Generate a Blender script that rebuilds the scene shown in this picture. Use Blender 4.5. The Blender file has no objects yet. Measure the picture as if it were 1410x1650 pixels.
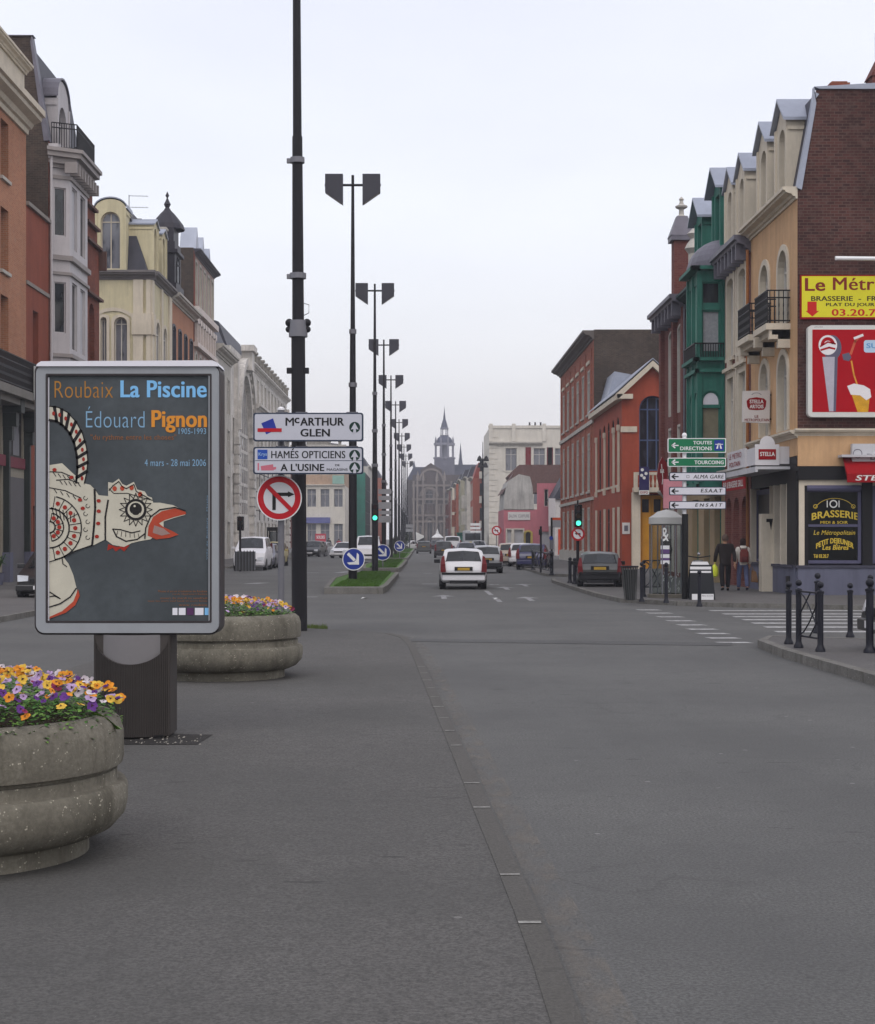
import bpy, bmesh, math, random
from mathutils import Vector, Matrix
random.seed(7)
C = bpy.context.scene.collection
SC = bpy.context.scene
R = math.radians
# ------------------------------------------------------------------ camera
F = 2600.0; CX = 680.0; HY = 868.0; EYE = 1.7        # focal length and vanishing point in photo pixels
cam = bpy.data.cameras.new('camera'); co = bpy.data.objects.new('camera', cam); C.objects.link(co)
co.location = (0, 0, EYE); co.rotation_euler = (R(90), 0, 0)
cam.sensor_width = 36; cam.sensor_fit = 'AUTO'
cam.lens = 36 * F / 1650; cam.shift_x = (705 - CX) / 1650; cam.shift_y = (HY - 825) / 1650
cam.clip_start = .2; cam.clip_end = 5000
SC.camera = co
# ------------------------------------------------------------------ sky and light (overcast spring day)
W = bpy.data.worlds.new('World'); SC.world = W; W.use_nodes = True
nt = W.node_tree; nt.nodes.clear()
def N(t, typ, **k):
    n = t.nodes.new(typ)
    for a, b in k.items(): setattr(n, a, b)
    return n
out = N(nt, 'ShaderNodeOutputWorld'); add = N(nt, 'ShaderNodeAddShader')
sky = N(nt, 'ShaderNodeTexSky', sky_type='NISHITA', sun_disc=False, sun_elevation=R(52), sun_rotation=R(150))
sky.dust_density = 4; sky.air_density = 1.5
b1 = N(nt, 'ShaderNodeBackground'); b1.inputs[1].default_value = .05
nt.links.new(sky.outputs[0], b1.inputs[0])
tc = N(nt, 'ShaderNodeTexCoord'); mp = N(nt, 'ShaderNodeMapping'); mp.inputs[3].default_value = (1, 1, 3.2)
nz = N(nt, 'ShaderNodeTexNoise'); nz.inputs['Scale'].default_value = 2.6; nz.inputs['Detail'].default_value = 5; nz.inputs['Roughness'].default_value = .45
cr = N(nt, 'ShaderNodeValToRGB')
cr.color_ramp.elements[0].position = .3; cr.color_ramp.elements[0].color = (.62, .605, .66, 1)
cr.color_ramp.elements[1].position = .72; cr.color_ramp.elements[1].color = (.73, .715, .765, 1)
b2 = N(nt, 'ShaderNodeBackground'); b2.inputs[1].default_value = 1.0
# clouds a little brighter overhead than towards the horizon
sp = N(nt, 'ShaderNodeSeparateXYZ'); mr = N(nt, 'ShaderNodeMapRange'); mr.inputs[1].default_value = 0; mr.inputs[2].default_value = .33; mr.inputs[3].default_value = .97; mr.inputs[4].default_value = 1.0
L = nt.links.new
L(tc.outputs['Generated'], mp.inputs[0]); L(mp.outputs[0], nz.inputs['Vector']); L(nz.outputs[0], cr.inputs[0]); L(cr.outputs[0], b2.inputs[0])
L(tc.outputs['Generated'], sp.inputs[0]); L(sp.outputs[2], mr.inputs[0]); L(mr.outputs[0], b2.inputs[1])
L(b1.outputs[0], add.inputs[0]); L(b2.outputs[0], add.inputs[1]); L(add.outputs[0], out.inputs[0])
sl = bpy.data.lights.new('sun', 'SUN'); sl.energy = .55; sl.angle = R(25); sl.color = (1, .97, .92)
so = bpy.data.objects.new('sun', sl); C.objects.link(so); so.rotation_euler = (R(38), 0, R(-30))
SC.view_settings.view_transform = 'Standard'; SC.view_settings.look = 'None'
SC.view_settings.exposure = 0.25; SC.view_settings.gamma = 1
SC.cycles.max_bounces = 6; SC.cycles.diffuse_bounces = 3; SC.cycles.glossy_bounces = 3; SC.cycles.transmission_bounces = 4
SC.cycles.use_denoising = True; SC.cycles.volume_bounces = 0; SC.cycles.transparent_max_bounces = 8
# ------------------------------------------------------------------ photo pixel helpers (to read real positions)
def PX(px, Y): return (px - CX) * Y / F
def PZ(py, Y): return EYE + (HY - py) * Y / F
def GY(py): return EYE * F / (py - HY)
def G(px, py): Y = GY(py); return ((px - CX) * Y / F, Y)
# ------------------------------------------------------------------ materials
MATS = {}
def lin(r, g, b):
    f = lambda c: ((c / 255 + .055) / 1.055) ** 2.4 if c > 10 else c / 255 / 12.92
    return (f(r), f(g), f(b), 1)
def newmat(name):
    m = bpy.data.materials.new(name); m.use_nodes = True
    t = m.node_tree; t.nodes.clear()
    o = t.nodes.new('ShaderNodeOutputMaterial'); p = t.nodes.new('ShaderNodeBsdfPrincipled')
    t.links.new(p.outputs[0], o.inputs[0]); MATS[name] = m
    return m, t, p
def hsvmix(t, fac, a, b):
    x = t.nodes.new('ShaderNodeMix'); x.data_type = 'RGBA'
    for s, v in ((0, fac), (6, a), (7, b)):
        if hasattr(v, 'links') or hasattr(v, 'is_linked'): t.links.new(v, x.inputs[s])
        else: x.inputs[s].default_value = v
    return x.outputs[2]
def ramp(t, fac, p0, p1, c0=(0, 0, 0, 1), c1=(1, 1, 1, 1)):
    r = t.nodes.new('ShaderNodeValToRGB'); r.color_ramp.elements[0].position = p0; r.color_ramp.elements[1].position = p1
    r.color_ramp.elements[0].color = c0; r.color_ramp.elements[1].color = c1
    t.links.new(fac, r.inputs[0]); return r.outputs[0]
def noise(t, vec, scale, detail=4, rough=.55):
    n = t.nodes.new('ShaderNodeTexNoise'); n.inputs['Scale'].default_value = scale; n.inputs['Detail'].default_value = detail; n.inputs['Roughness'].default_value = rough
    if vec is not None: t.links.new(vec, n.inputs['Vector'])
    return n.outputs[0]
def objco(t, sc=(1, 1, 1)):
    c = t.nodes.new('ShaderNodeTexCoord'); m = t.nodes.new('ShaderNodeMapping'); m.inputs[3].default_value = sc
    t.links.new(c.outputs['Object'], m.inputs[0]); return m.outputs[0]
def bump(t, p, h, s, d=.02):
    b = t.nodes.new('ShaderNodeBump'); b.inputs['Strength'].default_value = s; b.inputs['Distance'].default_value = d
    t.links.new(h, b.inputs['Height']); t.links.new(b.outputs[0], p.inputs['Normal'])
def sc4(c, k): return (min(c[0] * k, 1), min(c[1] * k, 1), min(c[2] * k, 1), 1)
def M(name, rgb, rough=.7, var=.18, scale=1.2, bmp=.15, metal=0.0, streak=0.0, spec=.22, alb=1.0):
    """plain painted / rendered / metal surface with uneven tone, weather streaks"""
    if name in MATS: return MATS[name]
    m, t, p = newmat(name); c = sc4(lin(*rgb), alb)
    v = objco(t)
    n1 = noise(t, v, scale, 6, .6); n2 = noise(t, v, scale * 9, 3, .6)
    col = hsvmix(t, ramp(t, n1, .3, .7), sc4(c, 1 - var), sc4(c, 1 + var * .6))
    col = hsvmix(t, ramp(t, n2, .35, .8, (0, 0, 0, 1), (.5, .5, .5, 1)), col, sc4(c, 1 - var * 1.2))
    if streak:
        vs = objco(t, (1, 1, .12)); n3 = noise(t, vs, 3.5, 5, .65)
        f = ramp(t, n3, .44, .68, (0, 0, 0, 1), (streak, streak, streak, 1))
        col = hsvmix(t, f, col, sc4(c, .42))
    t.links.new(col, p.inputs['Base Color'])
    p.inputs['Roughness'].default_value = rough; p.inputs['Metallic'].default_value = metal
    p.inputs['Specular IOR Level'].default_value = spec
    if bmp: bump(t, p, n2, bmp, .01)
    return m
def BR(name, rgb, rgb2, mortar, bw=.22, bh=.072, dirt=.35):
    if name in MATS: return MATS[name]
    m, t, p = newmat(name)
    c = t.nodes.new('ShaderNodeTexCoord'); s = t.nodes.new('ShaderNodeSeparateXYZ'); t.links.new(c.outputs['Object'], s.inputs[0])
    a = t.nodes.new('ShaderNodeMath'); a.operation = 'ADD'; t.links.new(s.outputs[0], a.inputs[0]); t.links.new(s.outputs[1], a.inputs[1])
    cb = t.nodes.new('ShaderNodeCombineXYZ'); t.links.new(a.outputs[0], cb.inputs[0]); t.links.new(s.outputs[2], cb.inputs[1])
    b = t.nodes.new('ShaderNodeTexBrick'); t.links.new(cb.outputs[0], b.inputs['Vector'])
    b.inputs['Scale'].default_value = 1; b.inputs['Brick Width'].default_value = bw; b.inputs['Row Height'].default_value = bh
    b.inputs['Mortar Size'].default_value = .009; b.inputs['Mortar Smooth'].default_value = .3; b.inputs['Bias'].default_value = -.1
    b.inputs['Color1'].default_value = lin(*rgb); b.inputs['Color2'].default_value = lin(*rgb2); b.inputs['Mortar'].default_value = lin(*mortar)
    n = noise(t, c.outputs['Object'], .45, 7, .65); n2 = noise(t, c.outputs['Object'], 5, 4, .6)
    col = hsvmix(t, ramp(t, n, .4, .64, (0, 0, 0, 1), (dirt, dirt, dirt, 1)), b.outputs[0], sc4(lin(*rgb2), .45))
    col = hsvmix(t, ramp(t, n2, .52, .7, (0, 0, 0, 1), (.5, .5, .5, 1)), col, sc4(lin(*mortar), .9))
    t.links.new(col, p.inputs['Base Color']); p.inputs['Roughness'].default_value = .88; p.inputs['Specular IOR Level'].default_value = .2
    bump(t, p, b.outputs[1], -.25, .01)
    return m
def EM(name, rgb, s):
    if name in MATS: return MATS[name]
    m, t, p = newmat(name); p.inputs['Base Color'].default_value = lin(*rgb)
    p.inputs['Emission Color'].default_value = lin(*rgb); p.inputs['Emission Strength'].default_value = s
    return m
def GL(name, rgb=(38, 42, 46), rough=.06, curt=0.0, ccol=(150, 148, 140), spec=.5):
    """window glass over a dark room, optionally with pale curtains behind"""
    if name in MATS: return MATS[name]
    m, t, p = newmat(name)
    v = objco(t, (1, 1, .35)); n = noise(t, v, 2.2, 3, .5)
    col = hsvmix(t, ramp(t, n, .5 - curt * .35, .62 - curt * .35), sc4(lin(*rgb), .6), lin(*ccol) if curt else sc4(lin(*rgb), 1.5))
    t.links.new(col, p.inputs['Base Color']); p.inputs['Roughness'].default_value = rough; p.inputs['Specular IOR Level'].default_value = spec
    n2 = noise(t, objco(t), .9, 2, .5); bump(t, p, n2, .03, .05)
    return m
def CLEAR(name, rgb=(235, 240, 238), alpha=.18):
    if name in MATS: return MATS[name]
    m, t, p = newmat(name); t.nodes.remove(p)
    tr = t.nodes.new('ShaderNodeBsdfTransparent'); tr.inputs[0].default_value = lin(*rgb)
    g = t.nodes.new('ShaderNodeBsdfGlossy'); g.inputs['Roughness'].default_value = .08
    mx = t.nodes.new('ShaderNodeMixShader'); mx.inputs[0].default_value = alpha
    o = [n for n in t.nodes if n.type == 'OUTPUT_MATERIAL'][0]
    t.links.new(tr.outputs[0], mx.inputs[1]); t.links.new(g.outputs[0], mx.inputs[2]); t.links.new(mx.outputs[0], o.inputs[0])
    return m
def ASPH(name, rgb, rgb2, crack=.5, seam=0.0):
    m, t, p = newmat(name); v = objco(t)
    fine = noise(t, v, 55, 5, .75); mid = noise(t, v, 6, 5, .6); big = noise(t, v, .28, 5, .6)
    long_ = noise(t, objco(t, (1, .06, 1)), 1.6, 4, .6)
    col = hsvmix(t, ramp(t, big, .4, .6), sc4(lin(*rgb), .9), lin(*rgb2))
    col = hsvmix(t, ramp(t, long_, .45, .75, (0, 0, 0, 1), (.45, .45, .45, 1)), col, sc4(lin(*rgb), 1.28))
    col = hsvmix(t, ramp(t, mid, .5, .7, (0, 0, 0, 1), (.45, .45, .45, 1)), col, sc4(lin(*rgb), .72))
    col = hsvmix(t, ramp(t, fine, .4, .6), sc4(lin(*rgb), .6), col)
    vo = t.nodes.new('ShaderNodeTexVoronoi'); vo.inputs['Scale'].default_value = 95; t.links.new(v, vo.inputs['Vector'])
    sp_ = ramp(t, vo.outputs['Distance'], .07, .16, (1, 1, 1, 1), (0, 0, 0, 1))
    wn = noise(t, v, 31, 2, .5); gate = ramp(t, wn, .57, .64)
    mm = t.nodes.new('ShaderNodeMath'); mm.operation = 'MULTIPLY'; t.links.new(sp_, mm.inputs[0]); t.links.new(gate, mm.inputs[1])
    col = hsvmix(t, mm.outputs[0], col, sc4(lin(*rgb), 2.4))
    # pale and dark litter / gum specks, sparse
    vo2 = t.nodes.new('ShaderNodeTexVoronoi'); vo2.inputs['Scale'].default_value = 2.1; t.links.new(v, vo2.inputs['Vector'])
    s2 = ramp(t, vo2.outputs['Distance'], .035, .05, (.4, .4, .4, 1), (0, 0, 0, 1)); col = hsvmix(t, s2, col, sc4(lin(*rgb), 2.6))
    vo3 = t.nodes.new('ShaderNodeTexVoronoi'); vo3.inputs['Scale'].default_value = 3.3; mp3 = objco(t, (1, 1.3, 1)); t.links.new(mp3, vo3.inputs['Vector'])
    s3 = ramp(t, vo3.outputs['Distance'], .05, .09, (.6, .6, .6, 1), (0, 0, 0, 1)); col = hsvmix(t, s3, col, sc4(lin(*rgb), .5))
    if crack:
        wv = t.nodes.new('ShaderNodeVectorMath'); wv.operation = 'ADD'
        nn = t.nodes.new('ShaderNodeTexNoise'); nn.inputs['Scale'].default_value = 1.4; nn.inputs['Detail'].default_value = 4; t.links.new(v, nn.inputs['Vector'])
        sc_ = t.nodes.new('ShaderNodeVectorMath'); sc_.operation = 'SCALE'; sc_.inputs['Scale'].default_value = .7; t.links.new(nn.outputs[1], sc_.inputs[0])
        t.links.new(v, wv.inputs[0]); t.links.new(sc_.outputs[0], wv.inputs[1])
        vc = t.nodes.new('ShaderNodeTexVoronoi'); vc.feature = 'DISTANCE_TO_EDGE'; vc.inputs['Scale'].default_value = .8; t.links.new(wv.outputs[0], vc.inputs['Vector'])
        ck = ramp(t, vc.outputs[0], .004, .016, (1, 1, 1, 1), (0, 0, 0, 1))
        g2 = ramp(t, noise(t, v, .35, 3, .5), .5, .6)
        m2 = t.nodes.new('ShaderNodeMath'); m2.operation = 'MULTIPLY'; t.links.new(ck, m2.inputs[0]); t.links.new(g2, m2.inputs[1])
        m3 = t.nodes.new('ShaderNodeMath'); m3.operation = 'MULTIPLY'; t.links.new(m2.outputs[0], m3.inputs[0]); m3.inputs[1].default_value = crack
        col = hsvmix(t, m3.outputs[0], col, sc4(lin(*rgb), .35))
    # short dark dents and old repairs drawn out across the surface
    ds = ramp(t, noise(t, objco(t, (1.6, 5.5, 1)), 1.7, 2, .5), .665, .70); dg = ramp(t, noise(t, v, .45, 2, .5), .5, .58)
    dm = t.nodes.new('ShaderNodeMath'); dm.operation = 'MULTIPLY'; t.links.new(ds, dm.inputs[0]); t.links.new(dg, dm.inputs[1])
    col = hsvmix(t, dm.outputs[0], col, sc4(lin(*rgb), .52))
    t.links.new(col, p.inputs['Base Color']); p.inputs['Roughness'].default_value = .86; p.inputs['Specular IOR Level'].default_value = .22
    bump(t, p, fine, .5, .012)
    return m
def CONC(name, rgb, pebbles=True):
    m, t, p = newmat(name); v = objco(t)
    n1 = noise(t, v, 2.2, 6, .65); n2 = noise(t, v, 40, 4, .7)
    col = hsvmix(t, ramp(t, n1, .3, .7), sc4(lin(*rgb), .68), sc4(lin(*rgb), 1.2))
    col = hsvmix(t, ramp(t, n2, .38, .7, (.55, .55, .55, 1), (0, 0, 0, 1)), col, sc4(lin(*rgb), .5))
    n3 = noise(t, objco(t, (1, 1, .3)), 5, 5, .7)
    col = hsvmix(t, ramp(t, n3, .5, .68, (0, 0, 0, 1), (.6, .6, .6, 1)), col, lin(70, 67, 58))
    vo = t.nodes.new('ShaderNodeTexVoronoi'); vo.inputs['Scale'].default_value = 62; t.links.new(v, vo.inputs['Vector'])
    s = ramp(t, vo.outputs['Distance'], .2, .36, (1, 1, 1, 1), (0, 0, 0, 1)); g = ramp(t, noise(t, v, 21, 2, .5), .58, .66)
    mm = t.nodes.new('ShaderNodeMath'); mm.operation = 'MULTIPLY'; t.links.new(s, mm.inputs[0]); t.links.new(g, mm.inputs[1])
    col = hsvmix(t, mm.outputs[0], col, sc4(lin(*rgb), 2.3))
    t.links.new(col, p.inputs['Base Color']); p.inputs['Roughness'].default_value = .92; p.inputs['Specular IOR Level'].default_value = .15
    bump(t, p, n2, .45, .01); return m
# ------------------------------------------------------------------ mesh builder
class MB:
    def __init__(s): s.v = []; s.f = []; s.t = None
    def p(s, q):
        s.v.append(s.t(q) if s.t else tuple(q)); return len(s.v) - 1
    def poly(s, pts): s.f.append([s.p(q) for q in pts]); return s
    def box(s, x0, x1, y0, y1, z0, z1):
        i = [s.p(q) for q in ((x0, y0, z0), (x1, y0, z0), (x1, y1, z0), (x0, y1, z0), (x0, y0, z1), (x1, y0, z1), (x1, y1, z1), (x0, y1, z1))]
        for f in ((3, 2, 1, 0), (4, 5, 6, 7), (0, 1, 5, 4), (1, 2, 6, 5), (2, 3, 7, 6), (3, 0, 4, 7)): s.f.append([i[k] for k in f])
        return s
    def prism(s, pts, d):
        """pts: closed 3-D outline, extruded by vector d"""
        a = [s.p(q) for q in pts]; b = [s.p((q[0] + d[0], q[1] + d[1], q[2] + d[2])) for q in pts]; n = len(a)
        s.f.append(a[::-1]); s.f.append(b)
        for k in range(n): s.f.append([a[k], a[(k + 1) % n], b[(k + 1) % n], b[k]])
        return s
    def tube(s, path, r, n=8, caps=True):
        """tube along points, r one radius or list"""
        rs = r if isinstance(r, (list, tuple)) else [r] * len(path); rings = []
        P = [Vector(q) for q in path]
        for k, q in enumerate(P):
            d = (P[min(k + 1, len(P) - 1)] - P[max(k - 1, 0)]).normalized()
            u = d.cross(Vector((0, 0, 1)) if abs(d.z) < .9 else Vector((0, 1, 0))).normalized(); w = d.cross(u)
            rings.append([s.p(q + (u * math.cos(2 * math.pi * j / n) + w * math.sin(2 * math.pi * j / n)) * rs[k]) for j in range(n)])
        for a, b in zip(rings, rings[1:]):
            for j in range(n): s.f.append([a[j], a[(j + 1) % n], b[(j + 1) % n], b[j]])
        if caps: s.f.append(rings[0][::-1]); s.f.append(rings[-1])
        return s
    def lathe(s, prof, c=(0, 0, 0), n=24, a0=0, a1=2 * math.pi, wob=None):
        full = abs(a1 - a0 - 2 * math.pi) < 1e-6; m = n if full else n + 1; rings = []
        for (r, z) in prof:
            rings.append([s.p((c[0] + r * math.cos(a0 + (a1 - a0) * j / n), c[1] + r * math.sin(a0 + (a1 - a0) * j / n), c[2] + z)) for j in range(m)])
        for a, b in zip(rings, rings[1:]):
            for j in range(n): s.f.append([a[j], a[(j + 1) % m], b[(j + 1) % m], b[j]])
        return s
    def ball(s, c, r, n=10, m=7, sz=1.0):
        prof = [(max(r * math.sin(math.pi * k / m), 1e-4), -r * sz * math.cos(math.pi * k / m)) for k in range(m + 1)]
        return s.lathe(prof, c, n)
    def build(s, name, mat, parent=None, smooth=False, ang=35, bevel=0.0):
        me = bpy.data.meshes.new(name); me.from_pydata([tuple(q) for q in s.v], [], s.f); me.validate(); me.update()
        if mat: me.materials.append(mat)
        o = bpy.data.objects.new(name, me); C.objects.link(o)
        if smooth:
            me.shade_smooth(); me.set_sharp_from_angle(angle=R(ang))
        if bevel:
            b = o.modifiers.new('bevel', 'BEVEL'); b.width = bevel; b.segments = 2; b.limit_method = 'ANGLE'; b.angle_limit = R(40)
        if parent: par(o, parent)
        return o
def par(o, p):
    o.parent = p
    r = p
    while r.parent: r = r.parent
    if p.parent: o.matrix_parent_inverse = Matrix.Identity(4)
    else: o.matrix_parent_inverse = Matrix.Translation(-Vector(p.location))
    return o
def tag(o, label=None, cat=None, group=None, kind=None):
    if label: o['label'] = label
    if cat: o['category'] = cat
    if group: o['group'] = group
    if kind: o['kind'] = kind
    return o
def thing(name, label, cat, loc=(0, 0, 0), group=None):
    o = bpy.data.objects.new(name, None); C.objects.link(o); o.location = loc; o.empty_display_size = .3
    return tag(o, label, cat, group)
def struct(mb, name, mat, **k): return tag(mb.build(name, mat, **k), kind='structure')
def dup(root, loc=None, rotz=None, label=None, group=None):
    r = root.copy(); C.objects.link(r)
    if loc is not None: r.location = loc
    if rotz is not None: r.rotation_euler = (0, 0, rotz)
    if label: r['label'] = label
    if group: r['group'] = group
    def rec(a, b):
        for ch in a.children:
            c = ch.copy(); C.objects.link(c); c.parent = b; rec(ch, c)
    rec(root, r); return r
# text: a mesh laid into the box u0..u1, v0..v1 of a surface; fn(u,v) gives the 3-D point
def text(body, fn, u0, u1, v0, v1, mat, parent, name='lettering', bold=.0, shear=0, warp=None, res=3):
    cu = bpy.data.curves.new('t', 'FONT'); cu.body = body; cu.offset = 0 if 'M' in body else min(bold, .012); cu.shear = shear; cu.resolution_u = res; cu.space_character = 1.04
    ob = bpy.data.objects.new('t', cu); C.objects.link(ob)
    bpy.context.view_layer.update()
    me = bpy.data.meshes.new_from_object(ob.evaluated_get(bpy.context.evaluated_depsgraph_get()))
    bpy.data.objects.remove(ob)
    xs = [v.co.x for v in me.vertices]; ys = [v.co.y for v in me.vertices]
    ax, bx, ay, by = min(xs), max(xs), min(ys), max(ys)
    for v in me.vertices:
        a = (v.co.x - ax) / (bx - ax); b = (v.co.y - ay) / (by - ay)
        u = u0 + a * (u1 - u0); w = v0 + b * (v1 - v0)
        if warp: u, w = warp(a, b, u, w)
        v.co = Vector(fn(u, w))
    if bold >= .02 and abs(fn(u0, v0)[1] - fn(u1, v0)[1]) < 1e-6:   # heavier strokes: the same letters again, a hair to the side and in front
        P = [tuple(v.co) for v in me.vertices]; Fa = [list(p.vertices) for p in me.polygons]; n = len(P); k_ = abs(fn(u0, v1)[2] - fn(u0, v0)[2]) * (.045 if bold < .03 else .06); bpy.data.meshes.remove(me)
        me = bpy.data.meshes.new(name); me.from_pydata(P + [(x + k_, y - .0012, z) for x, y, z in P], [], Fa + [[i + n for i in f] for f in Fa])
    me.materials.append(mat); me.name = name
    o = bpy.data.objects.new(name, me); C.objects.link(o)
    if parent: par(o, parent)
    return o
def pixfn(Y):  # a surface facing the camera, addressed in photo pixels
    return lambda u, v: (PX(u, Y), Y, PZ(v, Y))
def pixpoly(mb, pts, Y): mb.poly([(PX(a, Y), Y, PZ(b, Y)) for a, b in pts]); return mb
def circ(cx, cy, r, n=28, a0=0, a1=360, ry=None):
    ry = ry or r
    return [(cx + r * math.cos(R(a0 + (a1 - a0) * k / n)), cy + ry * math.sin(R(a0 + (a1 - a0) * k / n))) for k in range(n + (0 if a1 - a0 == 360 else 1))]
def stroke(mb, pts, w, fn):
    """flat line of width w through 2-D pts"""
    for (a, b), (c, d) in zip(pts, pts[1:]):
        l = math.hypot(c - a, d - b) or 1; nx, ny = -(d - b) / l * w / 2, (c - a) / l * w / 2; ex, ey = (c - a) / l * w * .3, (d - b) / l * w * .3
        mb.poly([fn(a - ex + nx, b - ey + ny), fn(c + ex + nx, d + ey + ny), fn(c + ex - nx, d + ey - ny), fn(a - ex - nx, b - ey - ny)])
# ------------------------------------------------------------------ facade toolkit
RX, LX = 10.6, -15.3                      # the two building lines of the avenue
def YR(px): return RX * F / (px - CX)     # where the right building line is seen at px
def YL(px): return LX * F / (px - CX)
class Fac:
    def __init__(s, org, ud, n): s.o = org; s.u = ud; s.n = n
    def pt(s, u, z, d=0): return (s.o[0] + s.u[0] * u - s.n[0] * d, s.o[1] + s.u[1] * u - s.n[1] * d, z)
    def box(s, mb, u0, u1, z0, z1, d0, d1):
        P = [s.pt(*q) for q in ((u0, z0, d0), (u1, z0, d0), (u1, z0, d1), (u0, z0, d1), (u0, z1, d0), (u1, z1, d0), (u1, z1, d1), (u0, z1, d1))]
        i = [mb.p(q) for q in P]
        for f in ((3, 2, 1, 0), (4, 5, 6, 7), (0, 1, 5, 4), (1, 2, 6, 5), (2, 3, 7, 6), (3, 0, 4, 7)): mb.f.append([i[k] for k in f])
    def outline(s, o):
        u0, u1, a, b, k = o[:5]
        if k == 'r': return [(u0, a), (u0, b), (u1, b), (u1, a)]
        w = (u1 - u0) / 2; h = w if k == 'a' else w * .35; um = (u0 + u1) / 2; n = 10
        arc = [(um - w * math.cos(math.pi * j / n), b - h + h * math.sin(math.pi * j / n)) for j in range(n + 1)]
        return [(u0, a)] + arc + [(u1, a)]
    def sheet(s, mb, U0, U1, Z0, Z1, opens, depth=.22, d=0):
        us = sorted({U0, U1} | {q for o in opens for q in o[:2]}); zs = sorted({Z0, Z1} | {q for o in opens for q in o[2:4]})
        for ua, ub in zip(us, us[1:]):
            for za, zb in zip(zs, zs[1:]):
                cu, cz = (ua + ub) / 2, (za + zb) / 2
                if any(o[0] < cu < o[1] and o[2] < cz < o[3] for o in opens): continue
                mb.poly([s.pt(ua, za, d), s.pt(ub, za, d), s.pt(ub, zb, d), s.pt(ua, zb, d)])
        for o in opens:
            ol = s.outline(o); u0, u1, a, b, k = o[:5]
            if k != 'r':
                arc = ol[1:-1]; m = len(arc) // 2
                for j in range(m): mb.poly([s.pt(u0, b, d), s.pt(*arc[j], d), s.pt(*arc[j + 1], d)])
                for j in range(m, len(arc) - 1): mb.poly([s.pt(u1, b, d), s.pt(*arc[j], d), s.pt(*arc[j + 1], d)])
            for (p, q) in zip(ol, ol[1:] + ol[:1]):
                mb.poly([s.pt(p[0], p[1], d), s.pt(q[0], q[1], d), s.pt(q[0], q[1], d + depth), s.pt(p[0], p[1], d + depth)])
    def window(s, par_, o, fm, gm, depth=.22, mull=1, bars=1, fw=.06, sur=None, sm=None, sill=None, name='window', hood=0, d=0):
        """one window: frame (+ pane, + surround / sill)"""
        ol = s.outline(o); u0, u1, a, b, k = o[:5]; um = (u0 + u1) / 2
        mb = MB(); D = depth + d
        ci, cz = um, (a + b) / 2
        inner = [(um + (p[0] - um) * (1 - 2 * fw / (u1 - u0)), cz + (p[1] - cz) * (1 - 2 * fw / (b - a))) for p in ol]
        for (p, q, r_, t_) in zip(ol, ol[1:] + ol[:1], inner, inner[1:] + inner[:1]):
            mb.poly([s.pt(*p, D - .05), s.pt(*q, D - .05), s.pt(*t_, D - .05), s.pt(*r_, D - .05)])
            mb.poly([s.pt(*r_, D - .05), s.pt(*t_, D - .05), s.pt(*t_, D + .01), s.pt(*r_, D + .01)])
        top = b - (0 if k == 'r' else ((u1 - u0) / 2 if k == 'a' else (u1 - u0) * .17))
        for j in range(mull): c = u0 + (u1 - u0) * (j + 1) / (mull + 1); s.box(mb, c - fw * .45, c + fw * .45, a + fw, (b if k == 'r' else b - .02 * (u1 - u0)) - fw, D - .045, D - .004)
        for j in range(bars):
            z = a + (top - a) * (.72 if bars == 1 and k == 'r' else (j + 1) / bars if k != 'r' else (j + 1) / (bars + 1)); s.box(mb, u0 + fw, u1 - fw, z - fw * .45, z + fw * .45, D - .042, D - .006)
        w = mb.build(name, fm, par_)
        MB().poly([s.pt(*p, D) for p in ol]).build('pane', gm, w)
        if sur:
            mb = MB(); g = sur; H = b - a
            outer = [(um + (p[0] - um) * (1 + 2 * g / (u1 - u0)), a + (p[1] - a) * (1 + g / H)) for p in ol]
            for (p, q, r_, t_) in zip(ol[:-1], ol[1:], outer[:-1], outer[1:]):
                mb.poly([s.pt(*p, d - .05), s.pt(*q, d - .05), s.pt(*t_, d - .05), s.pt(*r_, d - .05)])
                mb.poly([s.pt(*r_, d - .05), s.pt(*t_, d - .05), s.pt(*t_, d), s.pt(*r_, d)])
                mb.poly([s.pt(*p, d - .05), s.pt(*q, d - .05), s.pt(*q, d + .01), s.pt(*p, d + .01)])
            cx_, lo = um, [(um + (p[0] - um) * (1 - .016 / (u1 - u0)), p[1] - (.008 if p[1] > a + .01 else 0)) for p in ol]
            for (p, q) in zip(lo[:-1], lo[1:]): mb.poly([s.pt(*p, d - .05), s.pt(*q, d - .05), s.pt(*q, D - .055), s.pt(*p, D - .055)])
            if hood: s.box(mb, u0 - g - .08, u1 + g + .08, b + g, b + g + .12, d - .16, d)
            mb.build('surround', sm, w)
        if sill:
            mb = MB(); s.box(mb, u0 - .1, u1 + .1, a - .12, a, d - .1, d + .05); mb.build('sill', sill, w)
        return w
    def cornice(s, par_, U0, U1, z, mat, h=.5, proj=.45, steps=4, brackets=0, name='cornice', d=0):
        mb = MB()
        pr = [(0, 0), (.12, 0), (.16, .2), (.3, .24), (.42, .42), (.8, .55), (.84, .7), (1, .74), (1, 1), (0, 1)]
        a = [s.pt(U0, z + h * q, d - proj * p) for p, q in pr]; b = s.pt(U1, 0); c = s.pt(U0, 0); mb.prism(a, (b[0] - c[0], b[1] - c[1], 0))
        if brackets:
            n = max(2, int((U1 - U0) / brackets))
            for j in range(n): u = U0 + (U1 - U0) * (j + .5) / n; s.box(mb, u - .06, u + .06, z - .22, z + h * .6, d - proj * .8, d)
        return mb.build(name, mat, par_)
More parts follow.
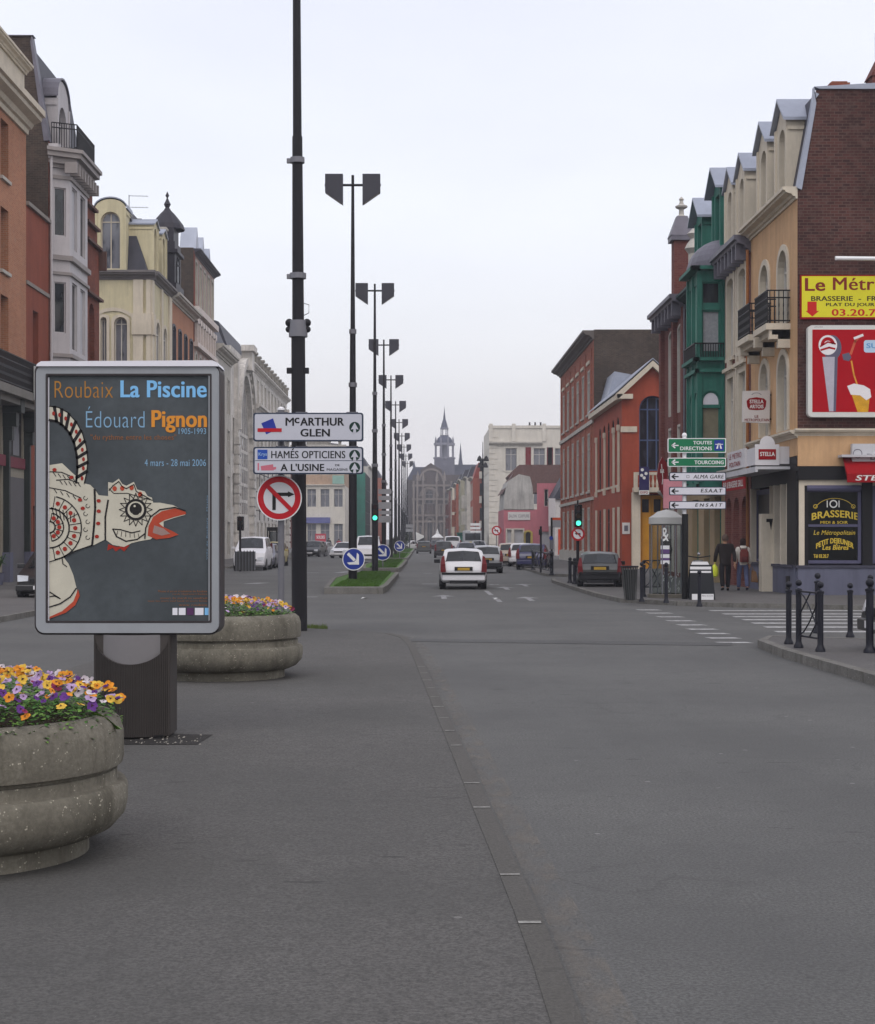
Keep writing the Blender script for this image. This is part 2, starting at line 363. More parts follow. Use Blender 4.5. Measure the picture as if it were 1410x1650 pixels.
    def dormer(s, par_, uc, w, z0, h, body, roofm, gm, fm, din=-.05, dout=1.6, arch='a', gable=.5, ow=.55, over=.12, sur=None, name='dormer', rnd=False):
        mb = MB(); u0, u1 = uc - w / 2, uc + w / 2; o = (uc - w * ow / 2, uc + w * ow / 2, z0 + .25, z0 + h - .12, arch)
        s.sheet(mb, u0, u1, z0, z0 + h, [o], .25, din)
        for u in (u0, u1): mb.poly([s.pt(u, z0, din), s.pt(u, z0, dout), s.pt(u, z0 + h, dout), s.pt(u, z0 + h, din)])
        top_ = [(uc - w / 2 * math.cos(math.pi * k / 10), z0 + h + gable * math.sin(math.pi * k / 10)) for k in range(11)] if rnd else [(u0, z0 + h), (uc, z0 + h + gable), (u1, z0 + h)]
        mb.poly([s.pt(*q, din) for q in top_])
        for u, q in ((u0, -1), (u1, 1)):   # pilasters and cheek moulding
            s.box(mb, min(u, u - q * .14), max(u, u - q * .14), z0, z0 + h, din - .06, din)
            s.box(mb, min(u, u + q * .05), max(u, u + q * .05), z0 + h - .3, z0 + h - .2, din, dout)
        dm = mb.build(name, body, par_)
        s.window(dm, o, fm, gm, .25, mull=1, bars=1, d=din)
        for ch in list(dm.children):    # keep to thing > part > sub-part
            for g in list(ch.children): par(g, dm)
        rb = MB(); e = over
        if rnd:
            for (p, q) in zip(top_, top_[1:]):
                P_, Q_ = [(uc + (c_[0] - uc) * (1 + 2 * e / w), c_[1] + .06) for c_ in (p, q)]; rb.prism([s.pt(*P_, din - e), s.pt(*Q_, din - e), s.pt(*Q_, dout), s.pt(*P_, dout)], (0, 0, .07))
        for q in () if rnd else (-1, 1):
            a_, b_ = s.pt(uc, z0 + h + gable + .05, din - e), s.pt(uc, z0 + h + gable + .05, dout)
            c_, d_ = s.pt(uc + q * (w / 2 + e), z0 + h - .06, dout), s.pt(uc + q * (w / 2 + e), z0 + h - .06, din - e)
            rb.prism([a_, b_, c_, d_], (0, 0, .09))
        rb.build('dormer_roof', roofm, dm)
        return dm
    def balcony(s, par_, U0, U1, z, slab, rail, proj=.7, h=.95, tilt=0, ornate=False, thick=.18):
        mb = MB(); s.box(mb, U0, U1, z - thick, z, -proj, 0); s.box(mb, U0 + .05, U1 - .05, z - thick * 1.8, z - thick, -proj * .75, 0)
        b = mb.build('balcony', slab, par_)
        mb = MB(); p_ = proj - .05
        for zz in (z + .08, z + h * .78, z + h): s.box(mb, U0 + .03, U1 - .03, zz - .018, zz + .018, -p_ - .02, -p_ + .02); [s.box(mb, u - .02, u + .02, zz - .018, zz + .018, -p_, 0) for u in (U0 + .05, U1 - .05)]
        def bar(u, d):
            s.box(mb, u - .012, u + .012, z, z + h, d - .012, d + .012)
            if ornate:
                for zz in (z + h * .3, z + h * .55): s.box(mb, u - .045, u + .045, zz - .05, zz + .05, d - .01, d + .01)
        n = int((U1 - U0 - .1) / .12)
        for j in range(n + 1): bar(U0 + .05 + (U1 - U0 - .1) * j / n, -p_)
        n = max(2, int(p_ / .12))
        for j in range(n):
            for u in (U0 + .05, U1 - .05): bar(u, -p_ * (j + .5) / n)
        mb.build('railing', rail, b)
        return b
def fac(side, Y0, X=None):
    return Fac((RX if X is None else X, Y0), (0, 1), (-1, 0)) if side == 'R' else Fac((LX if X is None else X, Y0), (0, 1), (1, 0))
def face_cam(X0, Y): return Fac((X0, Y), (1, 0), (0, -1))
def grid(bays, floors, w, kind='r'):
    """bays: list of u centres; floors: list of (z0, z1[, kind])"""
    return [(u - w / 2, u + w / 2, f[0], f[1], f[2] if len(f) > 2 else kind) for f in floors for u in bays]
def shell(mb, f, L_, z, depth, near=True, far=True, d=0):
    """side, back and top walls behind a facade sheet"""
    if near: mb.poly([f.pt(0, 0, d), f.pt(0, 0, depth), f.pt(0, z, depth), f.pt(0, z, d)])
    if far: mb.poly([f.pt(L_, 0, d), f.pt(L_, 0, depth), f.pt(L_, z, depth), f.pt(L_, z, d)])
    mb.poly([f.pt(0, 0, depth), f.pt(L_, 0, depth), f.pt(L_, z, depth), f.pt(0, z, depth)])
    mb.poly([f.pt(0, z, d), f.pt(L_, z, d), f.pt(L_, z, depth), f.pt(0, z, depth)])
def mansard(par_, f, L_, z, depth, mat, h1=2.7, in1=.5, h2=.5, in2=4, d0=.1, e=0):
    pr = [(d0, z), (d0 + in1, z + h1), (d0 + in1 + in2, z + h1 + h2), (depth, z + h1 * .2), (depth, z)]
    mb = MB(); a = [f.pt(e, q[1], q[0]) for q in pr]; b = [f.pt(L_ - e, q[1], q[0]) for q in pr]
    mb.poly(a); mb.poly(b)
    for k in range(5): mb.poly([a[k], a[(k + 1) % 5], b[(k + 1) % 5], b[k]])
    return mb.build('roof', mat, par_)
def chimney(par_, x, y, z, mat, w=.7, d=.5, h=1.2, pots=2, pm=None):
    mb = MB(); mb.box(x - w / 2, x + w / 2, y - d / 2, y + d / 2, z, z + h); mb.box(x - w / 2 - .06, x + w / 2 + .06, y - d / 2 - .06, y + d / 2 + .06, z + h - .18, z + h - .05)
    c = mb.build('chimney', mat, par_)
    for k in range(pots):
        xx = x + (k - (pots - 1) / 2) * w / pots
        MB().lathe([(.12, 0), (.1, .35), (.13, .37), (.13, .42), (.08, .42)], (xx, y, z + h), 10).build('chimney_pot', pm or mat, c, smooth=True)
    return c
# ------------------------------------------------------------------ materials of the place
asphalt = ASPH('asphalt', (96, 96, 95), (106, 106, 104), .25)
asph_island = ASPH('island asphalt', (90, 89, 87), (99, 97, 95), .2)
asph_dark = ASPH('patch asphalt', (52, 50, 49), (60, 58, 56), .2)
pave = ASPH('pavement', (98, 96, 95), (108, 106, 104), .3)
kerbm = CONC('kerb stone', (120, 118, 114)); conc = CONC('planter concrete', (124, 120, 109))
white_line = M('road paint', (176, 176, 176), .85, .6, 9, .3)
dim_line = M('worn road paint', (152, 152, 154), .85, .6, 6, .3)
b_dark = BR('dark brick', (88, 54, 49), (58, 37, 35), (98, 80, 74), dirt=.6, bh=.085)
b_gable = BR('brown brick gable', (74, 62, 54), (52, 44, 40), (88, 80, 72), dirt=.5)
b_orange = BR('orange brick', (174, 118, 88), (156, 102, 76), (168, 136, 114), dirt=.25)
b_red = BR('red brick', (172, 94, 66), (128, 62, 48), (140, 100, 84), dirt=.3)
b_maroon = BR('maroon brick', (116, 68, 60), (98, 50, 48), (118, 84, 78), dirt=.3)
b_old = BR('old brick', (130, 62, 44), (100, 48, 36), (120, 84, 70), dirt=.6)
ochre = M('ochre render', (200, 162, 122), .8, .14, .8, .1, streak=.32)
cream = M('cream stone', (204, 194, 176), .75, .12, 1.1, .15, streak=.25)
cream2 = M('pale stone', (186, 182, 174), .8, .2, 1.4, .2, streak=.4)
white_r = M('white render', (205, 200, 190), .8, .1, .8, .1, streak=.2)
greyw = M('grey white paint', (186, 182, 184), .6, .08, 1.5, .1, streak=.2)
yellow_r = M('yellow render', (202, 193, 160), .8, .12, 1, .1, streak=.35)
green_p = M('green paint', (46, 112, 98), .6, .22, 1, .1, streak=.45)
green_l = M('pale green trim', (120, 160, 148), .6, .15, 1, .1)
red_r = M('red painted render', (156, 72, 50), .8, .2, .9, .1, streak=.3)
pink_r = M('pink render', (184, 112, 122), .8, .08, 1, .1, streak=.2)
slate = M('slate', (62, 62, 72), .55, .25, 3, .3, streak=.3)
zinc = M('zinc', (150, 156, 170), .42, .15, 1, .1, metal=.35)
lead = M('lead roof', (108, 106, 116), .5, .2, 1.3, .15, metal=.2)
iron = M('wrought iron', (28, 27, 30), .5, .2, 6, .1)
wood_w = M('white window wood', (196, 192, 184), .6, .1, 3, .1)
wood_d = M('dark window wood', (60, 56, 56), .6, .2, 3, .1)
wood_b = M('blue window frame', (70, 86, 120), .5, .15, 3, .1)
tile = M('brown tiles', (104, 80, 76), .8, .3, 5, .4)
bluegrey = M('blue grey plinth', (98, 100, 118), .75, .12, 1.5, .15, streak=.35)
black_p = M('black shop front', (20, 19, 22), .5, .2, 2, .05)
ochre_d = M('ochre door', (196, 140, 40), .5, .12, 3, .1)
beige_p = M('beige plaster', (170, 164, 150), .85, .2, .8, .15, streak=.5)
salmon = M('salmon render', (176, 150, 128), .8, .15, 1, .1, streak=.3)
net = M('green scaffold net', (40, 130, 112), .8, .25, .6, .3, streak=.3)
g_dark = GL('dark glass'); g_curt = GL('curtained glass', (70, 74, 80), .1, .75, (150, 150, 146)); g_mix = GL('glass half curtained', (44, 50, 58), .07, .4, (128, 128, 126))
g_grey = GL('grey glass', (84, 88, 98), .08, .5, (112, 114, 122)); g_blue = GL('blue dark glass', (34, 40, 60), .06)
shut = M('roller shutter', (176, 176, 180), .6, .08, 2, .1)
# ------------------------------------------------------------------ ground
struct(MB().poly([(-1500, -60, 0), (1500, -60, 0), (1500, 3000, 0), (-1500, 3000, 0)]), 'road', asphalt)
def slab(name, pts, z, mat, kerb=None, kw=.14, zb=-.02):
    """raised sheet; pts anticlockwise ground outline; kerb: list of edge indices given a kerb stone strip"""
    n = len(pts); cx_ = pts
    mb = MB(); mb.poly([(p[0], p[1], z) for p in pts])
    for k in range(n): a, b = pts[k], pts[(k + 1) % n]; mb.poly([(a[0], a[1], zb), (b[0], b[1], zb), (b[0], b[1], z), (a[0], a[1], z)])
    struct(mb, name, mat)
    if kerb:
        path = [pts[k] for k in kerb]
        off = []
        for k, q in enumerate(path):
            a = path[max(k - 1, 0)]; b = path[min(k + 1, len(path) - 1)]
            dx, dy = b[0] - a[0], b[1] - a[1]; l = math.hypot(dx, dy) or 1; off.append((-dy / l, dx / l))
        mb = MB()
        for (q, r_), (o1, o2) in zip(zip(path, path[1:]), zip(off, off[1:])):
            seg = math.hypot(r_[0] - q[0], r_[1] - q[1]); n_ = max(1, int(seg / 1.0))
            for j in range(n_):
                t0, t1 = j / n_, (j + 1 - .012 * n_ / seg if seg > .5 else j + 1) / n_
                g = lambda t, e: (q[0] + (r_[0] - q[0]) * t + (o1[0] + (o2[0] - o1[0]) * t) * e, q[1] + (r_[1] - q[1]) * t + (o1[1] + (o2[1] - o1[1]) * t) * e)
                a, b, c, d = g(t0, -.012), g(t1, -.012), g(t1, kw), g(t0, kw)
                mb.prism([(a[0], a[1], zb), (b[0], b[1], zb), (c[0], c[1], zb), (d[0], d[1], zb)], (0, 0, z + .005 - zb))
        struct(mb, 'kerb', kerbm)
# right far pavement (brasserie corner, then along the avenue); kerb walked so that the pavement lies to its left
rk = [G(1420, 984), G(1300, 981), G(1180, 979), G(1090, 976), G(1000, 971), G(960, 962), G(925, 951), (5.0, 62), (5.3, 66), (7.6, 67), (7.6, 71), (5.6, 73), (5.5, 120), (5.5, 156), (6.6, 200), (7.6, 700), (60, 700), (60, 40.2)]
slab('pavement', rk, .11, pave)
def kerb_only(path, z, kw=.14):
    mb = MB(); off = []
    for k in range(len(path)):
        a = path[max(k - 1, 0)]; b = path[min(k + 1, len(path) - 1)]; dx, dy = b[0] - a[0], b[1] - a[1]; l = math.hypot(dx, dy) or 1; off.append((dy / l, -dx / l))
    for k in range(len(path) - 1):
        q, r_, o1, o2 = path[k], path[k + 1], off[k], off[k + 1]; seg = math.hypot(r_[0] - q[0], r_[1] - q[1]); n_ = max(1, int(seg / 1.0))
        for j in range(n_):
            t0, t1 = j / n_, (j + .985) / n_
            g = lambda t, e: (q[0] + (r_[0] - q[0]) * t + (o1[0] + (o2[0] - o1[0]) * t) * e, q[1] + (r_[1] - q[1]) * t + (o1[1] + (o2[1] - o1[1]) * t) * e)
            a, b, c, d = g(t0, -.012), g(t1, -.012), g(t1, kw), g(t0, kw)
            mb.prism([(a[0], a[1], -.02), (b[0], b[1], -.02), (c[0], c[1], -.02), (d[0], d[1], -.02)], (0, 0, z + .025))
    struct(mb, 'kerb', kerbm)
kerb_only(rk[:14], .11)
# right near pavement with bollards
rn = [(60, 25.9), (12, 25.6), (7.2, 25.4), G(1240, 1036), G(1222, 1044), G(1262, 1060), G(1320, 1078), G(1420, 1108), (4.95, 12), (4.95, -20), (60, -20)]
slab('pavement', rn, .12, pave); kerb_only([(rn[k][0], rn[k][1]) for k in range(1, 10)][::-1], .12)
# left pavements
ln = [(-8.6, 28), (-8.5, 40), (-9.6, 50), (-10.9, 62), (-10.9, 74), (-60, 74), (-60, 28)]
slab('pavement', ln, .11, pave); kerb_only([(-60, 28), (-8.6, 28), (-8.5, 40), (-9.6, 50), (-10.9, 62), (-10.9, 74)][::-1], .11)
ln2 = [(-11.0, 92), (-11.0, 700), (-60, 700), (-60, 92)]
slab('pavement', ln2, .11, pave); kerb_only([(-11, 300), (-11, 92), (-60, 92)], .11)
# island we stand on: edge kerb read from the photo
ie = [(.62, -8), (.6, 3), G(925, 1625), G(905, 1570), G(868, 1480), G(832, 1400), G(795, 1320), G(760, 1240), G(728, 1170), G(700, 1110), G(680, 1066), G(668, 1042), G(655, 1030), G(630, 1023), G(585, 1019), G(520, 1016), G(480, 1014), (-3.1, 29.5), (-4.2, 27), (-4.6, 20), (-4.6, -8)]
slab('traffic_island', ie, .03, asph_island)
random.seed(3)
def flush_kerb(path, z, kw):
    mb = MB(); jt = MB(); acc = 0
    for k in range(len(path) - 1):
        q, r_ = Vector((*path[k], 0)), Vector((*path[k + 1], 0)); d = r_ - q; l = d.length; n_ = Vector((-d.y, d.x, 0)).normalized() * kw
        mb.prism([q - n_ * .03 + Vector((0, 0, 0)), r_ - n_ * .03, r_ + n_, q + n_], (0, 0, z))
        e = d.normalized(); s_ = 1.0 - acc
        while s_ < l:
            c = q + e * s_
            if c.y < 21 and random.random() < .9:
                w = e * random.uniform(.012, .022); a = n_ * random.uniform(.0, .12); b = n_ * random.uniform(.85, 1.0)
                jt.poly([c + a - w + Vector((0, 0, z + .004)), c + b - w + Vector((0, 0, z + .004)), c + b + w + Vector((0, 0, z + .004)), c + a + w + Vector((0, 0, z + .004))])
            s_ += 1.0
        acc = (acc + l) % 1.0
    struct(mb, 'kerb', ASPH('flush kerb', (94, 92, 89), (86, 84, 80), .2)); struct(jt, 'kerb_joint', M('mortar', (150, 149, 145), .9, .5, 30, .3))
flush_kerb(ie[:14], .034, .11)
dustm, t_, p_ = newmat('gutter dust'); p_.inputs['Base Color'].default_value = lin(128, 120, 110); p_.inputs['Roughness'].default_value = .95
n_ = noise(t_, objco(t_, (1, .35, 1)), 7, 6, .7); t_.links.new(ramp(t_, n_, .42, .75, (0, 0, 0, 1), (.5, .5, .5, 1)), p_.inputs['Alpha'])
mb = MB()
for q, r_ in zip(ie[:13], ie[1:14]):
    for w0, w1 in ((.03, .12), (.12, .2)):
        mb.poly([(q[0] + w0, q[1], .003 + w0 * .005), (r_[0] + w0, r_[1], .003 + w0 * .005), (r_[0] + w1, r_[1], .003 + w0 * .005), (q[0] + w1, q[1], .003 + w0 * .005)])
tag(mb.build('gutter_dust', dustm), kind='structure')
def patch(name, pts, z, mat): struct(MB().poly([(a, b, z) for a, b in pts]), name, mat)
patch('tarmac_patch', [G(200, 1206), G(318, 1206), G(343, 1190), G(200, 1188)], .034, asph_dark)
random.seed(31); gv = MB()
for _ in range(60):
    x, y = G(random.uniform(205, 325), random.uniform(1191, 1207)); s_ = random.uniform(.004, .012); gv.poly([(x - s_, y, .037), (x, y - s_, .037), (x + s_, y, .04)]); gv.poly([(x - s_, y, .037), (x, y, .037 + s_), (x + s_, y, .04)])
tag(gv.build('gravel', M('gravel grit', (160, 156, 148), .9, .4, 30)), 'loose pale grit on the dark patch at the foot of the advertising column', 'gravel', kind='stuff')
tf = MB()
for _ in range(420):
    x, y = G(487 + 40 * random.random() ** 1.8, random.gauss(1012.5, 1.2)); a = random.uniform(0, 3.14); h_ = random.uniform(.03, .09); tf.poly([(x - .012 * math.cos(a), y - .012 * math.sin(a), .0), (x + .012 * math.cos(a), y + .012 * math.sin(a), .0), (x + random.uniform(-.03, .03), y, h_)])
tag(tf.build('grass_tuft', M('tuft green', (86, 100, 52), .9, .3, 6)), 'thin grass growing at the island edge beside the thick lamp post', 'grass', kind='stuff')
patch('tarmac_patch', [G(640, 1029), G(1180, 1036), G(1180, 1041), G(660, 1034)], .005, ASPH('old seam', (88, 88, 88), (96, 96, 96), 0))
# markings
mk = MB()
for k in range(9):       # give-way dashes across the side street mouth
    t = k / 8; x0 = 1030 + 132 * t + 2; y = 983 + 53 * t ** 1.12; w = 36 + 16 * t
    Y0 = GY(y + .6); X = PX(x0, Y0); Wd = w * Y0 / F; dY = .3 + .1 * (1 - t)
    mk.poly([(X, Y0, .004), (X + Wd, Y0 + .02, .004), (X + Wd - .08, Y0 + dY, .004), (X - .08, Y0 + dY, .004)])
struct(mk, 'dashed_road_marking', white_line)
mk = MB()
for (yy, xs) in ((983.5, 1146), (989, 1168), (993.5, 1185), (998.5, 1200), (1004, 1216), (1010.5, 1236), (1018, 1254)):
    Y0 = GY(yy + 1.2); mk.poly([(PX(xs, Y0), Y0, .004), (16, Y0, .004), (16, Y0 + .42, .004), (PX(xs, Y0), Y0 + .42, .004)])
struct(mk, 'pedestrian_crossing', white_line)
mk = MB()
def dash(x0, y0, x1, y1, w):
    a, b = G(x0, y0), G(x1, y1); dx, dy = b[0] - a[0], b[1] - a[1]; l = math.hypot(dx, dy); nx, ny = -dy / l * w / 2, dx / l * w / 2
    mk.poly([(a[0] + nx, a[1] + ny, .004), (b[0] + nx, b[1] + ny, .004), (b[0] - nx, b[1] - ny, .004), (a[0] - nx, a[1] - ny, .004)])
for a in ((783, 952, 792, 959, .14), (797, 963, 806, 970, .14), (680, 941, 704, 941, .5), (682, 924, 696, 924, .5), (402, 941, 424, 939, .55), (488, 923, 514, 923, .5), (490, 962, 512, 962, .4), (545, 923, 562, 921, .5), (788, 942, 804, 942, .5)): dash(*a)
def arrow(px, py, s=1.0):
    x, y = G(px, py); mk.poly([(x - .08 * s, y - 1.5 * s, .004), (x + .08 * s, y - 1.5 * s, .004), (x + .08 * s, y + .4 * s, .004), (x - .08 * s, y + .4 * s, .004)])
    mk.poly([(x - .35 * s, y + .4 * s, .0045), (x + .35 * s, y + .4 * s, .0045), (x, y + 1.6 * s, .0045)])
for a in ((715, 962), (852, 965), (845, 943), (815, 948)): arrow(*a)
struct(mk, 'lane_marking', dim_line)
# grass medians between the carriageways
random.seed(11)
grass_m = M('grass', (72, 104, 42), .9, .35, 6, .3)
def median(Y0, Y1, xl=-3.45, xr=-1.15, cut=1.6):
    o = [(xr + .0, Y0), (xr + .0, Y1), (xl, Y1), (xl + .6, Y0)] if cut == 0 else [(xr - .05, Y0), (xr + .05, Y0 + cut * 2), (xr + .12, Y1), (xl + .3, Y1), (xl, Y0 + 12 if Y1 - Y0 > 14 else Y1 - 1), (xl + .45, Y0)]
    kb = MB(); n = len(o); cxm = sum(p[0] for p in o) / n
    inn = [((p[0] - cxm) * .86 + cxm, p[1] + (.45 if p[1] < Y0 + .1 else -.3 if p[1] > Y1 - .1 else 0)) for p in o]
    for k in range(n):
        a, b, c, d = o[k], o[(k + 1) % n], inn[(k + 1) % n], inn[k]
        kb.poly([(a[0], a[1], 0), (b[0], b[1], 0), (b[0], b[1], .2), (a[0], a[1], .2)]); kb.poly([(a[0], a[1], .2), (b[0], b[1], .2), (c[0], c[1], .22), (d[0], d[1], .22)])
        kb.poly([(d[0], d[1], .22), (c[0], c[1], .22), (c[0], c[1], .1), (d[0], d[1], .1)])
    struct(kb, 'median_kerb', kerbm)
    g = MB().poly([(p[0], p[1], .2) for p in inn])
    dens = 1.0 if Y0 < 60 else .35 if Y0 < 100 else .1
    cnt = int((Y1 - Y0) * 420 * dens)
    for _ in range(cnt):
        y = random.uniform(Y0 + .5, Y1 - .4); x = random.uniform(xl + .75, xr - .25); s_ = random.uniform(.03, .07); h = random.uniform(.04, .1); a = random.uniform(0, 3.14)
        dx, dy = math.cos(a) * s_, math.sin(a) * s_
        g.f.append([g.p((x - dx, y - dy, .2)), g.p((x + dx, y + dy, .2)), g.p((x + random.uniform(-.03, .03), y, .2 + h))])
    tag(g.build('grass', grass_m), 'short green grass on the kerbed median strip' + {0: ' nearest the camera', 1: ' with the second lamp post', 2: ' further along the avenue'}.get(int((Y0 - 40) // 35), ' far along the avenue'), 'grass', kind='stuff')
for a in ((49.5, 72), (82, 117), (124, 170), (178, 300)): median(*a)
# ================================================================== RIGHT SIDE
# ---- ochre corner brasserie building
Y0 = YR(1285); L1 = YR(1210) - Y0; f = fac('R', Y0); Z1 = 11.5
br = thing('corner_building', 'ochre brasserie building with dark brick gable and two cream arched dormers, nearest on the right', 'building', (RX, Y0, 0))
uA, uB = 1.75, 4.3
op = [(u - .6, u + .6, 7.95, 10.15, 'a') for u in (uA, uB)] + [(u - .6, u + .6, 4.85, 7.1, 'a') for u in (uA, uB)]
shop = [(.55, 2.6, .95, 3.25, 'r'), (3.6, 5.9, .95, 3.25, 'r')]
wm = MB(); f.sheet(wm, 0, L1, 4.05, Z1, op, .19); wm.build('wall', ochre, br)
wm = MB(); shell(wm, f, L1, Z1, 11, near=False)
wm.build('back_wall', b_dark, br)
for o in op: f.window(br, o, wood_w, g_mix, .19, mull=1, bars=1, sur=.17, sm=cream)
f.cornice(br, -.02, L1, Z1 - .2, cream, .34, .42, 4)
f.cornice(br, -.05, L1, 4.55, cream, .22, .22, 3, name='string_course')
bal = f.balcony(br, .85, 2.7, 7.9, cream, iron, .7, .95, ornate=True); f.balcony(br, 3.4, 5.25, 7.9, cream, iron, .7, .95, ornate=True)
bs = MB()
for u in (1.0, 3.05, 5.2): f.box(bs, u - .1, u + .1, 7.2, 7.72, -.35, 0); f.box(bs, u - .1, u + .1, 7.45, 7.72, -.6, 0)
bs.build('bracket', cream, bal)
mansard(br, f, L1, Z1 + .12, 11, slate, 2.7, .5, .35, 4, d0=.05, e=.02)
for u in (uA, uB): f.dormer(br, u, 1.55, Z1 + .15, 2.15, cream, zinc, g_mix, wood_w, arch='a', gable=.65, over=.16, ow=.5, dout=1.5)
# gable wall facing the camera
g = face_cam(RX, Y0); XE = 12.0
gm = MB(); prof = [(0, 4.75), (0, Z1), (.1, Z1 + .1), (.52, Z1 + 2.86), (4.6, Z1 + 3.16), (XE, Z1 + 3.16), (XE, 4.75)]
gm.poly([g.pt(a, b, 0) for a, b in prof]); gm.build('gable_wall', b_dark, br)
cp = MB(); pp = [(-.03, Z1 + .1), (.46, Z1 + 2.8), (.46, Z1 + 2.95), (4.6, Z1 + 3.2), (XE, Z1 + 3.2)]
for a, b in zip(pp, pp[1:]): cp.prism([g.pt(a[0], a[1], -.06), g.pt(b[0], b[1], -.06), g.pt(b[0] + .06, b[1] - .32, -.06), g.pt(a[0] + .14, a[1] - .06, -.06)], (0, .25, 0))
cp.build('coping', zinc, br)
chimney(br, 12.05, Y0 + 1.2, Z1 + 3.05, b_red, .45, .4, .35, 0)
c_ = MB(); c_.box(12.75, 14.2, Y0 + .1, Y0 + .8, Z1 + 2.6, Z1 + 3.3); c_.prism([(12.7, Y0 + .06, Z1 + 3.3), (14.25, Y0 + .06, Z1 + 3.3), (13.95, Y0 + .06, Z1 + 3.9), (13.0, Y0 + .06, Z1 + 3.9)], (0, .75, 0)); c_.box(13.0, 13.95, Y0 + .1, Y0 + .75, Z1 + 3.9, Z1 + 4.7)
c_.build('chimney', b_maroon, br)
# rendered band and shop front on the gable side
bd = MB(); bd.poly([g.pt(0, 3.75, -.02), g.pt(XE, 3.75, -.02), g.pt(XE, 4.62, -.02), g.pt(0, 4.62, -.02)]); bd.poly([g.pt(0, 3.75, -.02), g.pt(XE, 3.75, -.02), g.pt(XE, 3.75, .4), g.pt(0, 3.75, .4)]); bd.poly([g.pt(0, 3.75, -.02), g.pt(0, 4.62, -.02), f.pt(0, 4.62, .2), f.pt(0, 3.75, .2)]); bd.build('rendered_band', ochre, br)
g.cornice(br, -.1, XE, 4.6, cream, .2, .2, 3, name='string_course')
gp = MB(); g.box(gp, 0, XE, 0, .88, -.06, .3); gp.build('plinth', bluegrey, br)
gc = MB(); g.box(gc, -.06, XE, .88, .95, -.1, .3); f.box(gc, .3, L1, .88, .95, -.1, .3); gc.build('plinth_coping', M('plinth coping', (70, 70, 84), .7), br)
fp = MB(); f.box(fp, 0.1, 3.0, 0, .88, -.05, .3); f.box(fp, 3.5, L1, 0, .88, -.05, .3)
fp.build('plinth', bluegrey, br)
va = MB(); f.box(va, .7, 1.15, .18, .62, -.07, -.05); f.box(va, 4.4, 5.0, .2, .62, -.07, -.05); va.build('cellar_grille', black_p, br)
# black pilasters, dark lintel, cream window surrounds
bl = MB(); g.box(bl, .0, .03, .95, 3.6, -.03, .3); f.box(bl, -.03, 1.1, .95, 3.6, -.05, .3); g.box(bl, 1.82, 2.1, .95, 3.4, -.08, .3); g.box(bl, 3.62, 4.0, .95, 3.4, -.08, .3)
g.box(bl, 0, XE, 3.36, 3.74, -.12, .3); f.box(bl, .12, L1, 3.3, 4.04, .02, .3); f.box(bl, 3.0, 3.5, 0, 3.3, .3, .4)
bl.build('shopfront', black_p, br)
wl = MB(); g.box(wl, .05, XE, .88, 3.36, .32, .4); wl.build('inner_wall', M('purple shop wall', (88, 84, 112), .7), br)
og = (.42, 1.78, 1.02, 3.2, 'r')
su = MB(); g.box(su, .03, .19, .95, 3.36, -.04, .3); g.box(su, .19, 1.8, 3.2, 3.36, -.04, .3); g.box(su, 2.1, 3.6, 3.2, 3.36, -.04, .3); su.build('shop_surround', cream, br)
pur = M('purple shop frame', (84, 83, 108), .6, .12)
def shopwin(ff, u0, u1, z0, z1, d, trans, nm='shop_window'):
    mb = MB(); w_ = .09
    ff.box(mb, u0, u0 + w_, z0, z1, d - .06, d); ff.box(mb, u1 - w_, u1, z0, z1, d - .06, d); ff.box(mb, u0 + w_, u1 - w_, z0, z0 + w_, d - .06, d); ff.box(mb, u0 + w_, u1 - w_, z1 - w_ * 1.8, z1, d - .06, d)
    for t in trans: ff.box(mb, u0 + w_, u1 - w_, t - .035, t + .035, d - .058, d - .002)
    w = mb.build(nm, pur, br); MB().poly([ff.pt(u0 + .05, z0 + .05, d - .01), ff.pt(u1 - .05, z0 + .05, d - .01), ff.pt(u1 - .05, z1 - .05, d - .01), ff.pt(u0 + .05, z1 - .05, d - .01)]).build('pane', GL('shop glass', (14, 17, 16), .3, spec=.12), w)
    return w
w1 = shopwin(g, .2, 1.8, 1.0, 3.18, .06, [2.07]); w2 = shopwin(g, 2.12, 3.6, 1.0, 3.18, .06, [2.28])
rolls = MB(); rolls.tube([g.pt(.26, 3.12, .0), g.pt(1.78, 3.12, .0)], .1, 10); rolls.build('rolled_blind', pur, br, smooth=True)
gold = M('gold lettering', (205, 178, 62), .5, .05, 3, 0); whitel = M('white lettering', (215, 215, 212), .6, .03, 3, 0)
fg = pixfn(Y0 + .045)
def arcw(k): return lambda a, b, u, w: (u, w + k * (1 - (2 * a - 1) ** 2))
text('BRASSERIE', fg, 1308, 1383, 838.5, 827, gold, w1, bold=.02, warp=arcw(-5))
text('MIDI & SOIR', fg, 1322, 1366, 844, 839.5, gold, w1, bold=.02)
text('Le Métropolitain', fg, 1311, 1378, 864, 854.5, gold, w1, bold=.015, shear=.25)
text('PETIT DEJEUNER', fg, 1315, 1375, 887, 876, gold, w1, bold=.02, warp=arcw(-9))
text('Les Bières', fg, 1325, 1367, 886, 878, gold, w1, bold=.02, shear=.2)
text('Tél 03.20.7', fg, 1311, 1335, 899, 893, gold, w1, bold=.02)
ic = MB()
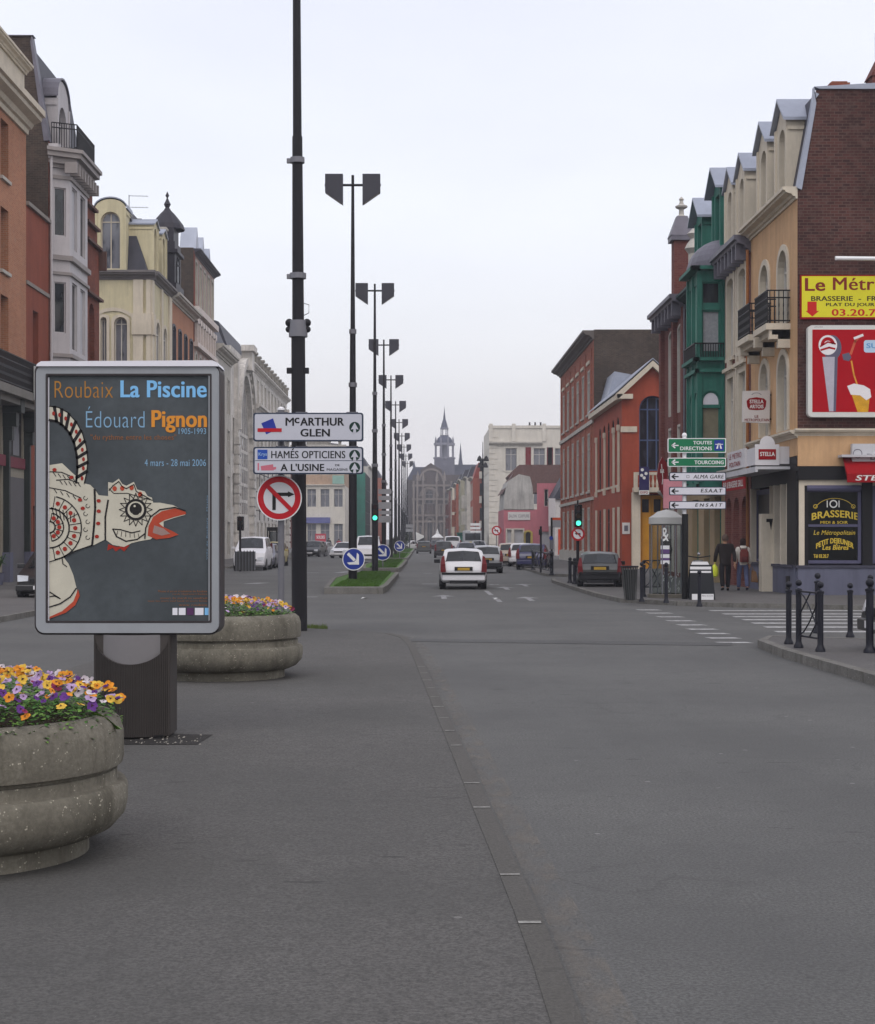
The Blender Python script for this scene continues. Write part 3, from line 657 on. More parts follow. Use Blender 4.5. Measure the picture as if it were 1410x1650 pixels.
def ring(mb, cx, cy, r, w, fn, n=24, a0=0, a1=360, ry=None):
    ry = ry or r; k_ = ry / r
    for k in range(n):
        a, b = R(a0 + (a1 - a0) * k / n), R(a0 + (a1 - a0) * (k + 1) / n)
        mb.poly([fn(cx + (r - w / 2) * math.cos(a), cy + (r - w / 2) * k_ * math.sin(a)), fn(cx + (r + w / 2) * math.cos(a), cy + (r + w / 2) * k_ * math.sin(a)), fn(cx + (r + w / 2) * math.cos(b), cy + (r + w / 2) * k_ * math.sin(b)), fn(cx + (r - w / 2) * math.cos(b), cy + (r - w / 2) * k_ * math.sin(b))])
ring(ic, 1343, 812, 5.5, 2, fg); stroke(ic, [(1333, 807), (1333, 817)], 1.6, fg); stroke(ic, [(1352, 807), (1352, 817)], 1.6, fg); ic.build('plate_emblem', whitel, w1)
sw = MB(); ring(sw, 1345, 826, 33, 1, fg, 24, 200, 340, 23); ring(sw, 1314, 816, 3, 1, fg, 10); ring(sw, 1375, 816, 3, 1, fg, 10); sw.build('gold_scroll', gold, w1)
# street side shop windows and cream door pillar
for (a, b) in ((1.25, 2.0), (2.15, 2.95)): 
    w = shopwin(f, a, b, .98, 3.25, .2, [])
w = shopwin(f, 3.55, L1 - .15, .98, 3.25, .2, [])
pl = MB(); 
for u in (1.18, 2.02, 2.95, 3.45, L1 - .12): f.box(pl, u - .06, u + .1, .95, 3.3, -.03, .25)
pl.build('shop_surround', cream, br)
pi = MB(); f.box(pi, 3.0, 3.4, .1, 2.45, -.38, .02); pi.build('door_pillar', cream, br)
z7 = MB(); yy = Y0 + 2.99; z7.poly([(10.36, yy, 2.3), (10.56, yy, 2.3), (10.5, yy, 1.95), (10.45, yy, 2.2), (10.36, yy, 2.2)]); z7.build('pillar_emblem', black_p, br)
dn = MB(); f.box(dn, 3.05, 3.5, .1, 3.2, .25, .3); dn.build('door', black_p, br)
# canopy, sign boxes and red banner over the street front
aw = thing('shop_sign', 'white fascia boards over the brasserie door on a narrow canopy with a small arched crest', 'sign', (RX, Y0 + 2.8, 3.6))
a = MB(); f.box(a, .9, L1 - .1, 3.7, 3.78, -1.0, 0); f.box(a, .9, L1 - .1, 3.62, 3.7, -1.0, -.93); a.build('canopy', M('canopy metal', (190, 190, 194), .5), aw)
a = MB(); f.box(a, 3.0, 5.7, 3.86, 4.42, -.9, -.82); f.box(a, 1.0, 2.6, 3.86, 4.36, -.9, -.82); f.box(a, 1.0, 1.06, 3.86, 4.36, -.9, 0); a.build('board', M('sign board', (205, 203, 206), .6, .06), aw)
cf = face_cam(9.7, Y0 + .95)
a = MB(); cf.box(a, -.1, .6, 3.82, 4.42, 0, .06); a.poly([cf.pt(.25 + .22 * math.cos(R(k * 15)), 4.42 + .24 * math.sin(R(k * 15)), -.003) for k in range(13)]); a.build('crest', M('sign board', (205, 203, 206)), aw)
a = MB(); cf.box(a, 0, .5, 3.98, 4.28, -.012, -.002); a.build('red_panel', M('sign red', (140, 16, 24), .7, .06, spec=.1), aw)
redt = M('sign red', (140, 16, 24)); blt = M('sign blue', (40, 48, 120), .5, .05); grt = M('grey lettering', (96, 92, 104), .6, .05)
ft = lambda u, z: f.pt(u, z, -.915)
text('STELLA', lambda u, z: cf.pt(u, z, -.016), .04, .46, 4.08, 4.2, whitel, aw, bold=.02)
fr_ = lambda u, z: f.pt(6.7 - u, z, -.915)
text('LE METRO', lambda u, z: f.pt(u, z, -.915), 5.4, 3.4, 4.18, 4.34, redt, aw, bold=.01); text('POLITAIN', lambda u, z: f.pt(u, z, -.915), 5.3, 3.6, 3.93, 4.08, redt, aw, bold=.01)
rb = thing('red_banner', 'red menu banner hanging under the canopy of the ochre brasserie', 'banner', (RX, Y0 + 3.5, 3.3))
a = MB(); f.box(a, 2.6, 6.2, 3.2, 3.56, -.97, -.94); a.build('cloth', redt, rb); text('BAR & BRASSERIE GRILL', lambda u, z: f.pt(u, z, -.98), 6.0, 2.8, 3.28, 3.48, whitel, rb, bold=.02)
# red STELLA awning + board on the gable side
sa = thing('red_awning', 'red awning lettered STELLA on the brick gable side of the brasserie', 'awning', (12.5, Y0, 3.4))
a = MB(); xa = PX(1364, Y0 - .6) ; a.prism([(xa + .02, Y0 - .1, 4.0), (xa - .05, Y0 - .85, 3.5), (xa - .05, Y0 - .85, 3.26), (xa - .02, Y0 - .8, 3.26)], (3.4, 0, 0)); a.build('cloth', redt, sa)
a = MB(); a.box(xa - .1, xa + 3.45, Y0 - .5, Y0 - .05, 3.98, 4.05); a.build('hood', M('canopy metal', (190, 190, 194)), sa)
text('STELLA ARTOIS', lambda u, z: (u, Y0 - .856, z), xa + .18, xa + 2.9, 3.31, 3.46, whitel, sa, bold=.03, shear=.2)
sb = thing('board_sign', 'grey board lettered above the red awning on the brasserie gable', 'sign', (12.5, Y0, 4.1))
a = MB(); a.box(PX(1369, Y0), PX(1369, Y0) + 3.0, Y0 - .3, Y0 - .1, PZ(746, Y0), PZ(716, Y0)); a.build('board', M('grey sign board', (186, 186, 190), .6, .08), sb)
text('"LE MÉTRO"', pixfn(Y0 - .305), 1397, 1470, 741, 729, grt, sb, bold=.03); a = MB(); ring(a, 1382, 731, 7, 1.2, pixfn(Y0 - .305), 20); a.build('emblem', grt, sb)
# ---- yellow banner sign and beer billboard on the gable
yb = thing('painted_sign', 'yellow brasserie sign with red gothic lettering high on the brick gable', 'sign', (11.5, Y0, 8.4))
Ys = Y0 - .1; fy = pixfn(Ys - .004); fy2 = pixfn(Ys - .006)
yel = M('sign yellow', (214, 206, 40), .5, .04, 1, 0)
a = MB(); a.box(PX(1290, Ys), PX(1290, Ys) + 4.6, Ys, Y0 - .003, PZ(514, Ys), PZ(443, Ys)); a.build('frame', redt, yb)
a = MB(); a.poly([fy(1292, 445), fy(1292 + 258, 445), fy(1292 + 258, 511), fy(1292, 511)]); a.build('board', yel, yb)
dk = M('dark lettering', (60, 44, 24), .6, 0, 1, 0); rdk = M('dark red lettering', (122, 30, 22), .6, 0, 1, 0)
text('Le', fy2, 1297, 1329, 469, 448, rdk, yb, bold=.025); text('Métropolitain', fy2, 1342, 1530, 474, 447, rdk, yb, bold=.025)
text('BRASSERIE  -  FRITERIE', fy2, 1307, 1452, 485, 477, dk, yb, bold=.03); text('PLAT DU JOUR', fy2, 1331, 1409, 495, 488, dk, yb, bold=.035); text('03.20.7', fy2, 1340, 1411, 509, 498, M('sign red2', (190, 30, 24), .6, 0), yb, bold=.05)
a = MB(); a.poly([fy2(q[0], q[1]) for q in ((1301, 486), (1316, 486), (1316, 501), (1320, 501), (1309, 510), (1298, 501), (1301, 501))]); a.build('arrow', M('sign red2', (190, 30, 24)), yb)
bb = thing('billboard', 'white framed billboard with a red beer advertisement on the brick gable', 'billboard', (12, Y0, 6.3))
Yb = Y0 - .3
def rrect(x0, y0, x1, y1, r, n=5):
    P = []
    for cx, cy, a0 in ((x1 - r, y1 - r, 0), (x0 + r, y1 - r, 90), (x0 + r, y0 + r, 180), (x1 - r, y0 + r, 270)):
        for k in range(n + 1): a = R(a0 + 90 * k / n); P.append((cx + r * math.cos(a), cy + r * math.sin(a)))
    return P
fb = pixfn(Yb)
a = MB(); a.prism([fb(*q) for q in rrect(1302, 524, 1302 + 232, 672, 7)], (0, .22, 0)); a.build('frame', M('billboard frame', (205, 205, 200), .45, .05), bb, smooth=False)
bred = M('poster red', (168, 14, 28), .8, .1, 1, 0, spec=.1); P1, P2, P3, P4 = (pixfn(Yb - q) for q in (.004, .007, .010, .013))
def flat(pts, mat, fn, par_, name): return MB().poly([fn(*q) for q in pts]).build(name, mat, par_)
flat([(1309, 531), (1526, 531), (1526, 664), (1309, 664)], bred, P1, bb, 'poster')
silv = M('poster silver', (176, 172, 184), .4, .12, 4, 0); silv2 = M('poster silver dark', (92, 88, 108), .4, .1, 4, 0); pw = M('poster white', (224, 220, 222), .5, .03, 1, 0)
flat([(1330, 575), (1350, 575), (1347, 663), (1340, 663), (1335, 620)], silv2, P2, bb, 'tap_shadow'); flat([(1325, 575), (1345, 575), (1343, 663), (1336, 663)], silv, P3, bb, 'tap_column')
flat(circ(1341, 560, 15, ry=20), silv2, P1 if False else pixfn(Yb - .0055), bb, 'tap_head_rim'); flat(circ(1334, 556, 15, ry=16), pw, P3, bb, 'tap_head')
a = MB(); ring(a, 1334, 556, 9, 5, P4, 22, 180, 350, 10); stroke(a, [(1322, 558), (1334, 551), (1346, 554)], 2.5, P4); stroke(a, [(1323, 564), (1336, 560), (1345, 562)], 3, P4); a.build('tap_emblem', bred, bb)
flat([(1357, 571), (1368, 568), (1372, 576), (1368, 582), (1359, 580)], silv2, P2, bb, 'spout'); a = MB(); stroke(a, [(1371, 570), (1378, 550), (1386, 541)], 4, P2); a.build('lever', M('poster amber', (190, 90, 60), .5), bb)
a = MB(); stroke(a, [(1377, 545), (1390, 540)], 4, P3); a.build('lever_tip', pw, bb); a = MB(); stroke(a, [(1372, 582), (1376, 604), (1382, 622)], 2.6, P2); a.build('beer_stream', M('poster beer', (214, 150, 50), .5, .1), bb)
flat([(1371, 632), (1402, 634), (1399, 664), (1382, 664)], M('poster lager', (212, 156, 34), .4, .25, 6, 0), P2, bb, 'beer_glass'); flat([(1365, 622), (1376, 618), (1392, 621), (1402, 627), (1404, 640), (1396, 645), (1386, 637), (1371, 636)], pw, P3, bb, 'foam')
flat(rrect(1392, 548, 1440, 568, 4), M('poster pale blue', (176, 200, 222), .5, .03), P2, bb, 'caption'); text('SUR', P3, 1396, 1424, 561, 553, M('poster blue text', (96, 150, 200), .5, 0), bb, bold=.03)
text('JCD', pixfn(Yb - .002), 1312, 1326, 528, 526, grt, bb)
lt = thing('sign_light', 'white tube lamp on an arm above the yellow sign on the brick gable', 'lamp', (13, Y0, 9.7))
a = MB(); a.tube([(PX(1346, Y0 - .9), Y0 - .9, PZ(416, Y0 - .9)), (PX(1440, Y0 - .9), Y0 - .9, PZ(417, Y0 - .9))], .055, 10); a.build('tube', M('lamp white', (232, 232, 234), .4, .02), lt, smooth=True)
a = MB(); a.tube([(PX(1425, Y0 - .9), Y0 - .88, PZ(416, Y0 - .9)), (PX(1425, Y0 - .9), Y0 - .01, PZ(440, Y0 - .9))], .025, 6); a.build('arm', M('lamp white', (232, 232, 234)), lt)
# hanging brewery sign
hs = thing('hanging_sign', 'white square brewery sign with red cartouche hanging off the ochre facade', 'sign', (RX, 48.9, 5.6))
Yh = 48.9; a = MB(); a.prism([pixfn(Yh)(*q) for q in ((1198, 630), (1241, 629), (1240, 682), (1197, 680))], (0, .16, 0)); a.build('box', M('light box white', (206, 200, 196), .4, .05), hs)
a = MB(); xr = PX(1241, Yh)
for zz in (PZ(636, Yh), PZ(675, Yh)): a.box(xr, RX, Yh + .06, Yh + .1, zz - .02, zz + .02)
a.build('bracket', iron, hs)
fh = pixfn(Yh - .004); fh2 = pixfn(Yh - .007)
flat([(1203, 646), (1207, 642), (1219, 640), (1231, 642), (1235, 646), (1234, 655), (1231, 660), (1219, 661), (1207, 660), (1204, 655)], redt, fh, hs, 'cartouche')
text('STELLA', fh2, 1208, 1230, 650, 644, whitel, hs, bold=.03); text('ARTOIS', fh2, 1208, 1230, 658, 652, whitel, hs, bold=.03); text('LE', fh, 1216, 1222, 673, 669, rdk, hs, bold=.03); text('METROPOLITAIN', fh, 1200, 1239, 679, 674.5, rdk, hs, bold=.03)
a = MB(); ring(a, 1219, 638, 8, 1, fh, 12, 200, 340, 5); a.build('crest_line', grt, hs)
# ---- maroon brick house with cream surrounds
Yb0, Yb1 = YR(1210), YR(1168); f2 = fac('R', Yb0); L2 = Yb1 - Yb0
h2 = thing('brick_house', 'maroon brick house with tall cream window surrounds beside the ochre brasserie', 'house', (RX, Yb0, 0))
us = (1.25, 3.3); op = [(u - .55, u + .55, 7.9, 10.6, 's') for u in us] + [(u - .55, u + .55, 4.6, 7.2, 'r') for u in us]
gr = [(.5, 1.5, .3, 3.1, 'a'), (1.9, 2.9, .1, 3.1, 'a'), (3.3, 4.2, .3, 3.1, 'a')]
m = MB(); f2.sheet(m, 0, L2, 3.75, 11.2, op, .15); f2.sheet(m, 0, L2, 0, 3.75, gr, .25); shell(m, f2, L2, 11.2, 11); m.build('wall', b_maroon, h2)
for o in op: f2.window(h2, o, wood_w, g_curt, .15, sur=.24, sm=cream, sill=cream, hood=1)
for o in gr: f2.window(h2, o, wood_w if o[0] > 1 else wood_d, shut if 1 < o[0] < 3 else g_dark, .25, mull=0, bars=0)
pl = MB()
for u in us:
    f2.box(pl, u - .2, u + .2, 7.4, 7.8, -.12, 0); f2.box(pl, u - .22, u + .22, 10.9, 11.2, -.12, 0)
f2.box(pl, 2.1, 2.3, 4, 11.1, -.06, 0); pl.build('stone_ornament', cream, h2)
f2.cornice(h2, 0, L2, 10.95, lead, .55, .55, 4, brackets=.6); f2.cornice(h2, 0, L2, 3.75, cream2, .3, .3, 3, name='string_course')
mansard(h2, f2, L2, 11.5, 11, slate, 2.3, .5, .4, 4)
for u in us: f2.dormer(h2, u, 1.5, 11.5, 2.2, cream, zinc, g_mix, wood_w, arch='a', gable=.6, ow=.5, dout=1.4)
dp = MB(); dp.tube([f2.pt(-.05, 11, -.12), f2.pt(-.05, .2, -.12)], .05, 8); dp.build('downpipe', M('copper pipe', (150, 96, 52), .5), h2, smooth=True)
# ---- green house with projecting bay
Yc0, Yc1 = YR(1168), YR(1107); f3 = fac('R', Yc0); L3 = Yc1 - Yc0
h3 = thing('green_house', 'green painted house with projecting glazed bay, dome roof and two green dormers', 'house', (RX, Yc0, 0))
gr3 = [(.7, 2.0, .1, 3.2, 'r'), (3.0, 4.2, .1, 3.2, 'r'), (5.4, 6.8, .1, 3.2, 'r')]
m = MB(); f3.sheet(m, 0, L3, 0, 3.8, gr3, .25); m.build('ground_floor_wall', M('tan stone', (158, 138, 108), .8, .15, 1, .2, streak=.35), h3)
m = MB(); f3.sheet(m, 0, L3, 3.8, 11.3, [(5.5, 6.7, 4.8, 7.2, 'r'), (5.5, 6.7, 8.2, 10.4, 'r')], .25); shell(m, f3, L3, 11.3, 11); m.build('wall', green_p, h3)
for o in gr3: f3.window(h3, o, green_p, g_dark if o[0] > 1 else M('green door', (24, 96, 84), .5), .25, mull=1, bars=1)
for o in [(5.5, 6.7, 4.8, 7.2, 'r'), (5.5, 6.7, 8.2, 10.4, 'r')]: f3.window(h3, o, green_l, g_mix, .25, sur=.12, sm=green_l)
# bay: polygonal plan, projects .75 m
bp = [(.25, 0), (.25, .72), (.9, 1.02), (4.3, 1.02), (5.0, .6), (5.0, 0)]
bay = MB()
for (a, b) in zip(bp[1:], bp[2:]):
    pass
BX0 = RX - .86; by = Yc0 + .3
fb_ = face_cam(BX0, by); wo = [(.1, .76, 4.15, 6.9, 'a'), (.1, .76, 8.25, 9.75, 'r'), (.1, .76, 9.95, 10.75, 'r')]
fb_.sheet(bay, 0, .86, 3.6, 11.2, wo, .1)
fs = Fac((BX0, by), (0, 1), (-1, 0)); so_ = [(a, b, *q) for a, b in ((.25, 1.0), (1.2, 1.95)) for q in ((4.15, 6.9, 'a'), (8.25, 10.7, 'r'))]
fs.sheet(bay, 0, 2.2, 3.6, 11.2, so_, .1)
bay.poly([fs.pt(2.2, 3.6), fs.pt(3.2, 3.6, .86), fs.pt(3.2, 11.2, .86), fs.pt(2.2, 11.2)]); bay.poly([fs.pt(0, 3.6), fs.pt(2.2, 3.6), fs.pt(3.2, 3.6, .86), fs.pt(0, 3.6, .86)])
bo = bay.build('bay', green_p, h3)
tanc = M('tan curtain', (128, 122, 102), .8, .15, 6); cv = M('lace curtain', (150, 152, 156), .8, .2, 9)
def subwin(ff, o, fm, gm, **k):
    w = ff.window(bo, o, fm, gm, .1, **k)
    for ch in list(w.children): par(ch, bo)
    return w
subwin(fb_, (.1, .76, 4.15, 6.9, 'a'), green_p, tanc, mull=0, bars=0); subwin(fb_, wo[1], green_p, cv, mull=0, bars=0); subwin(fb_, wo[2], green_p, g_dark, mull=0, bars=0)
flan = MB(); flan.poly([fb_.pt(.43 + .31 * math.cos(R(k * 15)), 6.42 + .44 * math.sin(R(k * 15)), .06) for k in range(13)]); flan.build('fanlight', M('pale fanlight', (214, 212, 220), .3, .03), bo)
tr_ = MB(); fb_.box(tr_, .08, .78, 6.3, 6.42, -.0, .1); tr_.build('transom', green_p, bo)
for o in so_: subwin(fs, o, green_l, g_mix, mull=1, bars=1)
tm = MB()
for zz, pr_ in ((3.5, .1), (7.55, .14), (7.95, .22), (11.15, .3)):
    fb_.box(tm, -pr_, .86, zz, zz + .12, -pr_, 0); fs.box(tm, -pr_, 2.2 + pr_, zz, zz + .12, -pr_, 0)
for u in (0, 1.1, 2.2): fs.box(tm, u - .07, u + .07, 3.7, 11.1, -.07, 0)
fb_.box(tm, .0, .1, 3.7, 11.1, -.06, 0); fb_.box(tm, .78, .86, 3.7, 11.1, -.04, 0); tm.build('bay_moulding', green_p, bo)
rl = MB()
for k in range(10): fb_.box(rl, .03 + k * .088, .055 + k * .088, 8.05, 8.55, -.16, -.13)
for k in range(22): fs.box(rl, -.1 + k * .11, -.07 + k * .11, 8.05, 8.55, -.17, -.14)
fb_.box(rl, -.17, .86, 8.53, 8.58, -.18, -.12); fs.box(rl, -.17, 2.37, 8.53, 8.58, -.19, -.13); rl.build('bay_railing', iron, bo)
dm = MB(); a = []
for k in range(9):
    th = R(90 * k / 8); a.append([(RX + .3 - 1.35 * math.cos(th) * math.cos(R(q)) if False else RX + .25 - 1.3 * math.cos(th) * abs(math.cos(R(q))), by + 1.4 + 1.75 * math.cos(th) * math.sin(R(q)), 11.3 + 1.15 * math.sin(th)) for q in range(-90, 91, 15)])
for r0, r1 in zip(a, a[1:]):
    for j in range(len(r0) - 1): dm.poly([r0[j], r0[j + 1], r1[j + 1], r1[j]])
dm.build('bay_dome', lead, bo, smooth=True, ang=60)
f3.cornice(h3, 0, L3, 11.0, M('dark green trim', (30, 60, 56), .6), .4, .45, 3)
mansard(h3, f3, L3, 11.3, 11, slate, 2.4, .9, .4, 4, d0=.4)
for u, q in ((1.3, 2.75), (5.0, 2.45)): f3.dormer(h3, u, 1.7, 11.35, q, green_p, zinc, g_dark, green_l, arch='r', gable=.75, over=.28, ow=.5, dout=1.7, din=-.02)
# ---- dark red brick house with corner turret
Yd0, Yd1 = YR(1107), YR(1068); f4 = fac('R', Yd0); L4 = Yd1 - Yd0
h4 = thing('brick_house', 'dark red brick house with stone topped corner pinnacle, past the green house', 'house', (RX, Yd0, 0))
op = [(u - .55, u + .55, a, b, k) for u in (1.5, 3.9) for a, b, k in ((4.4, 6.3, 'r'), (6.9, 10.4, 's'), (.3, 3.2, 'r'))]
m = MB(); f4.sheet(m, 0, L4, 0, 11.2, op, .12); shell(m, f4, L4, 11.2, 11); m.build('wall', b_maroon, h4)
for o in op: f4.window(h4, o, wood_w, g_dark, .12, sur=.1, sm=cream2)
pl = MB()
for u in (.3, 2.7, L4 - .3): f4.box(pl, u - .25, u + .25, 3.8, 11.0, -.18, 0)
pl.build('pilaster', b_maroon, h4)
f4.cornice(h4, 0, L4, 10.9, lead, .6, .7, 4, brackets=.9); f4.cornice(h4, 0, L4, 3.5, cream2, .3, .25, 3, name='string_course')
mansard(h4, f4, L4, 11.4, 11, slate, 1.6, .9, .4, 4)
dp = MB(); dp.tube([f4.pt(.05, 11, -.1), f4.pt(.05, .2, -.1)], .05, 8); dp.build('downpipe', lead, h4, smooth=True)
tu = MB(); f4.box(tu, 2.5, 3.25, 11.3, 14.15, -.12, .6)
t4 = tu.build('turret', b_maroon, h4)
tr = MB(); f4.box(tr, 2.38, 3.37, 14.1, 14.3, -.25, .73)
c0 = [f4.pt(2.36, 14.3, -.28), f4.pt(3.4, 14.3, -.28), f4.pt(3.4, 14.3, .76), f4.pt(2.36, 14.3, .76)]; c1 = [f4.pt(2.66, 15.15, .02), f4.pt(3.1, 15.15, .02), f4.pt(3.1, 15.15, .46), f4.pt(2.66, 15.15, .46)]
for k in range(4): tr.poly([c0[k], c0[(k + 1) % 4], c1[(k + 1) % 4], c1[k]])
tr.poly(c1); tr.build('turret_roof', lead, t4)
q = f4.pt(2.88, 15.15, .24); MB().lathe([(.2, 0), (.11, .08), (.1, .3), (.25, .38), (.26, .44), (.1, .52), (.07, .66), (.11, .72), (.07, .78), (.01, .84)], q, 12).build('finial', cream2, t4, smooth=True)
q = f4.pt(.6, 13.4, .4); tq = MB().lathe([(.25, -1.6), (.25, -.2), (.4, 0), (.3, .2), (.15, .4), (.3, .6), (.1, .8), (.01, 1.0)], q, 12).build('finial', cream2, h4, smooth=True)
# maroon oval pub sign and pale red board behind the direction panels
ov = thing('pub_sign', 'dark red pointed oval pub sign with white vertical lettering beside the direction sign', 'sign', (9.5, 64, 5))
a = MB(); Yo = 62.5; a.prism([pixfn(Yo)(*q) for q in ((1067, 736), (1074, 746), (1076, 764), (1073, 786), (1069, 798), (1063, 788), (1059, 766), (1062, 746))], (0, .15, 0)); a.build('board', M('maroon sign', (120, 16, 24), .4, .08), ov)
a = MB(); a.box(PX(1073, Yo), RX, Yo + .05, Yo + .1, PZ(744, Yo), PZ(741, Yo)); a.box(PX(1073, Yo), RX, Yo + .05, Yo + .1, PZ(782, Yo), PZ(779, Yo)); a.build('bracket', iron, ov)
text('BAR', lambda u, v: pixfn(Yo - .004)(u, v), 1064, 1070, 762, 756, whitel, ov, bold=.02); a = MB(); stroke(a, [(1066, 748), (1068, 770), (1067, 780)], 1.2, pixfn(Yo - .004)); a.build('lettering', whitel, ov)
# ---- red pedimented hall
Ye0, Ye1 = YR(1002), YR(957); f5 = fac('R', Ye0); L5 = Ye1 - Ye0
h5 = thing('red_hall', 'red painted hall with white edged pediment, tall arched window and ochre door', 'building', (RX, Ye0, 0))
g5 = face_cam(RX, Ye0); W5 = 3.2; ap = (1.6, 11.0); ez = 9.3
ao = (.92, 2.35, 5.3, 9.3, 'a'); do_ = (.98, 2.2, .1, 4.05, 'r')
m = MB(); g5.sheet(m, 0, W5, 0, ez, [(.92, 2.35, 5.3, 9.29, 'a'), do_], .3); m.poly([g5.pt(0, ez), g5.pt(W5, ez), g5.pt(*ap)]); 
sop = [(1.2 + 2.2 * k, 2.2 + 2.2 * k, a, b, kk) for k in range(5) for a, b, kk in ((4.6, 8.3, 'a'), (.6, 3.4, 'r'))]
f5.sheet(m, 0, L5, 0, ez, sop, .08); m.build('wall', red_r, h5)
bw = MB(); shell(bw, f5, L5, ez, W5, near=False); bw.build('back_wall', b_old, h5)
g5.window(h5, (.92, 2.35, 5.3, 9.29, 'a'), wood_b, GL('hall glass', (40, 40, 48), .08), .3, mull=2, bars=2, fw=.08)
for o in sop: f5.window(h5, o, wood_d, g_dark, .08, mull=0, sill=cream)
cl = MB()
for k in (0, 1, 3, 5):
    u = .9 + 2.2 * k; f5.box(cl, u - .1, u + .1, 4.5, 7.6, -.12, -.02); f5.box(cl, u - .16, u + .16, 7.5, 7.8, -.16, -.02); f5.box(cl, u - .15, u + .15, 4.2, 4.5, -.16, -.02); f5.box(cl, u - .12, u + .12, .4, 3.4, -.12, -.02)
cl.build('column', cream, h5)
bd = MB(); g5.box(bd, -.06, .8, 7.35, 7.65, -.08, .1); g5.box(bd, 2.45, W5, 7.35, 7.65, -.08, .1); g5.box(bd, -.3, .55, 9.1, 9.35, -.35, .1); g5.box(bd, 2.65, W5 + .3, 9.1, 9.35, -.35, .1); f5.box(bd, -.0, L5, 9.05, 9.32, -.35, 0); bd.build('stone_band', cream, h5)
rk_ = MB()
for q in (-1, 1):
    a = (ap[0] + q * (W5 / 2 + .35), ez + .05); b = (ap[0], ap[1] + .12)
    rk_.prism([g5.pt(a[0], a[1], -.35), g5.pt(b[0], b[1], -.35), g5.pt(b[0], b[1] - .32, -.35), g5.pt(a[0] - q * .1, a[1] - .28, -.35)], (0, .5, 0))
rk_.build('pediment_moulding', cream, h5)
rf = MB(); 
for q in (-1, 1):
    a = (ap[0] + q * (W5 / 2 + .38), ez + .1); rf.prism([g5.pt(a[0], a[1], -.36), g5.pt(ap[0], ap[1] + .2, -.36), (g5.pt(ap[0], ap[1] + .2)[0], Ye1, ap[1] + .2), (g5.pt(a[0], 0)[0], Ye1, a[1])], (0, 0, .06))
rf.build('roof', zinc, h5)
bk = MB(); g5.box(bk, .55, W5, 4.15, 4.4, -.75, 0); g5.box(bk, .55, W5, 5.05, 5.2, -.7, -.55)
for k in range(12): q = g5.pt(.68 + k * .22, 4.4, -.62); bk.lathe([(.05, 0), (.08, .2), (.04, .45), (.06, .65)], q, 8)
g5.box(bk, .55, .75, 4.4, 5.1, -.72, -.52); bk.build('balustrade', cream, h5)
pc = MB(); g5.box(pc, .5, .95, .1, 4.15, -.3, 0); g5.box(pc, 2.25, 2.6, .1, 4.15, -.3, 0); pc.build('door_column', cream, h5)
dw = MB(); g5.box(dw, .98, 1.58, .1, 4.0, .2, .3); g5.box(dw, 1.6, 2.2, .1, 4.0, .2, .3)
for u in (1.1, 1.72): g5.box(dw, u, u + .36, .4, 1.3, .17, .2); g5.box(dw, u, u + .36, 1.5, 3.0, .17, .2)
dr = dw.build('door', ochre_d, h5); 
dg = MB(); [g5.box(dg, u, u + .36, 3.1, 3.8, .18, .2) for u in (1.1, 1.72)]; dg.build('pane', g_dark, dr)
pn = thing('wall_notice', 'white notice board on the red pillar of the pedimented hall', 'notice', (10.9, Ye0, 2.4)); a = MB(); g5.box(a, .02, .42, 1.95, 2.55, -.05, -.002); a.build('board', M('notice white', (206, 204, 202), .6, .05), pn); a = MB(); g5.box(a, .12, .32, 2.1, 2.4, -.055, -.051); a.build('print', grt, pn)
bn = thing('blue_banner', 'dark blue banner with white flower shapes hanging from the balcony of the red hall', 'banner', (11, Ye0, 5))
Yn = Ye0 - .85; a = MB(); a.prism([pixfn(Yn)(*q) for q in ((1030, 752), (1046, 752), (1046, 797), (1030, 797))], (0, .03, 0)); a.build('cloth', M('banner blue', (42, 36, 84), .7, .1), bn)
a = MB(); fn = pixfn(Yn - .003)
for (x, y) in ((1035, 757), (1041, 763), (1034, 766), (1038, 770)): a.poly([fn(*q) for q in circ(x, y, 2.6, 10)])
a.poly([fn(*q) for q in ((1030, 790), (1046, 790), (1046, 797), (1030, 797))]); a.build('print', whitel, bn)
text('EXPO', pixfn(Yn - .005), 1032, 1044, 795.5, 791.5, M('sign red', (168, 26, 34)), bn, bold=.03)
sk = thing('lean_to', 'small grey zinc lean-to roof between the red hall and the tall brick mill', 'roof', (RX, Ye1 - 1, 9.3))
a = MB(); a.prism([(RX + .2, Ye1 - 4, 9.4), (RX + 3.0, Ye1 - 4, 9.4), (RX + 3.0, Ye1 - 4, 11.2), (RX + .8, Ye1 - 4, 11.6)], (0, 3.9, 0)); a.build('cladding', zinc, sk)
# ---- tall orange brick mill
Yf0, Yf1 = Ye1, YR(903); f6 = fac('R', Yf0); L6 = Yf1 - Yf0; Z6 = 14.3
h6 = thing('brick_mill', 'tall orange brick mill building with long rows of narrow windows and dark cornice', 'building', (RX, Yf0, 0))
nb = 6; us = [1.4 + (L6 - 2.4) * (k + .5) / nb for k in range(nb)]
op = grid(us, [(9.6, 12.4), (4.7, 8.4), (.9, 3.7)], 1.6)
m = MB(); f6.sheet(m, 0, L6, 0, Z6, op, .06); shell(m, f6, L6, Z6, 14); m.build('wall', b_red, h6)
m = MB(); gg = face_cam(RX, Yf0); m.poly([gg.pt(.0, 0, -.01), gg.pt(14, 0, -.01), gg.pt(14, Z6 + .3, -.01), gg.pt(0, Z6 + .3, -.01)]); m.build('gable_wall', b_gable, h6)
for o in op: f6.window(h6, o, cream2, g_grey, .06, mull=1, bars=1, sill=cream2, fw=.1)
pl = MB()
for k in range(nb + 1): u = 1.4 + (L6 - 2.4) * k / nb; f6.box(pl, u - .25, u + .25, .5, Z6 - .7, -.05, 0)
pl.build('pilaster', b_red, h6)
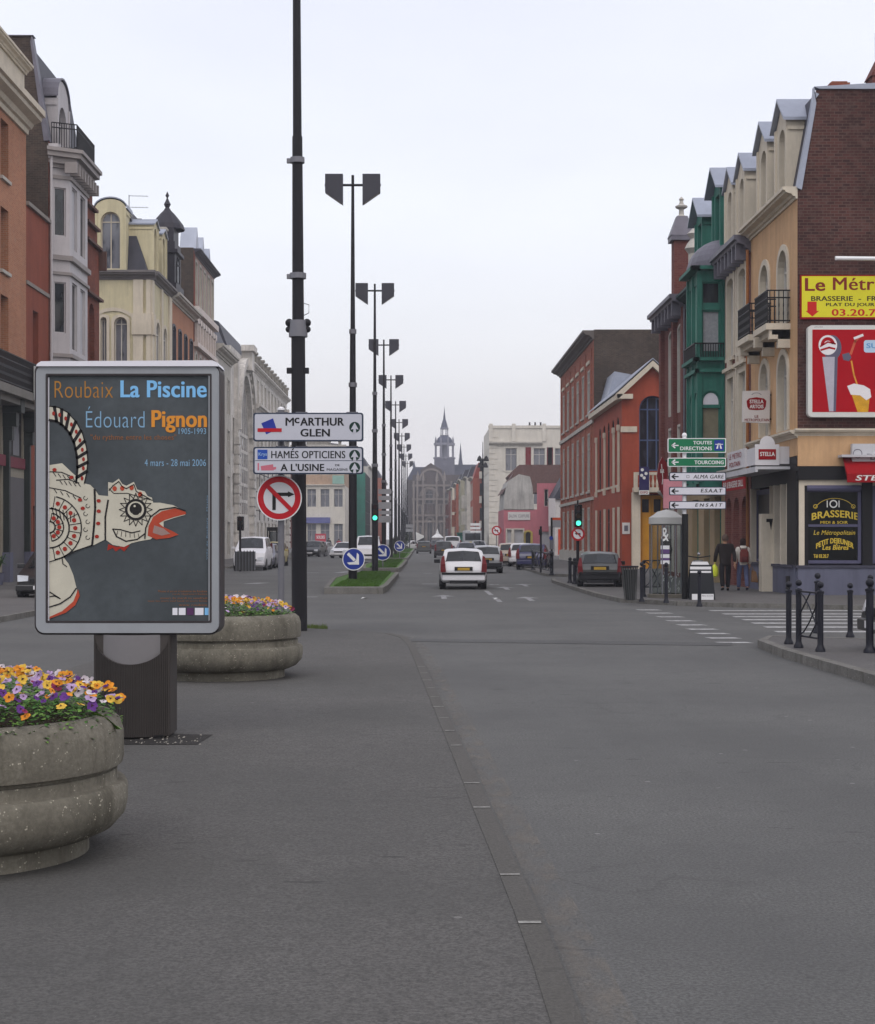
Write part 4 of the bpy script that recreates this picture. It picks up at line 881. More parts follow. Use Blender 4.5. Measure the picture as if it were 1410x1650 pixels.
pb6 = MB(); f6.box(pb6, 0, L6, 0, .85, -.09, 0); f6.box(pb6, 0, L6, 8.85, 9.1, -.1, 0); f6.box(pb6, 0, L6, 4.1, 4.3, -.1, 0); pb6.build('stone_band', cream2, h6)
ln_ = MB()
for k in range(nb): f6.box(ln_, us[k] - .9, us[k] + .9, 12.75, 12.95, -.08, 0)
ln_.build('lintel', cream, h6)
f6.cornice(h6, -.05, L6, Z6 - .3, M('dark cornice', (92, 86, 82), .7), .55, .7, 4)
# far shopfront signs of the right side, cream block behind
Y7 = 212; X7 = PX(788, Y7); g7 = face_cam(X7, Y7); W7 = 16; Z7 = PZ(690, Y7)
h7 = thing('cream_block', 'cream four storey block with maroon shutters and parapet, beyond the pink house', 'building', (X7, Y7, 0))
op = [(u - .75, u + .75, a, b, 'r') for u in (2.9, 6.6, 9.4, 13) for a, b in ((10.6, 13.6), (6.2, 9.2), (1.2, 4.4))]
m = MB(); g7.sheet(m, 0, W7, 0, Z7, op, .25); f7 = fac('R', Y7, X7); so7 = [(u - .7, u + .7, a, b, 'r') for u in (3, 7, 11, 15) for a, b in ((10.6, 13.6), (6.2, 9.2), (1.2, 4.4))]
f7.sheet(m, 0, 18, 0, Z7, so7, .06); m.poly([g7.pt(0, Z7), g7.pt(W7, Z7), g7.pt(W7, Z7, 18), g7.pt(0, Z7, 18)]); m.poly([g7.pt(W7, 0), g7.pt(W7, 0, 18), g7.pt(W7, Z7, 18), g7.pt(W7, Z7)]); m.build('wall', white_r, h7)
for o in op: g7.window(h7, o, wood_w, g_grey, .25, sur=.3, sm=white_r, sill=white_r)
for o in so7: f7.window(h7, o, wood_w, g_grey, .06, sill=white_r)
sh = MB()
for u in (6.6, 9.4, 13):
    for q in (-1, 1): g7.box(sh, u + q * 1.45 - .35, u + q * 1.45 + .35, 10.5, 13.7, -.08, -.01)
sh.build('shutter', M('maroon shutter', (112, 30, 36), .7), h7)
qn = MB()
for k in range(22): g7.box(qn, 0, 1.1 if k % 2 else .8, .3 + k * .7, .85 + k * .7, -.08, 0)
qn.build('quoin', white_r, h7)
g7.cornice(h7, 0, 7, Z7 - 2.4, cream2, .6, .5, 3); pa = MB(); g7.box(pa, -.1, W7, Z7, Z7 + .35, -.12, .4); [g7.box(pa, u, u + .5, Z7 - 1.7, Z7 + .6, -.15, .1) for u in (0, 3, 7, 11, 15)]; pa.build('parapet', white_r, h7)
chimney(h7, X7 + 6.2, Y7 + 2, Z7, cream2, 2.2, .8, .5, 3, iron); chimney(h7, X7 + 14, Y7 + 2, Z7, cream2, 4.2, .8, .8, 6, iron)
# pink house
Y8 = 160; X8 = PX(812, Y8); g8 = face_cam(X8, Y8); W8 = PX(862, Y8) - X8
h8 = thing('pink_house', 'low pink shop house with pale plaster gable and brown tiled roof', 'house', (X8, Y8, 0))
o8 = [(.3, .75, .2, 2.6, 'r'), (1.0, 1.9, .2, 2.6, 'r'), (2.1, 2.7, .2, 2.4, 'a')]
m = MB(); g8.sheet(m, 0, 6.1, 0, 4.6, o8 + [(3.6, 5.2, .2, 2.4, 'r')], .2); f8 = fac('R', Y8, X8); f8.sheet(m, 0, 12, 0, 4.6, [(u, u + 1.3, .3, 2.7, 'r') for u in (1, 4, 7, 10)] if False else [(1, 2.3, .3, 2.7, 'r'), (4, 5.3, .3, 2.7, 'r'), (7, 8.3, .3, 2.7, 'r')], .2)
g8.sheet(m, W8 + .2, 6.1, 4.6, 7.2, [(4.0, 4.4, 4.9, 6.6, 'r'), (5.1, 5.5, 4.9, 6.6, 'r')], .2); m.build('wall', pink_r, h8)
for o in o8[:2]: g8.window(h8, o, white_r, shut, .2, mull=0, bars=0, sur=.12, sm=white_r)
g8.window(h8, o8[2], M('yellow frame', (190, 170, 90), .6), g_dark, .2, mull=0, bars=0, sur=.15, sm=M('yellow frame', (190, 170, 90)))
g8.window(h8, (3.6, 5.2, .2, 2.4, 'r'), wood_w, shut, .2, mull=0, bars=0)
for o in [(4.0, 4.4, 4.9, 6.6, 'r'), (5.1, 5.5, 4.9, 6.6, 'r')]: g8.window(h8, o, wood_w, g_dark, .2, mull=0, bars=0)
for u in (1, 4, 7): f8.window(h8, (u, u + 1.3, .3, 2.7, 'r'), wood_w, g_dark, .2)
m = MB(); m.prism([g8.pt((a - 812) * Y8 / F, PZ(b, Y8)) for a, b in ((812, 822), (813, 797), (819, 775), (836, 764), (854, 768), (858, 784), (861, 822))], (0, 10, 0)); m.build('gable_wall', M('old pale plaster', (186, 184, 180), .85, .25, .8, .15, streak=.6), h8)
m = MB(); m.poly([(X8 - .1, Y8 + .3, 6.2), (X8 + 1.2, Y8 + 4, 8.4), (X8 + 1.2, Y8 + 12, 8.4), (X8 - .1, Y8 + 12, 6.2)]); m.prism([g8.pt(.8, 8.2, 8), g8.pt(2.0, 9.4, 8), g8.pt(8.5, 9.4, 8), g8.pt(8.5, 6.5, 8), g8.pt(2, 6.5, 8)], (0, 5, 0)); m.build('roof', tile, h8)
sg = MB(); g8.box(sg, .4, 2.6, 3.55, 4.35, -.08, -.01); sg.build('shop_board', M('notice white', (206, 204, 202)), h8); text('SALON  COIFFURE', lambda u, z: g8.pt(u, z, -.085), .5, 2.5, 3.8, 4.1, grt, h8)
# narrow gabled shed roofs right of the pink house
h9 = thing('slate_house', 'small house with dark slate roof squeezed between pink house and brick mill', 'house', (X8 + 4.2, Y8 - 6, 0))
m = MB(); m.box(X8 + 4.4, X8 + 9, Y8 - 8, Y8 - .5, 0, 5.4); m.build('wall', M('white wall', (196, 192, 190), .8), h9); m = MB(); m.prism([(X8 + 4.2, Y8 - 8.2, 5.4), (X8 + 9.2, Y8 - 8.2, 5.4), (X8 + 9.2, Y8 - 8.2, 7.9), (X8 + 5.6, Y8 - 8.2, 7.9)], (0, 7.8, 0)); m.build('roof', slate, h9)
m = MB(); m.box(X8 + 4.7, X8 + 6.2, Y8 - 8.05, Y8 - 7.99, .2, 2.6); m.build('shutter', M('orange shutter', (190, 70, 40), .6), h9)
# ---- far right row towards the church
random.seed(5)
def row_house(side, X, Y, L_, h, mat, label, roofc, floors=3, bays=2, name='row_house', rh=1.8, win=g_grey, sur=cream2, bow=False):
    f_ = fac(side, Y, X); r_ = thing(name, label, 'house', (X, Y, 0), 'houses far along the avenue')
    us = [L_ * (k + .5) / bays for k in range(bays)]; fh = (h - 3.6) / (floors - 1)
    op = [(u - .55, u + .55, 3.9 + fh * k, 3.9 + fh * k + fh * .68, 'r') for k in range(floors - 1) for u in us] + [(u - .9, u + .9, .3, 2.9, 'r') for u in us]
    m = MB(); f_.sheet(m, 0, L_, 0, h, op, .05); shell(m, f_, L_, h, 10); m.build('wall', mat, r_)
    for o in op: f_.window(r_, o, wood_w if o[2] > 1 else wood_d, win if o[2] > 1 else g_dark, .05, sur=.15 if o[2] > 1 else None, sm=sur)
    f_.cornice(r_, 0, L_, h - .2, sur, .4, .45, 3)
    mansard(r_, f_, L_, h, 10, roofc, rh, .7, .4, 3.5)
    # end wall facing the camera with its own windows
    if bow: 
        m = MB()
        for k in range(2): f_.box(m, us[0] - .9, us[0] + .9, 4 + fh * k, 4 + fh * k + fh * .8, -.8, 0)
        m.build('bay', mat, r_)
    return r_
YY = 236; 
rr = row_house('R', PX(762, 236), 236, 12, 10.6, M('orange red render', (158, 88, 72), .8, .12), 'orange red house with a plain red roof and white balconies', M('red tin roof', (146, 70, 62), .6), 3, 3, rh=2.2)
g9 = face_cam(PX(762, 236), 236); m = MB()
for k in range(3): g9.box(m, .9, 2.3, 3.3 + 3.6 * k, 3.45 + 3.6 * k, -.5, 0); g9.box(m, .9, 2.3, 3.45 + 3.6 * k, 4.3 + 3.6 * k, -.5, -.45)
m.build('balcony', white_r, rr)
m = MB(); [g9.box(m, 1.0, 2.2, 4.4 + 3.6 * k, 6.2 + 3.6 * k, -.03, 0) for k in range(3)]; m.build('window', g_dark, rr)
specs = [(752, 262, 12, 11.6, cream2, 'greenish cream house next to the orange red house', slate), (742, 284, 14, 12.0, M('olive render', (150, 146, 126), .8, .2), 'olive grey house with tall chimney in the far right row', slate), (735, 310, 16, 12.2, b_red, 'narrow red brick house in the far right row', slate),
         (729, 340, 20, 12.4, cream, 'cream house with shallow roof in the far right row', slate), (724, 372, 24, 13.0, b_maroon, 'dark brick house just before the church on the right', slate)]
for n_, (px, Y, L_, h, mt, lb, rc) in enumerate(specs): row_house('R', PX(px, Y), Y, L_, h, mt, lb, rc, 4, 3, bow=n_ % 2 == 0)
# ================================================================== LEFT SIDE
# ---- orange brick block at the frame edge
Ya1 = YL(42); f = fac('L', Ya1 - 16); La = 16; Za = 17.4
h = thing('orange_brick_block', 'orange brick block with white cornice and iron balcony at the left frame edge', 'building', (LX, Ya1 - 16, 0))
cols = [La - 3.2, La - 6.4, La - 9.6, La - 12.8]
op = [(u - .55, u + .55, a, b, 'r') for u in cols for a, b in ((14.9, 17.0), (11.5, 13.8), (8.0, 10.6))]
gsh = [(La - 3.0, La - .45, 4.75, 6.6, 'r'), (La - 6.4, La - 3.6, .9, 6.4, 'r'), (La - 10, La - 7, .3, 6.2, 'r')]
m = MB(); f.sheet(m, 0, La, 6.9, Za, op, .4); shell(m, f, La, Za, 10); m.build('wall', b_orange, h)
m = MB(); f.sheet(m, 0, La, 0, 6.9, gsh, .12); m.build('ground_floor_wall', M('shop cream', (150, 144, 130), .8, .15), h)
for o in op: f.window(h, o, wood_d, GL('brown glass', (60, 46, 40), .15), .4, mull=0, sill=cream2)
for o in gsh: f.window(h, o, wood_d, GL('shop pane', (90, 90, 96), .1, .5, (150, 150, 156)) if o[0] != La - 2.0 else g_dark, .12, mull=1, bars=1, fw=.1)
pl = MB()
for u in (La - .2, La - 3.3, La - 6.7): f.box(pl, u - .11, u + .11, 1.2, 6.9, -.22, 0); f.box(pl, u - .26, u + .26, 6.3, 6.9, -.7, 0); f.box(pl, u - .2, u + .2, 5.8, 6.3, -.5, 0); f.box(pl, u - .15, u + .15, 5.3, 5.8, -.34, 0)
pl.build('shop_column', M('dark green column', (44, 50, 48), .5), h)
pb = MB()
for u in (La - .2, La - 3.3, La - 6.7): f.box(pb, u - .25, u + .25, 0, 1.2, -.28, 0)
pb.build('column_base', bluegrey, h)
dd = MB(); f.box(dd, La - 2.9, La - .5, .1, 4.0, -.05, .02); dd.build('door', M('grey door', (96, 94, 96), .6, .1), h)
rdb = MB(); f.box(rdb, La - 3.0, La - .45, 4.35, 4.75, -.08, 0); f.box(rdb, La - 6.4, La - 3.6, 4.35, 4.75, -.15, 0); rdb.build('transom', M('maroon transom', (112, 40, 54), .6), h)
f.balcony(h, La - 9.5, La - .1, 7.1, M('dark balcony slab', (120, 116, 110), .7), iron, .9, 1.1, ornate=True, thick=.3)
f.cornice(h, 0, La, Za - .1, cream, .9, .75, 5); at = MB(); f.box(at, 0, La - .05, Za + .8, Za + 2.3, .05, .5); at.build('attic', cream, h); f.cornice(h, 0, La, Za + 2.2, cream, .35, .3, 3, name='attic_cornice')
bn = thing('balcony_banner', 'pale printed banner tied to the iron balcony of the orange brick block', 'banner', (LX + 1, Ya1 - 1.5, 7.6))
Yb_ = Ya1; a = MB(); f.box(a, La - 2.6, La - 1.1, 6.85, 8.1, -.95, -.92); a.build('cloth', M('banner cloth', (188, 190, 188), .7, .1), bn); a = MB(); f.box(a, La - 2.5, La - 2.0, 7.7, 8.0, -.956, -.951); a.build('print', yel, bn)
text('A VENDRE', lambda u, z: f.pt(u, z, -.955), La - 1.2, La - 2.5, 7.3, 7.5, grt, bn)
wp = thing('shop_plant', 'leafy potted plant beside the grey shop door at the left edge', 'plant', (-14.6, 55.4, .11))
a = MB(); a.lathe([(.2, 0), (.26, .4), (.28, .42), (.22, .42)], (-14.6, 55.4, .11), 12); a.build('pot', bluegrey, wp, smooth=True)
a = MB(); random.seed(2)
for k in range(40):
    an = random.uniform(0, 6.28); l_ = random.uniform(.3, .7); q0 = Vector((-14.6, 55.4, .5)); q1 = q0 + Vector((math.cos(an) * l_ * .5, math.sin(an) * l_ * .5, l_)); q2 = q1 + Vector((math.cos(an) * .3, math.sin(an) * .3, -.1)); w = Vector((-math.sin(an), math.cos(an), 0)) * .03
    a.poly([q0 - w, q0 + w, q1 + w, q1 - w]); a.poly([q1 - w, q1 + w, q2])
a.build('leaves', M('leaf green', (58, 92, 40), .6, .3, 5), wp)
# lower red wing
Yw1 = YL(78); fw_ = fac('L', Ya1); Lw = Yw1 - Ya1
h = thing('red_brick_wing', 'narrow flat topped red wing between the orange block and the house with white bay', 'building', (LX, Ya1, 0))
op = [(1.1, 2.0, 8.0, 10.7, 'r'), (1.1, 2.0, .3, 3, 'r')]
m = MB(); fw_.sheet(m, 0, Lw, 0, 14.6, op, .3); shell(m, fw_, Lw, 14.6, 10); m.build('wall', M('red brown render', (136, 72, 54), .85, .15, .8, .2, streak=.3), h)
for o in op: fw_.window(h, o, wood_d, g_dark, .3, mull=0)
m = MB(); fw_.box(m, 0, Lw, 14.6, 14.75, -.12, .3); fw_.box(m, 0, Lw, 11.55, 11.7, -.06, 0); m.build('coping', M('grey coping', (140, 134, 128), .8), h)
# ---- tall house with white oriel and mansard
Yo0 = Yw1; Yo1 = YL(137); f = fac('L', Yo0); Lo = Yo1 - Yo0; Zo = 18.0
h = thing('bay_house', 'tall slate roofed house with white three sided oriel bay and rooftop balcony', 'house', (LX, Yo0, 0))
m = MB(); f.sheet(m, 0, Lo, 0, Zo, [(5.2, 6.2, 13, 15.6, 'r'), (5.2, 6.2, 8, 10.6, 'r'), (1, 3, .3, 3.2, 'r')], .3); shell(m, f, Lo, Zo, 12, near=False); m.build('wall', b_old, h)
for o in [(5.2, 6.2, 13, 15.6, 'r'), (5.2, 6.2, 8, 10.6, 'r'), (1, 3, .3, 3.2, 'r')]: f.window(h, o, wood_w, g_dark, .3, sur=.15, sm=cream2)
g = face_cam(LX, Yo0); gw = MB(); gw.poly([g.pt(0, 0, -.01), g.pt(0, Zo, -.01), g.pt(-.72, 22.3, -.01), g.pt(-12, 22.4, -.01), g.pt(-12, 0, -.01)]); gw.build('gable_wall', b_gable, h)
cp = MB()
for a, b in (((.05, Zo), (-.67, 22.3)), ((-.6, 22.3), (-12, 22.4))): cp.prism([g.pt(a[0], a[1], -.1), g.pt(b[0], b[1], -.1), g.pt(b[0] - .05, b[1] - .28, -.1), g.pt(a[0] - .22, a[1] - .02, -.1)], (0, .5, 0))
cp.build('coping', lead, h)
mansard(h, f, Lo, Zo, 12, slate, 3.9, .68, .4, 5, d0=.05)
OP = .7; o0, o1 = .45, 4.7    # oriel
pl_ = [(o0 - .1, 0), (o0 + .35, OP), (o1 - .35, OP), (o1, 0)]
ori = MB(); faces = []
for (a, b) in zip(pl_, pl_[1:]):
    A = f.pt(a[0], 0, -a[1]); B = f.pt(b[0], 0, -b[1]); l = math.dist(A[:2], B[:2]); ud = ((B[0] - A[0]) / l, (B[1] - A[1]) / l); n_ = (ud[1], -ud[0])
    faces.append((Fac((A[0], A[1]), ud, n_), l))
ow_ = []
for ff, l in faces:
    o = [(l * .2, l * .8, a, b, 'r') for a, b in ((14.2, 16.2), (10.2, 12.3), (6.0, 8.2))] if l < 1.5 else [(u - .5, u + .5, a, b, 'r') for u in (l * .27, l * .73) for a, b in ((13.8, 16.4), (9.6, 12.4), (5.8, 8.4))]
    ff.sheet(ori, 0, l, 4.2, 17.4, o, .12); ow_.append(o)
ori.poly([f.pt(a, 4.2, -b) for a, b in pl_]); ori.poly([f.pt(a, 17.4, -b) for a, b in pl_]); oo = ori.build('oriel', greyw, h)
for (ff, l), os_ in zip(faces, ow_):
    for k, o in enumerate(os_):
        w = ff.window(oo, o, greyw, g_dark if l < 1.5 or k % 2 else shut, .12, mull=0, bars=0, fw=.05)
        for ch in list(w.children): par(ch, oo)
ob = MB()
def oband(mb, z0, z1, e):
    q = [(o0 - .1 - e, 0), (o0 + .35 - e * .4, OP + e), (o1 - .35 + e * .4, OP + e), (o1 + e, 0)]
    mb.prism([f.pt(a, z0, -b) for a, b in q], (0, 0, z1 - z0))
for z0, z1, e in ((4.0, 4.25, .12), (8.6, 8.75, .1), (9.2, 9.35, .14), (12.6, 12.72, .1), (13.2, 13.4, .15), (16.55, 16.7, .08), (17.0, 17.15, .15), (17.15, 17.4, .3), (17.4, 17.6, .5), (17.6, 17.75, .6)): oband(ob, z0, z1, e)
ob.build('oriel_moulding', M('oriel moulding', (150, 144, 142), .7, .15), oo)
br_ = MB()
for k in range(9): u = .3 + k * .55; f.box(br_, u, u + .18, 16.75, 17.2, -OP - .4, -OP + .1)
br_.build('bracket', M('oriel moulding', (150, 144, 142)), oo)
rl = MB(); zz = 17.75
for (a, b) in zip(pl_, pl_[1:]):
    for t in [k / 10 for k in range(11)] if abs(a[0] - b[0]) < 1 else [k / 26 for k in range(27)]:
        u = a[0] + (b[0] - a[0]) * t; d = -(a[1] + (b[1] - a[1]) * t) * 1.35 - .05; f.box(rl, u - .015, u + .015, zz, zz + 1.1, d - .015, d + .015)
    for z2 in (zz + .1, zz + .9, zz + 1.1): rl.tube([f.pt(a[0], z2, -a[1] * 1.35 - .05), f.pt(b[0], z2, -b[1] * 1.35 - .05)], .025, 6)
rl.build('roof_railing', iron, h)
f.dormer(h, 2.2, 2.3, Zo + .05, 2.0, greyw, lead, g_dark, greyw, arch='a', gable=.95, ow=.6, dout=1.4, din=-.1, over=.08, rnd=True)
dp = MB(); dp.tube([f.pt(.1, 17.6, -.1), f.pt(.1, .2, -.1)], .06, 8); dp.build('downpipe', greyw, h, smooth=True)
f.cornice(h, 0, Lo, 17.3, greyw, .6, .4, 3)
# ---- old red brick house with stepped gable
Yp0 = Yo1; Yp1 = YL(160); f = fac('L', Yp0); Lp = Yp1 - Yp0
h = thing('gabled_brick_house', 'old red brick house with ornate stepped gable, left of the yellow corner building', 'house', (LX, Yp0, 0))
op = [(.9, 2.1, 9.6, 12.6, 'a'), (.9, 2.1, 4.6, 7.4, 'a'), (.9, 2.2, .3, 3, 'r')]
m = MB(); f.sheet(m, 0, Lp, 0, 15, op, .3); shell(m, f, Lp, 15, 10); m.build('wall', b_old, h)
for o in op: f.window(h, o, wood_w, g_dark, .3)
m = MB()
for k, (a, b, z0, z1) in enumerate(((0, Lp, 15, 15.4), (0, Lp - .5, 15.4, 16.1), (0, Lp - 1.0, 16.1, 16.9), (.1, Lp - 1.6, 16.9, 17.7), (.3, Lp - 2.1, 17.7, 18.4))): f.box(m, a, b, z0, z1, 0, .5)
m.build('stepped_gable', b_old, h)
m = MB()
for z in (15.3, 16.1, 16.9, 17.7, 12.9, 8.4): f.box(m, -.05, Lp - max(0, (z - 15)) * .65 + .1, z, z + .12, -.2, .0)
f.box(m, Lp - .12, Lp + .1, 14.4, 15.3, -.35, .1); m.build('stone_band', M('dark stone trim', (96, 70, 62), .8), h)
# ---- yellow corner building across the side street
Yy0, Yy1 = YL(243), YL(275); g = face_cam(-24.5, Yy0); Wy = -24.5; f = fac('L', Yy0); Ly = Yy1 - Yy0; Zy = 16.5; GW = 24.5 + LX
h = thing('yellow_corner_building', 'pale yellow corner building with twin arched windows and round topped dormer', 'building', (LX, Yy0, 0))
yx = lambda px: PX(px, Yy0) + 24.5
op = [(yx(162), yx(172), 8.6, 14.2, 'a'), (yx(184), yx(205), 8.6, 14.2, 'a'), (yx(120), yx(140), 8.6, 14.2, 'a'), (yx(162), yx(205), 1, 5, 'r')]
sop = [(1.6, 3.0, 8.6, 14.2, 'a'), (4.2, 5.6, 8.6, 14.2, 'a'), (1.6, 5.6, 1, 5, 'r')]
m = MB(); g.sheet(m, 0, GW, 0, Zy, op, .3); f.sheet(m, 0, Ly, 0, Zy, sop, .1); m.poly([f.pt(Ly, 0), f.pt(Ly, 0, 9), f.pt(Ly, Zy, 9), f.pt(Ly, Zy)]); m.poly([f.pt(0, Zy), f.pt(Ly, Zy), f.pt(Ly, Zy, 9), f.pt(0, Zy, 9)]); m.build('wall', yellow_r, h)
for o in op: g.window(h, o, wood_w, g_grey, .3, sur=.16, sm=cream, bars=2, mull=1)
for o in sop: f.window(h, o, wood_w, g_grey, .1, sur=.2, sm=cream, bars=2)
ar = MB(); 
for k in range(12):
    a, b = R(15 * k), R(15 * k + 15); cx, cz, r0, r1 = yx(183), 13.0, 1.55, 1.75
    ar.poly([g.pt(cx + r * math.cos(t), cz + r * math.sin(t), -.06) for r, t in ((r0, a), (r1, a), (r1, b), (r0, b))])
ar.build('arch_moulding', cream, h)
pi = MB(); g.box(pi, yx(215), yx(231), 6, Zy - .2, -.12, 0); g.box(pi, yx(236), GW, 6, Zy - .2, -.12, 0); g.box(pi, yx(213), GW + .05, 13.2, 14.4, -.2, 0); f.box(pi, -.02, .6, 6, Zy - .2, -.12, 0); f.box(pi, 3.3, 3.9, 6, Zy - .2, -.1, 0); f.box(pi, 6.2, Ly, 6, Zy - .2, -.1, 0); f.box(pi, -.05, .7, 13.2, 14.4, -.2, 0); pi.build('pilaster', cream, h)
dc = M('grey cornice', (112, 108, 108), .7); g.cornice(h, 0, GW + .3, Zy - .2, dc, .5, .45, 3); f.cornice(h, 0, Ly, Zy - .2, dc, .5, .45, 3, name='side_cornice')
rf = MB(); r0 = [(-24.5, Yy0 + .2), (LX - .2, Yy0 + .2), (LX - .2, Yy1), (-24.5, Yy1)]; z0_, z1_ = Zy + .3, Zy + 4.1
a = [(x, y, z0_) for x, y in r0]; b = [(-24.5, Yy0 + 1.1, z1_), (LX - 1.5, Yy0 + 1.1, z1_), (LX - 1.5, Yy1, z1_), (-24.5, Yy1, z1_)]; c = [(-24.5, Yy0 + 4, z1_ + .5), (LX - 4, Yy0 + 4, z1_ + .5), (LX - 4, Yy1, z1_ + .5), (-24.5, Yy1, z1_ + .5)]
for A, B in ((a, b), (b, c)):
    for k in range(4): rf.poly([A[k], A[(k + 1) % 4], B[(k + 1) % 4], B[k]])
rf.poly(c); rf.build('roof', slate, h)
g.dormer(h, yx(178.5), yx(204) - yx(153), Zy + .15, 3.6, yellow_r, zinc, g_grey, cream, arch='a', gable=.6, ow=.62, dout=1.8, din=-.1, over=.05, rnd=True)
f.dormer(h, 1.6, 1.8, Zy + .2, 2.9, yellow_r, zinc, g_grey, cream, arch='a', gable=.3, ow=.5, dout=1.8, din=.0); f.dormer(h, 4.6, 1.8, Zy + .2, 2.9, yellow_r, zinc, g_grey, cream, arch='a', gable=.3, ow=.5, dout=1.8, din=.0)
chimney(h, PX(177, Yy0 + 1), Yy0 + 1.5, Zy + 4.2, cream2, .55, .5, .55, 0); chimney(h, PX(221, 95), 95, Zy + 3.2, b_gable, .6, .5, .8, 0); chimney(h, PX(262, 97), 97, Zy + 3.4, cream2, .5, .5, .5, 0)
an = thing('tv_antenna', 'thin rooftop television aerial on the yellow corner building', 'antenna', (PX(208, 92), 92, 20.5)); a = MB(); q = (PX(208, 92), 92); a.tube([(q[0], q[1], 19.5), (q[0], q[1], 21.3)], .025, 6); 
for zz in (21.25, 20.6): a.tube([(q[0], q[1], zz), (q[0] + 1.1, q[1], zz - .03)], .015, 5); [a.tube([(q[0] + .2 * k, q[1] - .15, zz), (q[0] + .2 * k, q[1] + .15, zz)], .01, 4) for k in range(1, 6)]
a.build('aerial', M('antenna metal', (120, 120, 124), .4, .1, 3, 0), an)
# ---- brick house with tall dark windows and baroque black dormer
Yq0, Yq1 = Yy1, YL(312); f = fac('L', Yq0); Lq = Yq1 - Yq0; Zq = 16.4
h = thing('brick_house', 'orange brick house with tall dark windows under a black baroque dormer', 'house', (LX, Yq0, 0))
us = [Lq * (k + .5) / 4 for k in range(4)]; op = [(u - .55, u + .55, 9.4, 14.8, 's') for u in us] + [(u - .55, u + .55, 4.6, 7.8, 'r') for u in us] + [(u - .7, u + .7, .3, 3, 'r') for u in us]
m = MB(); f.sheet(m, 0, Lq, 0, Zq, op, .08); shell(m, f, Lq, Zq, 10); m.build('wall', b_orange, h)
for o in op: f.window(h, o, slate, g_blue, .08, sur=.14, sm=slate)
f.cornice(h, 0, Lq, Zq - .2, cream2, .5, .6, 4); mansard(h, f, Lq, Zq, 10, slate, 1.2, 1.4, .3, 3)
bd = MB(); f.box(bd, 1.0, 3.4, Zq + .3, Zq + 3.6, -.1, 1.2); f.box(bd, .8, 3.6, Zq + 2.9, Zq + 3.1, -.3, 1.2); f.box(bd, .6, 3.8, Zq + .3, Zq + 1.0, -.25, 1.2); f.box(bd, 1.2, 3.2, Zq + 3.6, Zq + 4.5, .0, 1.1)
q = f.pt(2.2, Zq + 4.5, .55); bd.lathe([(1.1, 0), (1.0, .3), (.7, .7), (.45, 1.0), (.25, 1.2), (.12, 1.4), (.22, 1.6), (.12, 1.8), (.04, 2.0), (.12, 2.15), (.01, 2.4)], q, 12)
bo_ = bd.build('dormer', M('black lead', (44, 42, 50), .5, .25, 2), h); f.window(bo_, (1.7, 2.7, Zq + 1.1, Zq + 2.8, 'a'), M('black lead', (44, 42, 50)), g_dark, .02, d=-.14, mull=0)
for ch in list(bo_.children):
    for g_ in list(ch.children): par(g_, bo_)
# ---- ornate pale house with three pointed gables
Yr0, Yr1 = Yq1, YL(345); f = fac('L', Yr0); Lr = Yr1 - Yr0; Zr = 21.0
h = thing('ornate_house', 'tall pale stone and red house with white arcade band and three pointed dormers', 'house', (LX, Yr0, 0))
us = [Lr * (k + .5) / 5 for k in range(5)]; op = [(u - .45, u + .45, a, b, k) for u in us for a, b, k in ((17.6, 20.4, 's'), (10, 14.2, 'a'), (4.6, 8.4, 'r'), (.4, 3.2, 'r'))]
m = MB(); f.sheet(m, 0, Lr, 0, Zr, op, .08); shell(m, f, Lr, Zr, 10); m.build('wall', M('pink grey stone', (164, 142, 132), .8, .2, 1, .2, streak=.3), h)
for o in op: f.window(h, o, cream, g_mix, .08, sur=.18, sm=cream2)
b2_ = MB(); f.box(b2_, 0, Lr, 14.6, 14.9, -.3, 0); f.box(b2_, 0, Lr, 16.9, 17.3, -.35, 0)
for k in range(8): u = Lr * (k + .5) / 8; f.box(b2_, u - .5, u - .25, 14.9, 16.3, -.25, 0); f.box(b2_, u - .5, u + .5, 16.2, 16.6, -.25, 0)
b2_.build('arcade_band', M('white stone', (206, 196, 190), .8), h); rb_ = MB(); f.box(rb_, -.02, .5, 14.9, Zr, -.05, .3); rb_.build('brick_quoin', b_old, h)
f.cornice(h, 0, Lr, Zr - .2, slate, .35, .5, 3)
pg = MB()
for u, q in ((1.8, 1.8), (4.9, 1.7), (8.2, 1.5)): pg.prism([f.pt(u - .9, Zr + .1, .0), f.pt(u + .9, Zr + .1, .0), f.pt(u, Zr + .1 + q, .0)], (-1.1, 0, 0))
pg.build('pointed_dormer', zinc, h)
dp = MB(); dp.box(LX - 1.3, LX, Yr0 - .05, Yr0, Zr - 4, Zr + .2); dp.build('end_wall', b_gable, h)
